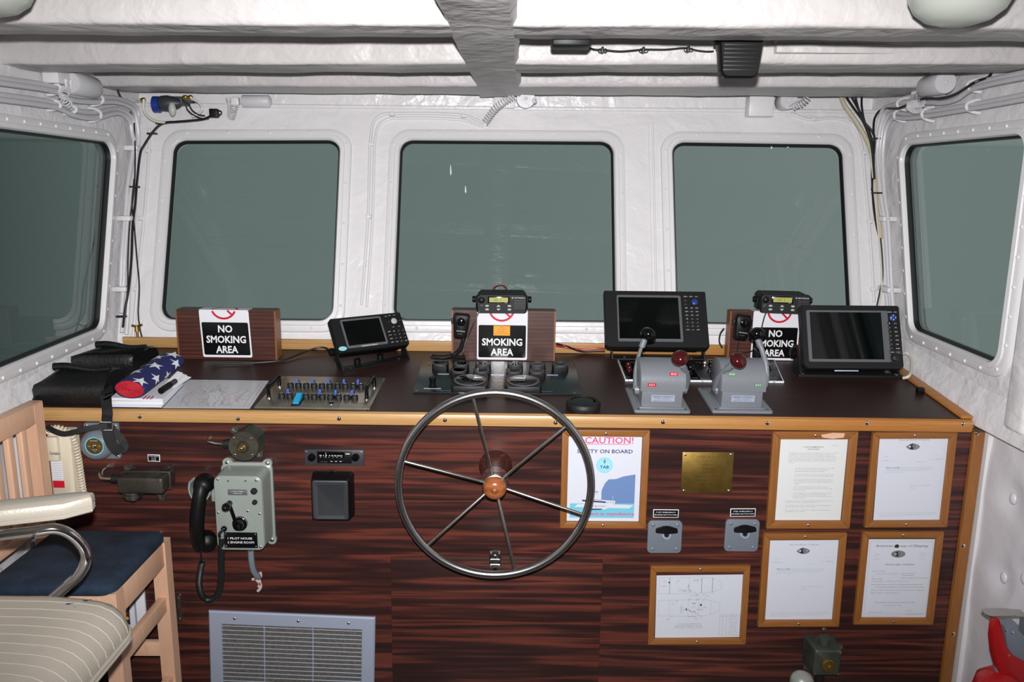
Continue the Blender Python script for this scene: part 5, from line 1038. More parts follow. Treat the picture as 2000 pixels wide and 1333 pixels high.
# radar display at the right end
D3 = face(1669, 721, 2.660, -.0033, .3808)
def draw3(t, X, Y):
    mb = MB(D3); mb.lathe([(.012, .0003), (.012, .004), (.010, .0055), (0, .0055)], (X(.925), Y(.805), 0), (0, 0, 1), BLUEB, 24)
    for k in range(4): a = k * pi / 2; mb.disc(X(.925) + .0075 * cos(a), Y(.805) + .0075 * sin(a), .0058, .0018, WHITEP, 8)
    mb.obj('cursor_button', t)
    mb = MB(D3); mb.lathe([(.017, .0003), (.017, .003), (.0135, .004), (.0130, .016), (.010, .018), (0, .018)], (X(.91), Y(.17), 0), (0, 0, 1), BLACKR, 28); mb.obj('rotary_knob', t)
    mb = MB(D3); mb.box(X(.30), X(.54), -.009, -.004, -.004, .0, ALU, .001); mb.obj('name_strip', t)
keys3 = [(.897, .895, .020, .010, 'BRILL', None), (.955, .895, .017, .010, 'ESC', None)] + [(.883 + c_ * .062 + r_ * .001, .715 - r_ * .0655, .016, .010, s_, None) for r_, row in enumerate((('1', 'F1'), ('2', 'F2'), ('3', 'EBL'), ('4', 'VRM'), ('5', 'GAIN'), ('6', 'SEA'), ('7', 'RAIN'))) for c_, s_ in enumerate(row)] + [(.888, .262, .022, .011, 'POWER', None), (.953, .262, .020, .011, 'TX', DKGREY)]
BR3 = up(C(1654, 733))
def base3(t):
    mb = MB(BR3); mb.prism(rrect(-.182, .184, -.030, .050, .006), .0008, .010, BLACKP, .001); mb.obj('base_plate', t)
    mb = MB(BR3); mb.add([(-.15, -.01, .012), (.15, -.01, .012), (.15, .035, .030), (-.15, .035, .030)], [(0, 1, 2, 3)], STEEL); mb.add([(-.15, -.01, .0105), (.15, -.01, .0105), (.15, .035, .0285), (-.15, .035, .0285)], [(3, 2, 1, 0)], STEEL); mb.obj('reflector_strip', t)
    for s_ in (-1, 1):
        x0, x1 = sorted((s_ * .176, s_ * .168)); mb = MB(BR3); mb.loft([[(x, a, b) for a, b in ((-.026, .010), (.045, .010), (.075, .085), (.05, .095), (-.02, .020))] for x in (x0, x1)], BLACKP); mb.obj('upright', t)
        mb = MB(BR3); mb.lathe([(.018, 0), (.020, .003), (.020, .012), (.014, .016), (0, .016)], (s_ * .176, .045, .065), (s_, 0, 0), BLACK, 16); mb.obj('tilt_knob', t)
        mb = MB(BR3); dome(mb, s_ * .165, -.018, .0098, .006, CHROME); mb.obj('screw', t)
display('radar_display', 'black radar display with wide grey bezel at the right end of the counter', D3, .3431, .2241, .09, (.082, .805, .148, .885), (.048, .875, .105, .918), keys3, draw3, .014, base3)

# gauge panel --------------------------------------------------------------------------
a, b, c, d = C(829, 708.5), C(1124, 710.5), C(1135, 772), C(802, 770)
x0, x1 = (a.x + d.x) / 2, (b.x + c.x) / 2; y0, y1 = (c.y + d.y) / 2, (a.y + b.y) / 2
gp = thing('gauge_panel', 'dark engine gauge panel with ten small and two large dials behind the wheel', 'gauge panel', CF, ((x0 + x1) / 2, (y0 + y1) / 2, 0))
mb = MB(CF); mb.box(x0, x1, y0, y1, .0006, .005, TEALP, .001); xm = on(CF, 972, 735, .005).x
mb.text('PORT MAIN ENG', C(875, 764, .005).x, C(875, 764, .005).y, .0054, SKYB, h=.004, w=.075, res=1); mb.text('STBD MAIN ENG', C(1055, 765, .005).x, C(1055, 765, .005).y, .0054, SKYB, h=.004, w=.080, res=1); mb.text('DETROIT DIESEL', C(1086, 745, .005).x, C(1086, 745, .005).y, .0054, MIDGREY, h=.005, w=.05, res=1)
for x, y in ((838, 711), (1117, 713), (814, 764), (1122, 768)): q = C(x, y, .005); dome(mb, q.x, q.y, .005, .004, CHROME)
for x, y, w in ((866, 731, .038), (1079, 733, .038), (902, 768, .02), (1030, 768, .02)): q = C(x, y, .005); mb.box(q.x - w / 2, q.x + w / 2, q.y - .0022, q.y + .0022, .005, .0062, ALU)
mb.obj('panel_plate', gp)
mb = MB(CF); q0, q1 = C(957, 762, .006), C(985, 709, .006); mb.box(q0.x, q1.x, y0 + .012, y1 - .004, .0055, .0075, MYLAR, .0005); mb.box(q0.x, q1.x, C(970, 732, .008).y - .003, C(970, 732, .008).y + .003, .0075, .009, ALU); mb.obj('centre_strip', gp)
def gauge(x, y, r, hz, needle, big=False, rect=True):
    q = C(x, y, hz); o = Vector((q.x, q.y, 0)); s_ = r * 1.12
    mb = MB(CF); mb.loft([[(o.x + a_, o.y + b_, z) for a_, b_ in rrect(-s_ * k, s_ * k, -s_ * k, s_ * k, .006 if not big else .008, 3)] for k, z in ((1, .0052), (1, hz - .004), (.97, hz - .001))], BLACK)
    mb.lathe([(r, hz - .003), (r, hz + .001), (r * .92, hz + .002), (r * .90, hz), (r * .90, hz - .006)], (o.x, o.y, 0), (0, 0, 1), MIDGREY, 32); g = mb.obj('gauge', gp)
    mb = MB(CF); mb.disc(o.x, o.y, hz - .0002, r * .9, DIALF, 32)
    for k in range(9): an = radians(220 - k * 32.5); mb.line((o.x + r * .62 * cos(an), o.y + r * .62 * sin(an)), (o.x + r * .80 * cos(an), o.y + r * .80 * sin(an)), r * .04, hz, WHITEP)
    mb.line((o.x, o.y), (o.x + r * .75 * cos(needle), o.y + r * .75 * sin(needle)), r * .05, hz + .0002, WHITEP); mb.disc(o.x, o.y, hz + .0004, r * .1, BLACKG, 12); mb.obj('dial', g)
    mb = MB(CF); mb.lathe([(r * .9, 0), (r * .86, .0012), (0, .0013)], (o.x, o.y, hz + .0008), (0, 0, 1), LENS, 32); mb.obj('lens', g)
HG = .028
for x, y in ((860, 709.6), (900.5, 710), (943.6, 710.3), (1006, 710.8), (1050, 711.2), (1094, 711.8), (896.5, 723), (940, 723.6), (1004, 724), (1049, 724.6)): gauge(x, y, .0245, HG, radians(random.uniform(190, 235)))
for x, y in ((918, 742.6), (1022, 743.8)): gauge(x, y, .0525, HG, radians(208), True)
q = C(845, 758, .005); mb = MB(CF); mb.box(q.x - .028, q.x + .028, q.y - .010, q.y - .005, .005, .0064, ALU); mb.lathe([(.013, .005), (.013, .012), (.010, .014), (.010, .030), (.0115, .032), (.0115, .040), (0, .041)], (q.x, q.y + .004, 0), (0, 0, 1), BLACK, 20); mb.obj('dimmer_knob', gp)
q = C(1139.5, 783.5, .024); t = thing('round_gauge', 'round black-rimmed glass gauge lying by the wheel top', 'gauge', CF, (q.x, q.y, 0))
mb = MB(CF); mb.lathe([(.052, .0006), (.054, .006), (.054, .017), (.049, .024), (.041, .026), (.039, .024), (.039, .014), (0, .014)], (q.x, q.y, 0), (0, 0, 1), BLACKR, 40); mb.obj('rim', t)
mb = MB(CF); mb.disc(q.x, q.y, .0145, .039, DIALF, 36)
for k in range(24): an = 2 * pi * k / 24; mb.line((q.x + .030 * cos(an), q.y + .030 * sin(an)), (q.x + .036 * cos(an), q.y + .036 * sin(an)), .001, .0148, WHITEP)
mb.obj('dial', t); mb = MB(CF); mb.lathe([(.039, .0225), (.02, .0235), (0, .024)], (q.x, q.y, 0), (0, 0, 1), LENS, 36); mb.obj('lens', t)

# light switch panel --------------------------------------------------------------------
a, b, c, d = C(551, 738), C(753, 741), C(722, 802), C(497, 798.5); cc, w, h, an = (a + b + c + d) / 4, ((b - a).length + (c - d).length) / 2, ((a - d).length + (b - c).length) / 2, atan2((c - d).y, (c - d).x)
sp = thing('switch_console', 'metal switch panel with two rows of fuse caps and blue toggles', 'switch panel', CF, (cc.x, cc.y, 0))
mb = MB(CF); mb.prism([(d.x, d.y), (c.x, c.y), (b.x, b.y), (a.x, a.y)], .0006, .006, PLATE, .0012)
ln = lambda p, q, wd=.0012: mb.line(C(*p, .006), C(*q, .006), wd, .0063, INK)
ln((572, 742), (722, 745)); ln((552, 763), (708, 766)); ln((708, 766), (722, 745)); ln((658, 797), (668, 782)); ln((690, 788), (715, 789))
for k_, (x, y) in enumerate(((540, 786), (538, 789), (535, 792))): q = C(x, y, .006); mb.text(('NAV LIGHT', 'SIGNAL PANEL', '24 VOLTS DC')[k_], q.x, q.y, .0063, INK, h=.0035, w=.028 - k_ * .002, res=1, bold=.02)
for x, y in ((613, 788.5), (676, 790), (684, 791)): q = C(x, y, .006); mb.text('12V' if x < 650 else 'O', q.x, q.y, .0063, INK, h=.004, res=1)
for x, y in ((551.5, 738.5), (749.5, 741.5), (718, 800.5), (501, 798)): q = C(x, y, .006); dome(mb, q.x, q.y, .006, .0035, CHROME)
mb.obj('panel_plate', sp)
rows = [[(567.6 + k * 15.3, 754.2 + k * .25) for k in range(10)], [(550.4 + k * 15.85, 775 + k * .35) for k in range(10)]]
for r_ in rows:
    for k, (x, y) in enumerate(r_):
        q = C(x, y, .012); mb = MB(CF); mb.lathe([(.0105, .006), (.0105, .019), (.0095, .021), (.0055, .0215), (.0055, .023), (0, .0235)], (q.x, q.y, 0), (0, 0, 1), BLACKR, 18); mb.lathe([(.0050, .0232), (.0045, .0255), (0, .026)], (q.x, q.y, 0), (0, 0, 1), CHROME, 12); mb.obj('fuse_cap', sp)
for x, y, ms in ((580, 753, 0), (610.5, 753.5, 0), (641, 754, 0), (672, 754.5, 0), (699.5, 755, 0), (563, 774, 0), (594.5, 775.5, 1), (625.5, 775, 0), (656, 776, 0), (688, 776.5, 0)):
    q = C(x, y, .010); mb = MB(CF); mb.cyl((q.x, q.y, .006), (q.x, q.y, .016), .0065, .006, BLACK, 12); mb.obj('toggle_base', sp) if False else None
    mb.box(q.x - .0035, q.x + .0035, q.y - .004, q.y + .004, .014, .020 if ms else .034, BLUEK, .0015); mb.box(q.x + .0045, q.x + .008, q.y + .004, q.y + .008, .014, .026, REDK, .001); mb.obj('toggle', sp)
for p, r_ in (((525, 777), (546, 755)), ((716.5, 780), (731.5, 757))):
    q0, q1 = C(*p, .006), C(*r_, .006); hh = .043; mb = MB(CF); mb.tube([(q0.x, q0.y, .006), (q0.x, q0.y, hh - .008), (q0.x + (q1.x - q0.x) * .06, q0.y + (q1.y - q0.y) * .06, hh), (q0.x + (q1.x - q0.x) * .94, q0.y + (q1.y - q0.y) * .94, hh), (q1.x, q1.y, hh - .008), (q1.x, q1.y, .006)], .0062, BLACKG, 10)
    for q in (q0, q1): mb.lathe([(.009, .006), (.009, .009), (.0065, .010)], (q.x, q.y, 0), (0, 0, 1), STEEL, 14)
    mb.obj('handle', sp)
q0, q1 = C(568, 793, .006), C(594, 779, .006); mb = MB(CF); mb.box(q0.x, q1.x, q0.y, q1.y, .006, .009, BLACK, .001); mb.add([(q0.x + .004, q0.y + .008, .009), (q1.x - .004, q0.y + .008, .009), (q1.x - .004, q1.y - .002, .009), (q0.x + .004, q1.y - .002, .009), (q0.x + .004, q0.y + .008, .013), (q1.x - .004, q0.y + .008, .013), (q1.x - .004, q1.y - .002, .026), (q0.x + .004, q1.y - .002, .026)], [(0, 1, 5, 4), (4, 5, 6, 7), (2, 3, 7, 6), (1, 2, 6, 5), (3, 0, 4, 7)], CYAN); mb.obj('rocker_switch', sp)
q = C(647, 788, .007); mb = MB(CF); mb.lathe([(.012, .006), (.012, .008), (.010, .009), (.009, .0075), (0, .0075)], (q.x, q.y, 0), (0, 0, 1), CHROME, 24); mb.disc(q.x, q.y, .0079, .0088, BLACK, 20); mb.obj('socket', sp)

# engine throttle controls -----------------------------------------------------------
def throttle(label, fl_, fr_, levers, labs, plate_lbl):
    a = C(*fl_, .006); b = C(*fr_, .006); FR = up((((a + b) / 2).x, a.y, 0)); W = (b - a).length
    t = thing('throttle_control', label, 'throttle control', FR)
    D = .205; w2 = W / 2
    mb = MB(FR); mb.prism(rrect(-w2, w2, 0, D, .008), .0008, .009, GREYP, .002)
    for sx_ in (-1, 1):
        for y in (.014, D - .014): mb.disc(sx_ * (w2 - .014), y, .0092, .004, INK, 12)
    mb.obj('base_plate', t)
    hw, y0, d, h1, R_ = .0635, .020, .135, .070, .0675                     # pedestal, then the arched hood
    mb = MB(FR); mb.box(-hw, hw, y0 + .002, y0 + d - .002, .008, h1 + .01, GREYP, .004); mb.box(-hw - .006, hw + .006, y0 - .004, y0 + d + .004, .008, .013, GREYP, .004); mb.obj('pedestal', t)
    mb = MB(FR); pr = [(y0 - .004, h1 - .004)] + [(y0 + d / 2 - (d / 2 + .004) * cos(pi * k / 18), h1 + .012 + R_ * sin(pi * k / 18)) for k in range(19)] + [(y0 + d + .004, h1 - .004)]
    cl = [(y, z) for y, z in pr]; L = []
    for x, k in ((-hw - .0065, .97), (-hw - .005, 1), (hw + .005, 1), (hw + .0065, .97)): L.append([(x, (y - y0 - d / 2) * k + y0 + d / 2, (z - h1) * k + h1) for y, z in cl])
    mb.loft(L, GREYP); mb.obj('hood', t, sharp=50)
    inv = FR.inverted(); cy = y0 + d / 2; cz = h1 + .004
    for s_, pts, kx, ky, km, kr in levers:
        x = s_ * (hw + .013)
        def lift(px, py, xx):                                             # pixel onto the vertical plane the lever swings in
            o = inv @ EYE; dd = inv.to_3x3() @ ray(px, py); tt = (xx - o.x) / dd.x if abs(dd.x) > .08 else None
            return o, dd
        P_ = []
        n_ = len(pts)
        for i, (px, py) in enumerate(pts):
            yy = cy - .0 + (pts_depth[s_ if False else 0]) * 0 if False else cy + LV[label[0:5]][levers.index((s_, pts, kx, ky, km, kr))] * i / (n_ - 1)
            o = inv @ EYE; dd = inv.to_3x3() @ ray(px, py); tt = (yy - o.y) / dd.y; P_.append(o + dd * tt)
        mb = MB(FR); mb.cyl((s_ * hw, P_[0].y, P_[0].z), (P_[0].x + s_ * .004, P_[0].y, P_[0].z), .017, .015, GREYP, 20); mb.obj('pivot_boss', t)
        mb = MB(FR); mb.tube([P_[0]] + P_[1:], lambda q: .0115 - .0035 * min(1, q * 1.3), GREYP, 12, sm=5, flat=.75); e = (P_[-1] - P_[-2]).normalized(); mb.cyl(P_[-1] - e * .022, P_[-1] + e * .004, .0105, .0098, GREYP, 14); lv = mb.obj('lever', t)
        yy = P_[-1].y + (e.y * .02); o = inv @ EYE; dd = inv.to_3x3() @ ray(kx, ky); kp = o + dd * ((yy - o.y) / dd.y)
        ax = (kp - P_[-1]); ax = ax.normalized() if ax.length > .01 else e
        mb = MB(FR); xx_, yy_ = basis(ax); rt = Matrix((xx_, yy_, ax)).transposed(); mb.ell(kp, (kr, kr, kr * .82), km, 28, 16, rt); mb.obj('knob', t)
    for x0_, x1_, px, py, s_, m_ in labs:                                   # embossed tape labels on the hood
        o = inv @ EYE; dd = inv.to_3x3() @ ray(px, py); best = None
        for k in range(1, 60):
            th = pi / 2 * k / 60; y = y0 + d / 2 - (d / 2 + .004) * cos(th); z = h1 + .012 + R_ * sin(th); q = o + dd * ((y - o.y) / dd.y)
            if best is None or abs(q.z - z) < best[0]: best = (abs(q.z - z), th, q.x, y, z)
        _, th, x, y, z = best; nrm = Vector((0, -cos(th), sin(th))); M_ = frame((x, y, z), (1, 0, 0), (0, sin(th), cos(th))); mb = MB(FR); mb.push(M_ @ Matrix.Translation(Vector((0, 0, .0006))))
        ww = x1_; mb.box(-ww / 2, ww / 2, -.0055, .0055, 0, .0008, m_); mb.text(s_, 0, 0, .0010, WHITEP, h=.0055, w=ww * .62, res=1); mb.push(Matrix.Identity(4)); mb.obj('tape_label', t, label=plate_lbl)
    M_ = frame((.002, y0 + .001, .042), (1, 0, 0), (0, 0, 1)); mb = MB(FR); mb.push(M_); mb.box(-.036, .036, -.0105, .0105, 0, .0012, ALU); mb.text('PANISH CONTROLS', 0, .005, .0015, INK, h=.0055, w=.062, res=1, bold=.01); mb.text('ATLANTIC MARINE DIV.', 0, -.0015, .0015, INK, h=.003, w=.05, res=1); mb.text('BRIDGEPORT, CONN. U.S.A.', 0, -.007, .0015, INK, h=.003, w=.056, res=1); mb.obj('name_plate', t)
    return t
LV = {'left ': (.05, -.085), 'right': (-.085, .05)}
throttle('left throttle control, grey with red tape labels, black lever raised', (1239, 804), (1349, 804.5), [(-1, [(1241, 761), (1241, 742), (1242, 720), (1249, 690), (1258, 666)], 1266, 653.5, BLACKG, .0255), (1, [(1338, 760), (1342, 742), (1340, 727), (1333, 714)], 1328, 700, REDK, .0265)], [(0, .026, 1316, 731, 'IDLE', REDL), (0, .026, 1273.5, 752, 'R E V', REDL)], 'red tape label')
throttle('right throttle control, grey with green tape labels, red knob over its front', (1391.5, 804.5), (1509.5, 804.5), [(-1, [(1398, 761), (1402, 742), (1412, 727), (1429, 714)], 1442, 705, REDK, .0265), (1, [(1492, 755), (1496, 735), (1495, 710), (1487, 681), (1481, 666)], 1478, 652.5, BLACKG, .0255)], [(0, .026, 1430, 731, 'IDLE', GREENL), (0, .026, 1481, 753, 'R E V', GREENL)], 'green tape label')

# alarm panel behind the throttles -------------------------------------------------------
a, b, c, d = C(1206, 706), C(1506, 706), C(1531, 749), C(1221, 745.5)
ap = thing('alarm_console', 'black white-edged control panel behind the two throttle controls', 'control panel', CF, ((a.x + c.x) / 2, (a.y + c.y) / 2, 0))
q4 = [(d.x, d.y), (c.x, c.y), (b.x + .012, b.y), (a.x, a.y)]; mb = MB(CF); mb.prism(q4, .0006, .007, SIGNW, .001); mb.flat(inset(q4, .0035), .0072, SIGNB)
P7 = lambda x, y: C(x, y, .0074)
for p, q in (((1213, 712), (1228, 744)), ((1352, 712), (1374, 748)), ((1497, 716), (1516, 740)), ((1240, 736), (1330, 738))): mb.line(P7(*p), P7(*q), .0015, .0076, MIDGREY)
for s_, x, y, w in (('RUDDER', 1355, 739, .03), ('TILLER  3', 1353, 743, .022), ('NAVAL TYPE', 1508, 739, .034), ('1-2-96', 1509, 743, .024), ('ALARM', 1233, 708, .02), ('PUMP', 1365, 708.5, .02), ('PUMP', 1392, 709, .02), ('TEST', 1395, 744, .02), ('HYDRAULIC', 1225, 737, .02)): q = P7(x, y); mb.text(s_, q.x, q.y, .0078, WHITEP, h=.004, w=w, res=1)
for x, y in ((1212, 707), (1512, 747)): q = P7(x, y); dome(mb, q.x, q.y, .007, .003, CHROME)
mb.obj('panel_plate', ap)
for x, y, m_ in ((1227, 716, REDK), (1229, 723, REDK), (1345, 731, BLACKG), (1348, 722, BLACKG), (1386, 730, BLACKG), (1376, 713, CHROME), (1388, 712, BLACKG), (1500, 722, BLACKG)):
    q = P7(x, y); mb = MB(CF); mb.lathe([(.012, .0074), (.012, .010), (.008, .012), (.0075, .020), (.004, .024), (0, .024)], (q.x, q.y, 0), (0, 0, 1), m_, 18); mb.obj('knob' if m_ is not CHROME else 'switch', ap)
q0, q1 = P7(1368, 742), P7(1383, 726); mb = MB(CF); mb.box(q0.x, q1.x, q0.y, q1.y, .0074, .012, DKGREY, .001); mb.obj('meter', ap)

# chart, booklets, flag, marker, black cube ------------------------------------------------
a, b, c, d = C(332, 742.5), C(525, 745), C(488, 799), C(270, 797.5)
ct = [(d.x, d.y), (c.x, c.y), (b.x, b.y), (a.x, a.y)]; mb = MB(CF); mb.prism(ct, .0006, .0018, CHART); K = lambda u, v: (d.x + (c.x - d.x) * u + (a.x - d.x) * v + (b.x - c.x - a.x + d.x) * u * v, d.y + (c.y - d.y) * u + (a.y - d.y) * v + (b.y - c.y - a.y + d.y) * u * v)
rg = random.Random(5)
for m_, n_ in ((CHARTR, 16), (CHARTG, 26)):
    for k in range(n_):
        u, v = rg.uniform(.28, .9), rg.uniform(.1, .82); an = rg.uniform(0, 6.3)
        for j in range(rg.randint(4, 12)):
            u2, v2 = u + .022 * cos(an), v + .05 * sin(an); an += rg.uniform(-.9, .9)
            if .24 < u2 < .96 and .06 < v2 < .92: mb.line(K(u, v), K(u2, v2), .0010, .0020, m_)
            u, v = u2, v2
for p, q in (((.26, .94), (.97, .94)), ((.97, .94), (.97, .04)), ((.62, .98), (.66, .04)), ((.93, .95), (.93, .05))): mb.line(K(*p), K(*q), .0010, .0020, CHARTG)
mb.obj('chart', label='laminated chart with red and grey lines lying left of the switch panel', cat='chart', origin=((a.x + c.x) / 2, (a.y + c.y) / 2, 0))
p0 = C(213, 797.5); p1 = C(318, 798); p2 = C(366, 748); zz = .0020
for k, (th, tw, sx_, sy_, lb, m_) in enumerate(((.0085, .0, 0, 0, 'thick white booklet at the bottom of the pile under the flag', PAPER), (.011, .02, .002, .004, 'white booklet in the middle of the pile under the flag', PAPER2), (.008, -.03, .002, .012, 'white booklet with ragged edges directly under the rolled flag', PAPER))):
    e1 = Vector((p1.x - p0.x, 0, 0)); e2 = Vector((p2.x - p1.x, p2.y - p1.y, 0)) * (.86 - .04 * k); o_ = Vector((p0.x + sx_, p0.y + sy_, 0)); rr = Matrix.Rotation(tw, 3, 'Z'); e1 = rr @ e1; e2 = rr @ e2
    pl = [(q.x, q.y) for q in (o_, o_ + e1, o_ + e1 + e2, o_ + e2)]; mb = MB(CF); t = thing('booklet', lb, 'booklet', CF, (o_ + (e1 + e2) / 2 + Vector((0, 0, zz))).to_tuple(), 'booklets under the flag')
    mb.prism(inset(pl, .002), zz + .001, zz + th - .001, m_); mb.obj('pages', t); mb = MB(CF); mb.prism(pl, zz + .0002, zz + .001, NAVYP if k == 0 else SIGNW); mb.prism(pl, zz + th - .001, zz + th - .0002, SIGNW)
    for j in range(5): q = o_ + e1 * (.55 + .08 * j) + e2 * .06; 
    mb.obj('cover', t); zz += th
fz = zz + .0335
f0 = C(253, 761.5, fz); f1 = C(334, 704, fz); ax = (f1 - f0); L_ = ax.length; ax.normalize(); sd = Vector((ax.y, -ax.x, 0)); rx, rz = .047, .0300
flag = thing('folded_flag', 'rolled flag with white stars on blue and a red end, lying on the booklets', 'flag', CF, ((f0 + f1) / 2 - Vector((0, 0, rz))).to_tuple())
def FP(th, s_, k=1.0): kk = k * (1 + .05 * sin(s_ * 9) * cos(th * 2)); return f0 + ax * (s_ * L_) + sd * (rx * kk * cos(th)) + Vector((0, 0, rz * kk * sin(th)))
mb = MB(CF); NS, NT = 14, 40
Ls = [[FP(2 * pi * k / NT, 0, .93) for k in range(NT)], [FP(2 * pi * k / NT, .015, 1.0) for k in range(NT)]] + [[FP(2 * pi * k / NT, .03 + .94 * i / NS, 1 + .02 * noise.noise(Vector((i * .7, k * .4, 2)))) for k in range(NT)] for i in range(NS + 1)] + [[FP(2 * pi * k / NT, 1, .88) for k in range(NT)]]
mb.loft(Ls, FLAGB, cap0=False)
for th, s_, rot in ((1.95, .80, .2), (2.05, .30, .5), (1.15, .93, .1), (1.25, .50, .4), (.35, .78, .3), (.28, .28, .2), (2.7, .55, .3), (-.35, .55, .4), (.9, .05, .1)):
    R_ = .025; pts = []
    for k in range(10): r_ = R_ if k % 2 == 0 else R_ * .40; a_ = rot + pi / 2 + k * pi / 5; du, dv = r_ * cos(a_), r_ * sin(a_); pts.append(FP(th - du / .040, s_ + dv / L_, 1.035))
    cen = FP(th, s_, 1.045); mb.add([cen] + pts, [(0, k + 1, (k + 1) % 10 + 1) for k in range(10)], SIGNW)
mb.obj('blue_cloth', flag)
mb = MB(CF); L2 = []; sl = []
for k in range(160): tt = k / 159; a_ = tt * 2 * pi * 5.5; sl.append(FP(a_, -.008 + .010 * tt, .08 + .80 * tt))
mb.tube(sl, .0032, FLAGR, 6); mb.add([f0 + ax * .002] + [FP(2 * pi * k / 30, .012, .92) for k in range(30)], [(0, (k + 1) % 30 + 1, k + 1) for k in range(30)], FLAGR); mb.obj('red_stripe_end', flag, label='red rolled end')
mb = MB(CF); q = C(292, 777, zz + .001); 
for k in range(6): mb.box(q.x - .016 + k * .0055, q.x - .013 + k * .0055, q.y - .012, q.y + .012, zz + .0004, zz + .0016, FLAGR if k % 2 == 0 else SIGNW)
mb.obj('striped_card', label='small red and white striped card tucked in front of the rolled flag', cat='card', origin=(q.x, q.y, zz))
q0, q1 = C(318, 758, zz + .010), C(352, 755, zz + .010); q2 = C(334, 747, zz + .010); mb = MB(CF); t = thing('marker', 'black marker lying on the booklets beside the flag', 'marker', CF, (q0.x, q0.y, zz))
m0, m1 = C(314, 764, zz + .024), C(336, 749, zz + .024); dd = (m1 - m0).normalized(); mb.cyl(m0, m0 + dd * .055, .0095, .0095, BLACK, 18); mb.obj('cap', t); mb = MB(CF); mb.cyl(m0 + dd * .055, m1 + dd * .02, .0085, .008, DKGREY, 18); mb.obj('barrel', t)
q0, q1 = C(330, 757, zz + .001), C(361, 741, zz + .006)
for k in range(3): mb = MB(CF); d_ = (q1 - q0).normalized(); n_ = Vector((-d_.y, d_.x, 0)) * .013; o_ = q0 + n_ * (k - 1) * .7; e_ = q1 + n_ * (k - 1) * 1.3; mb.add([o_ - n_ + Vector((0, 0, .0006 + .0014 * k)), o_ + n_ + Vector((0, 0, .0006 + .0014 * k)), e_ + n_ * .9 + Vector((0, 0, .012 + .005 * k)), e_ - n_ * .9 + Vector((0, 0, .010 + .005 * k)), o_ - n_ + Vector((0, 0, .0014 + .0014 * k)), o_ + n_ + Vector((0, 0, .0014 + .0014 * k)), e_ + n_ * .9 + Vector((0, 0, .0128 + .005 * k)), e_ - n_ * .9 + Vector((0, 0, .0108 + .005 * k))], [(3, 2, 1, 0), (4, 5, 6, 7), (0, 1, 5, 4), (1, 2, 6, 5), (2, 3, 7, 6), (3, 0, 4, 7)], SIGNW if k != 1 else PAPER2); mb.obj('paper_strip', label='curled paper strip sticking out beside the marker and flag', cat='paper', group='curled papers by the flag', origin=(o_.x, o_.y, zz))
q = C(1797, 769); mb = MB(CF); mb.box(q.x - .011, q.x + .011, q.y - .007, q.y + .012, .0006, .020, BLACK, .002); mb.obj('black_clip_block', label='small black block near the right end of the counter', cat='block', origin=(q.x, q.y, 0))

# black shoulder bags -----------------------------------------------------------------
def bag(label, front, ridge, hf, hr, seed, back=.10):
    """front: pixels of the foot line (left, right); ridge: pixels of the rolled flap lip (left, right)"""
    a, b = C(*front[0]), C(*front[1]); c, d = C(*ridge[0], hr), C(*ridge[1], hr)
    t = thing('shoulder_bag', label, 'bag', CF, ((a.x + b.x) / 2, (a.y + c.y) / 2, 0))
    mb = MB(CF); L = []; N = 12
    for i in range(N + 1):
        u = i / N; xl, xr = a.x + (c.x - a.x) * 0, 0
        fx = a.x + (b.x - a.x) * u; rx_ = c.x + (d.x - c.x) * u; fy = a.y + (b.y - a.y) * u; ry = c.y + (d.y - c.y) * u
        e = min(u, 1 - u) * N; k = 1 if e >= 1 else .93; w = lambda j: .003 * noise.noise(Vector((u * 4 + seed, j * 2.1, 0)))
        L.append([(fx, fy + .004, .001), (fx, fy + w(1), hf * .35), (fx, fy + w(2), hf * .82 * k), (fx, fy + .012, hf * k), ((fx * .6 + rx_ * .4), fy * .6 + ry * .4, (hf * .5 + hr * .42) * k + w(3)), (rx_, ry - .004, (hr - .012) * k), (rx_, ry + back * .25, (hr - .008) * k), (rx_, ry + back * .8, hr * .75 * k), (rx_, ry + back, hr * .3), (rx_, ry + back, .001)])
    mb.loft(L, LEATHER); mb.obj('body', t, sharp=60)
    mb = MB(CF); pts = [(c.x + (d.x - c.x) * u - .004 * (1 - u), c.y + (d.y - c.y) * u + .004, hr - .002 + .004 * sin(u * 7) - .004 * u) for u in [k / 12 for k in range(13)]]
    mb.tube(pts, lambda q: .0115 * (1 - .35 * q), LEATHER, 12); mb.obj('flap_lip', t); return t, a, b, c, d
bag2 = bag('black shoulder bag at the back, against the window corner', ((140, 735), (262, 733)), ((190, 673), (284, 676)), .07, .105, 4)
bag1 = bag('black shoulder bag at the front edge with a strap hanging over the counter edge', ((68, 793), (206, 795)), ((107, 716), (214, 719)), .068, .105, 1)
def ribbon(mb, pts, nrm, w, th, mt, sm=6):
    P = smooth_path(pts, sm); L = []
    for i in range(len(P)):
        T = (P[min(i + 1, len(P) - 1)] - P[max(0, i - 1)]).normalized(); nn = Vector(nrm) if not callable(nrm) else Vector(nrm(i / (len(P) - 1))); sdv = T.cross(nn); sdv = sdv.normalized() * w / 2 if sdv.length > 1e-6 else Vector((w / 2, 0, 0)); up_ = sdv.cross(T).normalized() * th / 2
        L.append([P[i] - sdv - up_, P[i] + sdv - up_, P[i] + sdv + up_, P[i] - sdv + up_])
    mb.loft(L, mt)
Q = lambda x, y, z: PF @ on(PF, x, y, z)
mb = MB(); ribbon(mb, [CF @ C(208, 752, .050), CF @ C(209, 772, .052), CF @ (C(210, 795) + Vector((0, 0, .034))), Q(209.5, 805, .050), Q(209, 818, .048), Q(209, 836, .044)], lambda t_: (0, -min(1, t_ * 1.8), max(.12, 1.1 - 1.9 * t_)), .032, .003, WEB); mb.obj('strap', bag1[0])
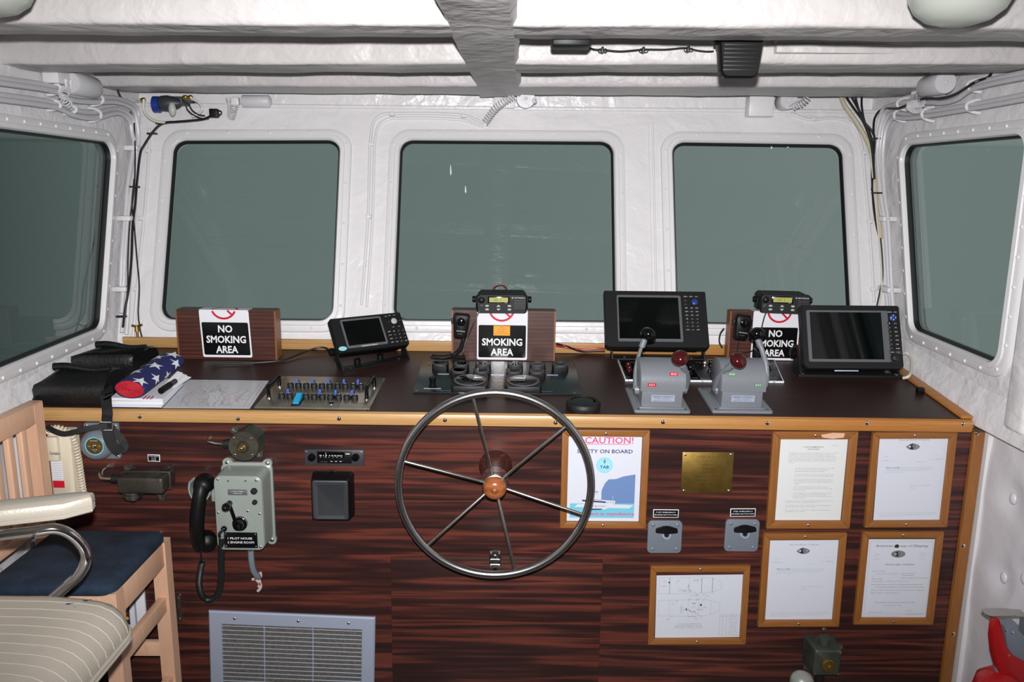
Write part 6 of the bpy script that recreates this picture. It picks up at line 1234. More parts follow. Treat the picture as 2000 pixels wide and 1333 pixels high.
mb = MB(); ribbon(mb, [Q(209, 834, .044), Q(213, 856, .055), Q(222, 873, .062), Q(236, 884, .055)], (.1, -1, .1), .032, .003, WEB); ribbon(mb, [Q(236, 884, .055), Q(243, 874, .05), Q(238, 860, .04), Q(226, 846, .042), Q(215, 836, .040)], (.6, -1, 0), .022, .003, WEB); mb.obj('strap_loop', bag1[0])
mb = MB(); ribbon(mb, [Q(209, 832, .048), Q(180, 836, .07), Q(150, 843, .075), Q(125, 848, .07), Q(105, 842, .06), Q(92, 834, .05)], (0, -1, .3), .016, .003, WEB); mb.obj('strap_tail', bag1[0])
q = on(PF, 208, 833, .05); mb = MB(PF); mb.tube([(q.x + a_, q.y + b_, .050) for a_, b_ in rrect(-.0195, .0195, -.0125, .0125, .004, 3)], .0026, CHROME, 8, closed=True); mb.obj('strap_buckle', bag1[0])
mb = MB(CF); q = C(62, 790, .02); mb.tube([C(80, 775, .022), C(72, 774, .026), C(66, 783, .026), C(68, 794, .016)], .005, WEB, 8, sm=5); mb.obj('side_loop', bag1[0])

# loose wiring on the counter -----------------------------------------------------------
def cable(name, label, fr, pts, r, mt, cat='cable', group=None, sm=6):
    mb = MB(fr); mb.tube(pts, r, mt, 8, sm=sm); return mb.obj(name, label=label, cat=cat, group=group, origin=pts[0])
cable('red_wire', 'red wire lying along the counter back, middle box to large plotter', CF, [C(1086, 676, .03), C(1105, 679, .03), C(1135, 683, .022), C(1165, 681, .028), C(1182, 682, .026)], .0035, CABRED)
cable('black_wire', 'black wire running beside the red wire behind the large plotter', CF, [C(1086, 672, .042), C(1105, 676, .040), C(1135, 687, .012), C(1165, 687, .012), C(1182, 687, .012)], .0035, CABBLK)
cable('black_cable', 'thin black cable curving from the left box to the small plotter', CF, [C(415, 712, .006), C(500, 709, .006), C(552, 704, .006), C(590, 690, .012), C(618, 680, .022), C(636, 680, .022), C(648, 690, .012), C(656, 703, .006)], .0035, CABBLK)
cable('display_cable', 'off-white cable looped out of the right side of the radar display', CF, [C(1757, 694, .065), C(1770, 690, .065), C(1779, 700, .055), C(1780, 720, .040), C(1775, 735, .030), C(1764, 739, .020)], .0055, CABWHT)
mb = MB(WORLD); pts = [F3 @ on(F3, *q) for q in ((1414, 642, -.02), (1407, 652, -.015), (1405, 668, -.01), (1411, 680, .0))]; mb.tube(pts, .003, CABBLK, 8, sm=5); mb.obj('black_lead', label='short black lead bowed out at the left of the right-hand box', cat='cable', origin=pts[0])
# ================================================================== ceiling and wall fittings
mbx = lambda: MB(WORLD)
# opal dome lamps between the beams
for px, lb in ((1862, 'opal dome lamp cut by the top edge at the right'), (-22, 'opal dome lamp in the top left corner of the picture')):
    x = (px - 987) / FPX * 1.47; y = 1.545; z0 = 1.937; t = thing('dome_lamp', lb, 'ceiling lamp', WORLD, (x, y, 2.16), 'dome lamps')
    mb = mbx(); mb.lathe([(.001, 0), (.030, .002), (.056, .010), (.076, .026), (.087, .048), (.090, .075), (.090, .14), (.086, .165), (.001, .165)], (x, y, z0), (0, 0, 1), DOME, 48); mb.obj('globe', t)
    mb = mbx(); mb.lathe([(.097, .15), (.103, .155), (.103, .19), (.085, .2225), (0, .2225)], (x, y, z0), (0, 0, 1), WHITE2, 40); mb.obj('base', t)
# black loudspeaker and black box on the far side of the nearest beam
Y = 2.0; t = None
def px_poly(pts, Y): return [at(x, y, Y) for x, y in pts]
a, b = at(1402, 82, Y), at(1492, 152, Y)
sp2 = thing('ceiling_speaker', 'black ribbed loudspeaker hanging under the second beam, right of centre', 'speaker', WORLD, ((a.x + b.x) / 2, Y, 1.99))
FS = frame((0, Y, 0), (1, 0, 0), (0, 0, 1)); x0, x1, zb, zt = a.x, b.x, b.z, 2.03
mb = MB(FS); mb.loft([[(x, y, z) for x, y in rpoly([(x0 + .014 + k, zb + k), (x1 - .014 - k, zb + k), (x1 - k, zt - k), (x0 - .0 + k, zt - k)], .016)] for k, z in ((.006, -.045), (0, -.035), (0, -.006), (.004, 0))], BLACK); mb.obj('housing', sp2)
mb = MB(FS)
for i in range(11): z = zb + .016 + i * .0095; mb.box(x0 + .016, x1 - .016, z, z + .0045, -.001, .0015, BLACKR, .0005)
mb.obj('grille', sp2)
mb = MB(FS); mb.cyl((x0 - .004, zt - .045, -.02), (x0 + .004, zt - .045, -.02), .009, .009, BLACK, 14); mb.box(x0 + .03, x1 - .03, zt - .002, 2.158, -.034, -.028, BLACK); mb.obj('bracket', sp2)
a, b = at(1077, 76, 1.975), at(1153, 93, 1.975); mb = mbx(); mb.box(a.x, b.x, 1.948, 2.02, b.z, b.z + .055, BLACK, .006); jb = thing('black_module', 'flat black box fixed under the ceiling just right of the girder', 'box', WORLD, ((a.x + b.x) / 2, 1.98, b.z + .055)); mb.obj('case', jb)
mb = mbx(); mb.box(a.x + .02, b.x - .02, 1.96, 2.0, b.z + .05, 2.158, BLACK); mb.obj('hanger', jb)
cz = [at(x, y, 2.268) for x, y in ((1148, 92), (1162, 97), (1178, 97.5), (1212, 100.5), (1258, 97), (1300, 97), (1338, 94), (1362, 99), (1385, 101), (1400, 98))]
mb = mbx(); mb.tube([Vector((b.x - .002, 2.02, b.z + .02))] + cz + [Vector((x0 - .003, 2.02, zt - .045))], .0026, CABBLK, 8, sm=5); mb.obj('speaker_cable', label='thin black cable strung from the flat black box to the ceiling speaker', cat='cable', origin=cz[0])
for i, (x, y) in enumerate(((1177, 97.5), (1257, 97.5), (1345, 96))):
    q = at(x, y, 2.262); mb = mbx(); mb.box(q.x - .003, q.x + .003, q.y - .004, q.y + .02, q.z - .008, q.z + .008, CABBLK, .001)
    for s_ in (-1, 1): mb.tube([(q.x + s_ * .007 + .005 * cos(k), q.y, q.z - .002 + .005 * sin(k)) for k in [j * 2 * pi / 8 for j in range(8)]], .0013, CABBLK, 6, closed=True)
    mb.obj('cable_clip', label='small black clip on the speaker cable, ' + ('nearest the flat box', 'middle one of three', 'nearest the speaker')[i], cat='clip', group='speaker cable clips', origin=q)

# wiper motors ------------------------------------------------------------------------
WP = lambda x, y, h=.02: WF @ on(WF, x, y, h)
def onx(x, y, X): d = ray(x, y); return EYE + d * (X / d.x)
def motor(label, p0, p1, r, plate, coil, hoses, knob=True):
    """p0: far end, p1: end facing the room"""
    t = thing('wiper_motor', label, 'wiper motor', WORLD, ((p0 + p1) / 2).to_tuple(), 'wiper motors'); d = (p1 - p0); L_ = d.length
    mb = mbx(); pr = [(r * .9, 0), (r, r * .15), (r, L_ - r * .1), (r * .95, L_)] + ([(r * .40, L_), (r * .38, L_ + .003), (r * .22, L_ + .003), (r * .2, L_ + .007), (0, L_ + .009)] if knob else [(r * .6, L_ + .006), (0, L_ + .008)]); mb.lathe(pr, p0, d, WHITEC, 32); mb.obj('motor', t)
    if plate:
        mb = mbx(); a_, b_ = plate; mb.box(min(a_.x, b_.x), max(a_.x, b_.x), min(a_.y, b_.y) - .012, max(a_.y, b_.y) + .012, min(a_.z, b_.z), max(a_.z, b_.z), WHITE2, .004); mb.obj('gear_case', t)
    if coil: mb = mbx(); mb.coil(coil, .013, .0105, .0024, WHITEC, 6, 10); mb.obj('coiled_hose', t)
    for h_ in hoses: mb = mbx(); mb.tube(h_, .0052, WHITEC, 8, sm=4); mb.cyl(h_[0], h_[0] + (h_[1] - h_[0]) * .35, .0095, .0085, WHITEC, 10); mb.obj('hose', t)
    return t
e1 = onx(1847, 161, 1.385); e0 = e1 + Vector((.0, .13, .0)); e0.x = 1.39
motor('white painted wiper motor on the right wall, round end facing the room', e0, e1, .0345, (Vector((1.40, e1.y + .12, e1.z - .03)), Vector((1.448, e1.y + .16, e1.z + .05))), [onx(1795, 213, 1.395), onx(1786, 213, 1.39), onx(1778, 206, 1.39), onx(1800, 201, 1.39)],
      [[onx(1785, 178, 1.42), onx(1784, 195, 1.40), onx(1793, 200, 1.39), onx(1793, 211, 1.385)], [onx(1792, 174, 1.42), onx(1791, 192, 1.40), onx(1801, 198, 1.39), onx(1803, 207, 1.385)]])
e1 = onx(160, 166, -1.40); e0 = onx(138, 160, -1.40)
motor('white painted wiper motor on the left wall behind the second beam', Vector((-1.405, e0.y, e1.z)), Vector((-1.405, e0.y + .15, e1.z)), .036, (Vector((-1.45, e0.y - .06, e1.z - .01)), Vector((-1.40, e0.y, e1.z + .035))), [onx(128, 178, -1.39), onx(124, 188, -1.385), onx(126, 196, -1.385), onx(133, 203, -1.385)],
      [[onx(128, 155, -1.40), onx(130, 172, -1.40), onx(127, 179, -1.42)], [onx(138, 158, -1.40), onx(139, 174, -1.40)]], False)
y_ = 3.235; e0, e1 = at(474, 198, y_), at(526, 198, y_)
motor('white painted wiper motor over the left front window', Vector((e0.x, y_, e0.z)), Vector((e1.x, y_, e0.z)), .024, (at(452, 190, 3.23), at(468, 206, 3.23)), [at(458, 206, 3.2), at(455, 218, 3.19), at(451, 229, 3.17)], [[at(446, 192, 3.21), at(447, 208, 3.2), at(446, 226, 3.18)]], False)
e0, e1 = at(1026, 195, 3.25), at(1026, 203, 3.15)
motor('white painted wiper motor over the middle of the centre window', Vector((e0.x, 3.245, e0.z)), Vector((e0.x, 3.165, e0.z - .004)), .036, (at(965, 190, 3.225), at(1006, 212, 3.225)), [at(1006, 186, 3.13), at(990, 196, 3.13), at(968, 212, 3.14), at(947, 240, 3.15)], [], True)
mb = mbx(); q = at(1044, 197, 3.16); mb.tube([q + Vector((.008 * cos(k), 0, .008 * sin(k))) for k in [j * 2 * pi / 12 for j in range(12)]], .003, WHITEC, 6, closed=True); mb.obj('lug_ring', bpy.data.objects['wiper_motor.003'])
e0 = at(1527, 200, 3.25)
motor('white painted wiper motor over the right front window', Vector((e0.x, 3.24, e0.z)), Vector((e0.x, 3.165, e0.z)), .034, (at(1458, 190, 3.235), at(1508, 228, 3.2)), [at(1546, 212, 3.15), at(1556, 206, 3.15), at(1566, 202, 3.15), at(1577, 192, 3.15)], [], True)

# thin conduits on the front wall ------------------------------------------------------
def pipe(label, pts, r=.0055, mt=WHITE2, saddles=(), name='conduit', h=.0075, extra=None, grp='painted conduits', cat='conduit'):
    P = [WP(x, y, h) for x, y in pts]; t = thing(name, label, cat, WORLD, P[0].to_tuple(), grp); mb = mbx(); mb.tube(P, r, mt, 10, sm=6); mb.obj('pipe', t)
    if extra: mb = mbx(); mb.tube([WP(x, y, h) for x, y in extra], r, mt, 10, sm=6); mb.obj('pipe', t)
    for x, y in saddles: q = on(WF, x, y, 0); mb = MB(WF); mb.box(q.x - .011, q.x + .011, q.y - .008, q.y + .008, .0005, h + r + .002, mt, .003); mb.obj('saddle', t)
    return t
pipe('white double conduit bending over the top left of the centre window', [(945, 240), (925, 232), (906, 226), (850, 222), (770, 222), (745, 225), (729, 240), (724, 270), (722, 300), (719, 420), (712, 520), (706, 596)], saddles=((906, 228), (766, 224.5), (725, 283), (720, 424)), extra=[(943, 247), (924, 241), (906, 235), (850, 231), (774, 231), (753, 235), (739, 247), (733, 272), (731, 300), (728, 420), (722, 520), (716, 600)])
pipe('white conduit running down right of the right front window', [(1546, 222), (1570, 231), (1588, 234), (1620, 231), (1650, 235), (1670, 250), (1684, 292), (1690, 360), (1697, 432), (1703, 520), (1707, 590)], saddles=((1588, 234), (1651, 235), (1686, 300), (1697, 434), (1704, 566)))
pipe('white conduit left of the left front window', [(292, 250), (291, 300), (284, 400), (276, 480), (268, 560), (262, 640), (259, 662)], saddles=((291, 296), (277, 428), (268, 566)))

# cable bundles -----------------------------------------------------------------------
def LP(x, y, h): return LF @ on(LF, x, y, h)
def RP(x, y, h): return RF @ on(RF, x, y, h)
BUND = {}
def bundle(key, name, label, cat, o): BUND[key] = thing(name, label, cat, WORLD, o.to_tuple()); return key
def run(label, pts, r, mt, group, h=.026, name='cable'):
    """points on the left wall (x<236), right wall (x>1745) or front wall"""
    P = []
    for q in pts:
        hh = q[2] if len(q) > 2 else h
        a_, b_ = (290, 1700) if group in ('GL', 'GR') else (236, 1745)        # the white bundles turn down on the side walls
        p = LP(q[0], q[1], hh) if q[0] < a_ else RP(q[0], q[1], hh) if q[0] > b_ else WP(q[0], q[1], hh)
        lim = WX - .006 - r; p.x = max(-lim, min(lim, p.x)); p.y = min(p.y, 2.987 + (p.z - 1.127) * math.tan(RAKE) - .012 - r); P.append(p)
    mb = mbx(); mb.tube(P, r, mt, 8, sm=6)
    if group in BUND: mb.obj(name, BUND[group])
    else: mb.obj(name, label=label, cat='cable', group=group, origin=P[0])
GL = bundle('GL', 'cable_bundle', 'white painted cables clamped along the left wall and down its corner', 'cables', LP(103, 180, .03))
run('top white cable of the upper left wall run', [(-30, 148), (0, 153), (103, 169), (142, 186), (187, 190), (228, 192), (262, 206), (274, 224), (277, 250), (272, 288), (262, 360), (256, 426), (250, 500), (246, 565), (241, 620), (238, 650)], .0085, WHITEC, GL)
run('lower white cable of the upper left wall run', [(-30, 157), (0, 162), (103, 178), (142, 196), (187, 199.5), (228, 200), (259, 213), (268, 240), (270, 288), (258, 360), (250, 426), (244, 500), (241, 565), (237.5, 612)], .0085, WHITEC, GL, .036)
run('top white cable of the lower left wall run', [(-30, 180), (0, 185), (105, 200), (146, 215), (187, 220), (230, 213), (257, 229), (262, 250), (261, 288), (250, 360), (245, 426), (238, 500), (236.5, 560)], .008, WHITEC, GL)
run('bottom white cable of the lower left wall run', [(-30, 190), (0, 194.5), (105, 209.5), (146, 226), (187, 231), (230, 221), (253, 236), (258, 260), (266, 300), (264, 360), (262, 426), (256, 500), (252, 565), (254, 620), (256, 650)], .008, WHITEC, GL, .040)
GR = bundle('GR', 'cable_bundle', 'white painted cables clamped along the right wall and down its corner', 'cables', RP(1905, 180, .03))
run('top white cable of the upper right wall run', [(2040, 134), (2000, 142), (1905, 163), (1868, 185), (1838, 193), (1811, 191), (1768, 200), (1732, 209), (1720, 224), (1714, 250), (1708, 290), (1714, 373), (1721, 428), (1726, 490), (1730, 556), (1734, 600)], .0085, WHITEC, GR)
run('lower white cable of the upper right wall run', [(2040, 144), (2000, 151), (1905, 172), (1868, 194), (1838, 201), (1811, 200), (1768, 207), (1734, 216), (1724, 232), (1718, 256), (1713, 300), (1719, 373), (1727, 428), (1732, 490), (1736, 556), (1740, 600)], .0085, WHITEC, GR, .036)
run('top white cable of the lower right wall run', [(2040, 178), (2000, 185), (1901, 204), (1811, 218), (1770, 223), (1742, 221), (1728, 238), (1722, 262), (1719, 300), (1723, 373), (1731, 428), (1735, 490), (1738, 556), (1742, 600)], .0075, WHITEC, GR)
run('bottom white cable of the lower right wall run', [(2040, 187), (2000, 194), (1901, 212), (1811, 227), (1770, 231), (1744, 232), (1732, 248), (1727, 270), (1724, 310), (1727, 373), (1734, 428), (1738, 490), (1741, 556), (1744, 600)], .0075, WHITEC, GR, .040)
run('black cable clipped along the upper right wall run and hooked into the corner', [(1937, 124), (1936, 142), (1928, 152), (1905, 160, .07), (1868, 183, .07), (1838, 192, .075), (1800, 194, .075), (1770, 206, .075), (1752, 212, .075), (1722, 214, .075), (1708, 232, .09), (1706, 262, .095)], .004, CABBLK, None)
def clamp(label, fn, x, y0, y1, h, grp='cable clamps'):
    a_, b_ = fn(x, y0, .03), fn(x, y1, .03); sg = 1 if x < 900 else -1; c_ = (a_ + b_) / 2; c_.x = -sg * WX; v = (a_ - b_) / 2; v.x = 0; v *= 1.15
    pts = [c_ + v * cos(k) + Vector((sg * (.007 + h * sin(k)), 0, 0)) for k in [pi * j / 12 for j in range(13)]]
    mb = mbx(); mb.tube(pts, .0052, WHITE2, 8); mb.obj('cable_clamp', BUND['GL' if x < 900 else 'GR'])
for lb, x, y0, y1 in (('white clamp on the upper left cable run, nearest the room', 107, 163, 184), ('white clamp on the lower left cable run, nearest the room', 107, 196, 214), ('white clamp on the upper left cable run near the corner', 191, 184, 205), ('white clamp on the lower left cable run near the corner', 187, 213, 236), ('slim white clamp on the lower left run beside the hose coil', 138, 206, 222)): clamp(lb, LP, x, y0, y1, .042)
for lb, x, y0, y1 in (('white clamp on the upper right cable run, nearest the room', 1901, 156, 178), ('white clamp on the lower right cable run, nearest the room', 1899, 197, 219), ('white clamp on the lower right run under the wiper motor', 1811, 211, 235), ('white clamp on the lower right run near the corner', 1756, 214, 236), ('white clamp on the upper right run near the corner', 1762, 193, 214)): clamp(lb, RP, x, y0, y1, .042)
def band(label, x0_, x1_, y, h=.056):
    fn, sg = (LP, 1) if x0_ < 900 else (RP, -1); a_, b_ = fn(x0_, y, .03), fn(x1_, y, .03); w_ = -sg * WX; y0, y1 = sorted((a_.y, b_.y)); y1 = min(y1 + .01, 2.945 + (a_.z - 1.127) * math.tan(RAKE))
    mb = mbx(); mb.box(*sorted((w_ + sg * .003, w_ + sg * h)), y0, y1, a_.z - .010, a_.z + .010, WHITE2, .006); mb.obj('cable_clamp', BUND['GL' if x0_ < 900 else 'GR'])
band('white strap clamp high in the left corner', 255, 279, 289); band('white strap clamp halfway down the left corner', 240, 261, 427); band('white strap clamp low in the left corner', 232, 255, 566)
band('white strap clamp halfway down the right corner', 1717, 1739, 426); band('white strap clamp low in the right corner', 1726, 1748, 562); 
GB = bundle('GB', 'cable_bundle', 'black cables tied together down the left corner from the blue-capped device', 'cables', WP(318, 241, .03))
run('black cable bundle bending down into the left corner', [(416, 223), (400, 232), (370, 236), (345, 238), (318, 241), (300, 256), (282, 283), (274, 300), (268, 350), (264, 400), (259, 440, .064), (257, 500, .064), (252, 560, .064), (245, 600, .062), (240, 640, .06)], .0045, CABBLK, GB, .062)
run('thin black cable hanging free down the left corner', [(262, 350), (258, 400), (262, 440), (267, 500), (272, 560), (270, 610), (273, 640), (277, 658)], .003, CABBLK, GB, .062)
run('thin black lead hanging beside the left corner conduits', [(262, 240), (264, 300), (262, 370), (254, 430), (250, 500), (249, 560), (244, 620)], .003, CABBLK, GB, .072)
for lb, x, y in (('black tie on the left corner cables under the device', 315, 241), ('black tie on the left corner cables above the strap clamp', 298, 261), ('black tie on the left corner cables below the strap clamp', 264, 365), ('black tie on the left corner cables near the counter', 238, 618)):
    q = WP(x, y, .062); mb = mbx(); mb.box(q.x - .018, q.x + .018, q.y - .012, q.y + .004, q.z - .003, q.z + .003, CABBLK, .001); mb.obj('cable_tie', BUND['GB' if x < 900 else 'GC'])
GC = bundle('GC', 'cable_bundle', 'tan and black cables tied together dropping into the right corner', 'cables', WP(1660, 220, .03))
run('thick tan cable dropping from the last beam into the right corner', [(1643, 190), (1651, 208), (1664, 226), (1680, 250), (1692, 272), (1701, 296), (1706, 330), (1710, 372), (1713, 410), (1718, 440), (1720, 466)], .0085, CABTAN, GC, .062)
for k, (lb, pts) in enumerate((('black cable crossing beside the tan cable', [(1653, 190), (1668, 212), (1685, 236), (1696, 262), (1703, 290), (1703, 340), (1706, 400), (1712, 440), (1719, 468)]), ('second black cable beside the tan cable', [(1664, 190), (1676, 212), (1688, 238), (1700, 264), (1706, 292), (1706, 330), (1703, 372)]), ('third black cable falling from the last beam', [(1671, 190), (1676, 210), (1686, 236), (1700, 252), (1708, 268), (1707, 300)]), ('black cable nearest the right wall', [(1683, 190), (1683, 206), (1687, 232), (1697, 262), (1704, 300), (1708, 350)]))):
    run(lb, pts, .0042, CABBLK, GC, .062 + .007 * k)
run('thin black lead ending above the radar display', [(1720, 466), (1723, 500), (1724, 540), (1718, 572), (1712, 600)], .0028, CABBLK, GC, .066)
run('thin white lead in the right corner', [(1700, 300), (1712, 420), (1720, 500), (1722, 560), (1716, 600)], .003, CABWHT, GC, .07)
for lb, x, y in (('black tie round the right corner cables, upper', 1709, 271), ('black tie round the right corner cables, lower', 1712, 377)):
    q = WP(x, y, .068); mb = mbx(); mb.box(q.x - .02, q.x + .02, q.y - .016, q.y + .004, q.z - .003, q.z + .003, CABBLK, .001); mb.obj('cable_tie', BUND['GB' if x < 900 else 'GC'])

# blue-ended pressure switch and plug over the left front window ---------------------------
y_ = 3.17; q0, q1 = at(305, 204, y_), at(340, 204, y_); t = thing('pressure_switch', 'blue-capped grey device with brass fittings high in the left corner', 'device', WORLD, q1.to_tuple())
mb = mbx(); mb.lathe([(.022, 0), (.030, .004), (.030, .026), (.024, .030)], q0 - Vector((.012, 0, 0)), (1, 0, 0), BLUEDEV, 28); mb.obj('blue_cap', t)
mb = mbx(); mb.lathe([(.022, 0), (.028, .008), (.030, .03), (.026, .05), (.018, .07), (.012, .08), (0, .08)], q0 + Vector((.014, 0, .004)), (1, 0, 0), DKGREY, 28); mb.ell(q1 + Vector((.0, -.02, -.02)), (.014, .012, .026), BTN, 14, 8); mb.box(q1.x - .03, q1.x + .03, y_, 3.305, q1.z + .0, q1.z + .03, DKGREY, .004); mb.obj('body', t)
for x, y in ((361, 191), (371, 191), (279, 196)): q = at(x, y, y_); mb = mbx(); mb.lathe([(.006, 0), (.008, .004), (.008, .014), (.005, .018), (0, .018)], q - Vector((.008, 0, 0)), (1, 0, .2), BRASSB, 12); mb.obj('fitting', t)
mb = mbx(); mb.tube([at(x, y, 3.16) for x, y in ((281, 195), (281, 215), (290, 229), (305, 237), (322, 239))], .005, CABWHT, 8, sm=5); mb.obj('hose', t)
mb = mbx(); mb.tube([at(x, y, 3.16) for x, y in ((373, 192), (388, 200), (395, 212), (388, 222), (375, 228))], .005, WHITEC, 8, sm=5); mb.obj('hose', t)
for pts in (((356, 196), (368, 204), (376, 216), (388, 224), (400, 226)), ((362, 198), (366, 214), (380, 226), (398, 232), (408, 231))): mb = mbx(); mb.tube([at(x, y, 3.15) for x, y in pts], .0026, CABBLK, 6, sm=5); mb.obj('wire', t)
q = at(418, 221, 3.15); mb = mbx(); mb.box(q.x - .016, q.x + .016, q.y - .01, q.y + .012, q.z - .016, q.z + .016, BLACK, .003); mb.tube([q + Vector((.022 + .007 * cos(k), 0, .002 + .007 * sin(k))) for k in [j * 2 * pi / 10 for j in range(10)]], .0022, BLACK, 6, closed=True); mb.tube([q + Vector((0, .012, 0)), q + Vector((0, .03, -.002)), q + Vector((.0, .055, -.006))], .004, BLACK, 6); mb.obj('relay', label='small black relay with wire leads left of the coiled white hose', cat='relay', origin=q)
q = C(256, 665, .044); q.y = .5965; q.z = .0625; q = CF @ q; mb = mbx(); mb.cyl(q, q + Vector((0, 0, .02)), .009, .007, BRASS, 12); mb.tube([q + Vector((-.018, 0, .022)), q + Vector((.0, 0, .018)), q + Vector((.022, -.004, .026))], .0045, BRASSB, 8, sm=4); mb.cyl(q - Vector((0, 0, .021)), q, .005, None, BRASS, 10); mb.obj('brass_valve', label='tiny brass valve on the sill behind the back bag', cat='valve', origin=q)
mb = mbx(); mb.tube([LP(229, 152, .03), LP(231, 180, .03), WP(246, 205, .04), WP(258, 226, .04)], .004, DKGREY, 8, sm=5); mb.obj('cable', label='single grey cable slanting from the second beam to the left corner', cat='cable', origin=LP(229, 152, .03))

# ================================================================== chairs
# pale wooden high chair, side-on, its back against the left wall
XF, XB, YN, YF, ZS = -1.045, -1.385, 1.965, 2.275, .575
wch = thing('wooden_chair', 'pale wooden chair with worn navy velvet seat standing against the console', 'chair', WORLD, ((XF + XB) / 2, (YN + YF) / 2, FZ))
def leg(x, y, z1, nm='leg', s=.021, lean=0): mb = mbx(); mb.loft([[(x + dx * s + lean * z, y + dy * s, z) for dx, dy in ((-1, -1), (1, -1), (1, 1), (-1, 1))] for z in (FZ + .001, z1)], BEECH); return mb.obj(nm, wch)
leg(XF, YF - .005, ZS - .004); leg(XF, YN, ZS - .004); leg(XB, YF - .012, 1.0, 'back_post'); leg(XB, YN - .0, 1.0, 'back_post')
ru = lambda x0, x1, y0, y1, z0, z1, nm: mbx().box(min(x0, x1), max(x0, x1), min(y0, y1), max(y0, y1), z0, z1, BEECH, .003).obj(nm, wch)
ru(XF - .012, XF + .016, YN, YF, .495, ZS - .006, 'apron'); ru(XB, XF, YF - .022, YF + .002, .495, ZS - .006, 'apron'); ru(XB, XF, YN - .012, YN + .012, .495, ZS - .006, 'apron')
ru(XF - .012, XF + .012, YN, YF, .345, .392, 'stretcher'); ru(XB, XF, YF - .022, YF - .002, .190, .238, 'stretcher'); ru(XF - .012, XF + .012, YN, YF, .080, .125, 'stretcher'); ru(XB, XF, YN - .012, YN + .012, .19, .238, 'stretcher')
ru(XB - .018, XB + .020, YN - .03, YF + .012, .945, 1.005, 'top_rail'); ru(XB - .012, XB + .012, YN, YF - .01, .62, .65, 'back_rail')
for k in range(5): y = YF - .075 - k * .062; mbx().box(XB - .009, XB + .009, y - .013, y + .013, .64, .955, BEECH, .004, 3).obj('slat', wch)
mb = mbx(); pl = rpoly([(XB + .015, YN - .03), (XF + .018, YN - .03), (XF + .018, YF + .005), (XB + .015, YF + .005)], .035, 6); mb.loft([[((x + 1.21) * k - 1.21, (y - 2.11) * k + 2.11, z) for x, y in pl] for k, z in ((.98, ZS - .006), (1, ZS), (1, ZS + .012), (.975, ZS + .022), (.90, ZS + .028), (.6, ZS + .031))], VELVET); seat_o = mb.obj('seat', wch)
mb = mbx()                                                  # worn patch of bare weave at the front edge
for k in range(15): u = k / 14; y = YN + .03 + u * .105; w = .010 + .016 * sin(pi * min(1, u * 1.1)); x0 = XF + .010; mb.add([(x0 - w, y, ZS + .0268), (x0 + .001, y - .002, ZS + .0205), (x0 + .002, y + .002, ZS + .0208), (x0 - w + .002, y + .0035, ZS + .0271)], [(0, 1, 2, 3)], (BTN, CREAM, BRASS)[k % 3])
mb.obj('worn_patch', seat_o, label='frayed pale patch')

# cream vinyl helm chair turned to the right, cut by the lower left corner
hc = thing('helm_chair', 'cream vinyl helm chair with chrome arm in the lower left foreground', 'chair', WORLD, (-1.12, 1.40, FZ))
XE, YE, ZT = -.815, 1.645, .752; Y0 = 1.13
mb = mbx(); L = []; NY = 60
pe = [(-.62, 0), (-.30, .004), (-.16, .002), (-.09, -.003), (-.055, -.009), (-.03, -.021), (-.012, -.038), (-.002, -.058), (0, -.072), (-.002, -.084)]
ys = [Y0 + (YE - Y0) * i / NY for i in range(NY + 1)]
for y in ys:
    e = max(0, (y - (YE - .075)) / .075); k = 1 - sqrt(max(0, 1 - e * e)); drop = .030 * e ** 3; cor = .075 * k
    L.append([(max(-1.44, XE + dx - cor), y, ZT + dz - drop * (1 if dz > -.02 else .6)) for dx, dz in pe])
L.append([(x, YE, ZT - .072) for x, y, z in L[-1]])
mb.loft(L, VINYL, closed=False, cap0=False, cap1=False); mb.box(-1.44, XE - .05, Y0, YE - .02, .60, .672, VINYL, .01)
for k in range(15):
    y = YE - .062 - k * .0315
    if y < Y0 + .02: break
    e = max(0, (y - (YE - .075)) / .075); cor = .075 * (1 - sqrt(max(0, 1 - e * e)))
    mb.tube([(max(-1.44, XE + dx - cor), y, ZT + dz + .0004 - .030 * e ** 3) for dx, dz in pe[:-1]], .0013, SEAM, 6)
sc_ = mb.obj('seat_cushion', hc, sharp=60)
mb = mbx()
for dz in (-.080, -.090): mb.tube([(XE + .001 - (0 if y < YE - .075 else .075 * (1 - sqrt(max(0, 1 - ((y - YE + .075) / .075) ** 2)))), y, ZT + dz) for y in ys] + [(XE - .2, YE + .002, ZT + dz), (-1.44, YE + .002, ZT + dz)], .0045, VINYL, 8)
mb.obj('piping', sc_)
mb = mbx(); rg = random.Random(2)
for x, y, w in ((-.935, 1.578, .012), (-.928, 1.580, .005), (-.905, 1.592, .012), (-.897, 1.596, .006), (-.915, 1.566, .004)): z = ZT + .0012 - .0; mb.add([(x + w * cos(a_) * .5, y + w * .25 * sin(a_), ZT - .0005) for a_ in [2 * pi * j / 8 for j in range(8)]], [tuple(range(8))], INK)
mb.obj('scuff_marks', sc_, label='small dark scuffs')
pe2 = [at(168, 984, 1.625), at(0, 1006, 1.575)]; tip = Vector((-.885, 1.632, .965)); back = Vector((-1.36, 1.50, .955)); d = (tip - back).normalized(); n_ = Vector((-d.y, d.x, 0)).normalized()
mb = mbx(); L = []
for w, z in ((.032, -.022), (.0365, -.019), (.0365, -.0165), (.034, -.0155), (.034, -.0135), (.037, -.0125), (.037, -.0100), (.034, -.009), (.034, -.007), (.037, -.006), (.037, -.002), (.036, .006), (.032, .012), (.022, .016), (.008, .0175)):
    k = w / .037; ln_ = (tip - back).length
    pl = [(0, -w), (ln_ - .055, -w), (ln_ - .004 - .012 * (1 - k), -w * .25), (ln_ - .004 - .012 * (1 - k), w * .5), (ln_ - .03, w), (0, w)]
    L.append([back + d * a_ + n_ * b_ + Vector((0, 0, z)) for a_, b_ in pl])
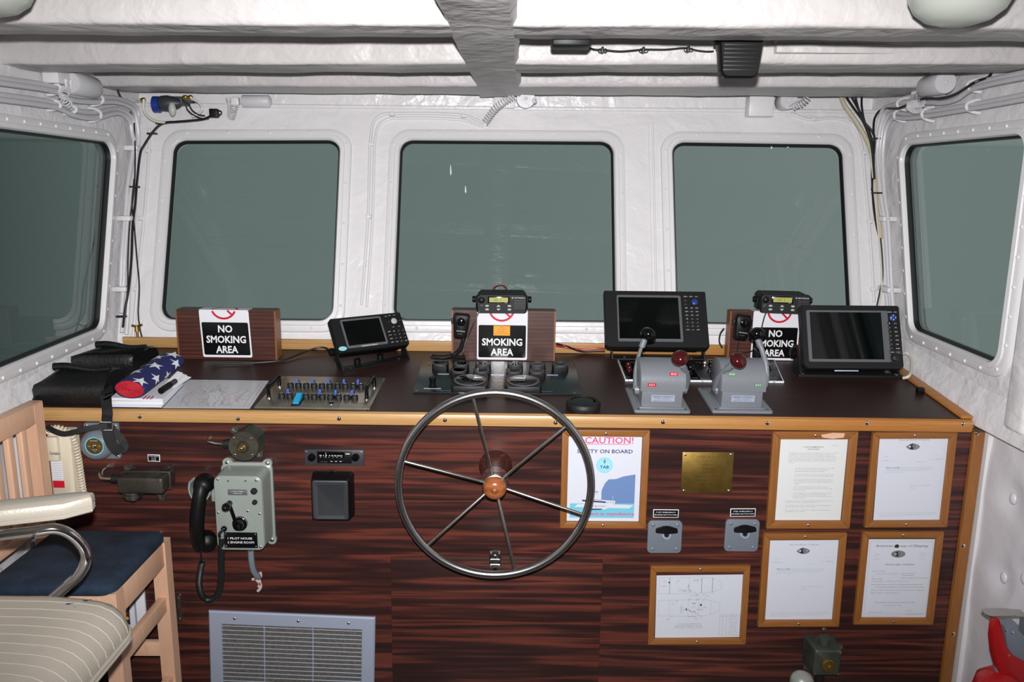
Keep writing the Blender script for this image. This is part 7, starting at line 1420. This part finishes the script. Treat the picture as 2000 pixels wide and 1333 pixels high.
mb.loft(L, VINYL); mb.obj('arm_pad', hc, sharp=30)
mb = mbx(); yT = 1.66; mb.tube([at(-60, 1058, 1.58), at(0, 1047, 1.59), at(60, 1040, 1.61), at(108, 1034, 1.63), at(140, 1046, 1.645), at(163, 1072, yT), at(168, 1095, yT), at(155, 1122, yT), at(128, 1147, yT), at(96, 1176, yT)], .0118, CHROME, 16, sm=6); mb.obj('arm_tube', hc)
for x, y in ((6, 1053), (66, 1046)): q = at(x, y, 1.59); mb = mbx(); dome(mb, q.x, q.y, q.z - .002, .006, CHROME); mb.obj('bolt', hc)
mb = mbx(); mb.lathe([(.20, FZ + .001), (.20, FZ + .012), (.06, FZ + .03), (.045, FZ + .05), (.045, .60), (.09, .605), (0, .605)], (-1.13, 1.40, 0), (0, 0, 1), CHROME, 36); mb.obj('pedestal', hc)

# red fire extinguisher head on its bracket at the right wall ------------------------------
YX = 2.03; FX = frame((0, YX, 0), (1, 0, 0), (0, 0, 1)); X2 = lambda pts: [(at(x, y, YX).x, at(x, y, YX).z) for x, y in pts]
q = at(1990, 1333, YX); ext = thing('fire_extinguisher', 'red fire extinguisher with grey valve head low at the right wall', 'fire extinguisher', WORLD, (1.415, YX, FZ))
def slab(poly, z0, z1, mt, b=.003): mb = MB(FX); mb.prism(poly[::-1] if sum(poly[i][0] * poly[(i + 1) % len(poly)][1] - poly[(i + 1) % len(poly)][0] * poly[i][1] for i in range(len(poly))) < 0 else poly, z0, z1, mt, b); return mb
slab(X2([(1943.5, 1203), (1948, 1206), (1955, 1230), (1963, 1262), (1976, 1278), (1999, 1290), (2008, 1294), (2012, 1340), (1990, 1352), (1960, 1345), (1948, 1312), (1938, 1275), (1935, 1243), (1938, 1216)]), -.014, .014, REDP, .006).obj('lever', ext)
slab(X2([(1958, 1222), (1972, 1217), (1984, 1217), (1988, 1226), (1997, 1228), (2010, 1250), (2015, 1298), (1990, 1290), (1972, 1278), (1964, 1262)]), -.020, .008, GREYB, .005).obj('valve_head', ext)
for x, y in ((1962, 1230), (1974, 1234), (1964, 1276)): q = at(x, y, YX); mb = MB(FX); dome(mb, q.x, q.z, .008 if y < 1270 else .014, .0035, CHROME); mb.obj('rivet', ext)
a_, b_ = at(2010, 1306, YX), at(2010, 1340, YX); mb = mbx(); mb.lathe([(.001, .3), (.03, .295), (.058, .27), (.066, .23), (.066, FZ + .012), (.060, FZ + .001), (.001, FZ + .001)], (1.415, YX + .005, 0), (0, 0, 1), REDP, 36); mb.cyl((1.415, YX + .005, .29), (1.415, YX + .005, a_.z + .02), .018, .015, GREYB, 16); mb.obj('cylinder', ext)
p = [at(x, y, YX - .02) for x, y in ((1916, 1191), (1945, 1192), (1972, 1193))]; mb = mbx(); zt = p[1].z
mb.loft([[(x, y, z) for x, y in rpoly([(p[0].x, YX - .055), (p[2].x + .004, YX - .050), (p[2].x + .004, YX - .012), (p[0].x, YX - .012)], .012, 5)] for z in (zt - .002, zt + .001)], STEEL)
e_ = at(1984, 1226, YX); P_ = [(p[2].x - .002, zt - .0005), (e_.x - .004, zt - .003), (e_.x, zt - .012), (e_.x + .002, e_.z)]; mb.loft([[(x, YX - .05, z) for x, z in P_] + [(x - .002, YX - .05, z - .002) for x, z in reversed(P_)], [(x, YX - .012, z) for x, z in P_] + [(x - .002, YX - .012, z - .002) for x, z in reversed(P_)]], STEEL); mb.obj('hook_bracket', ext)
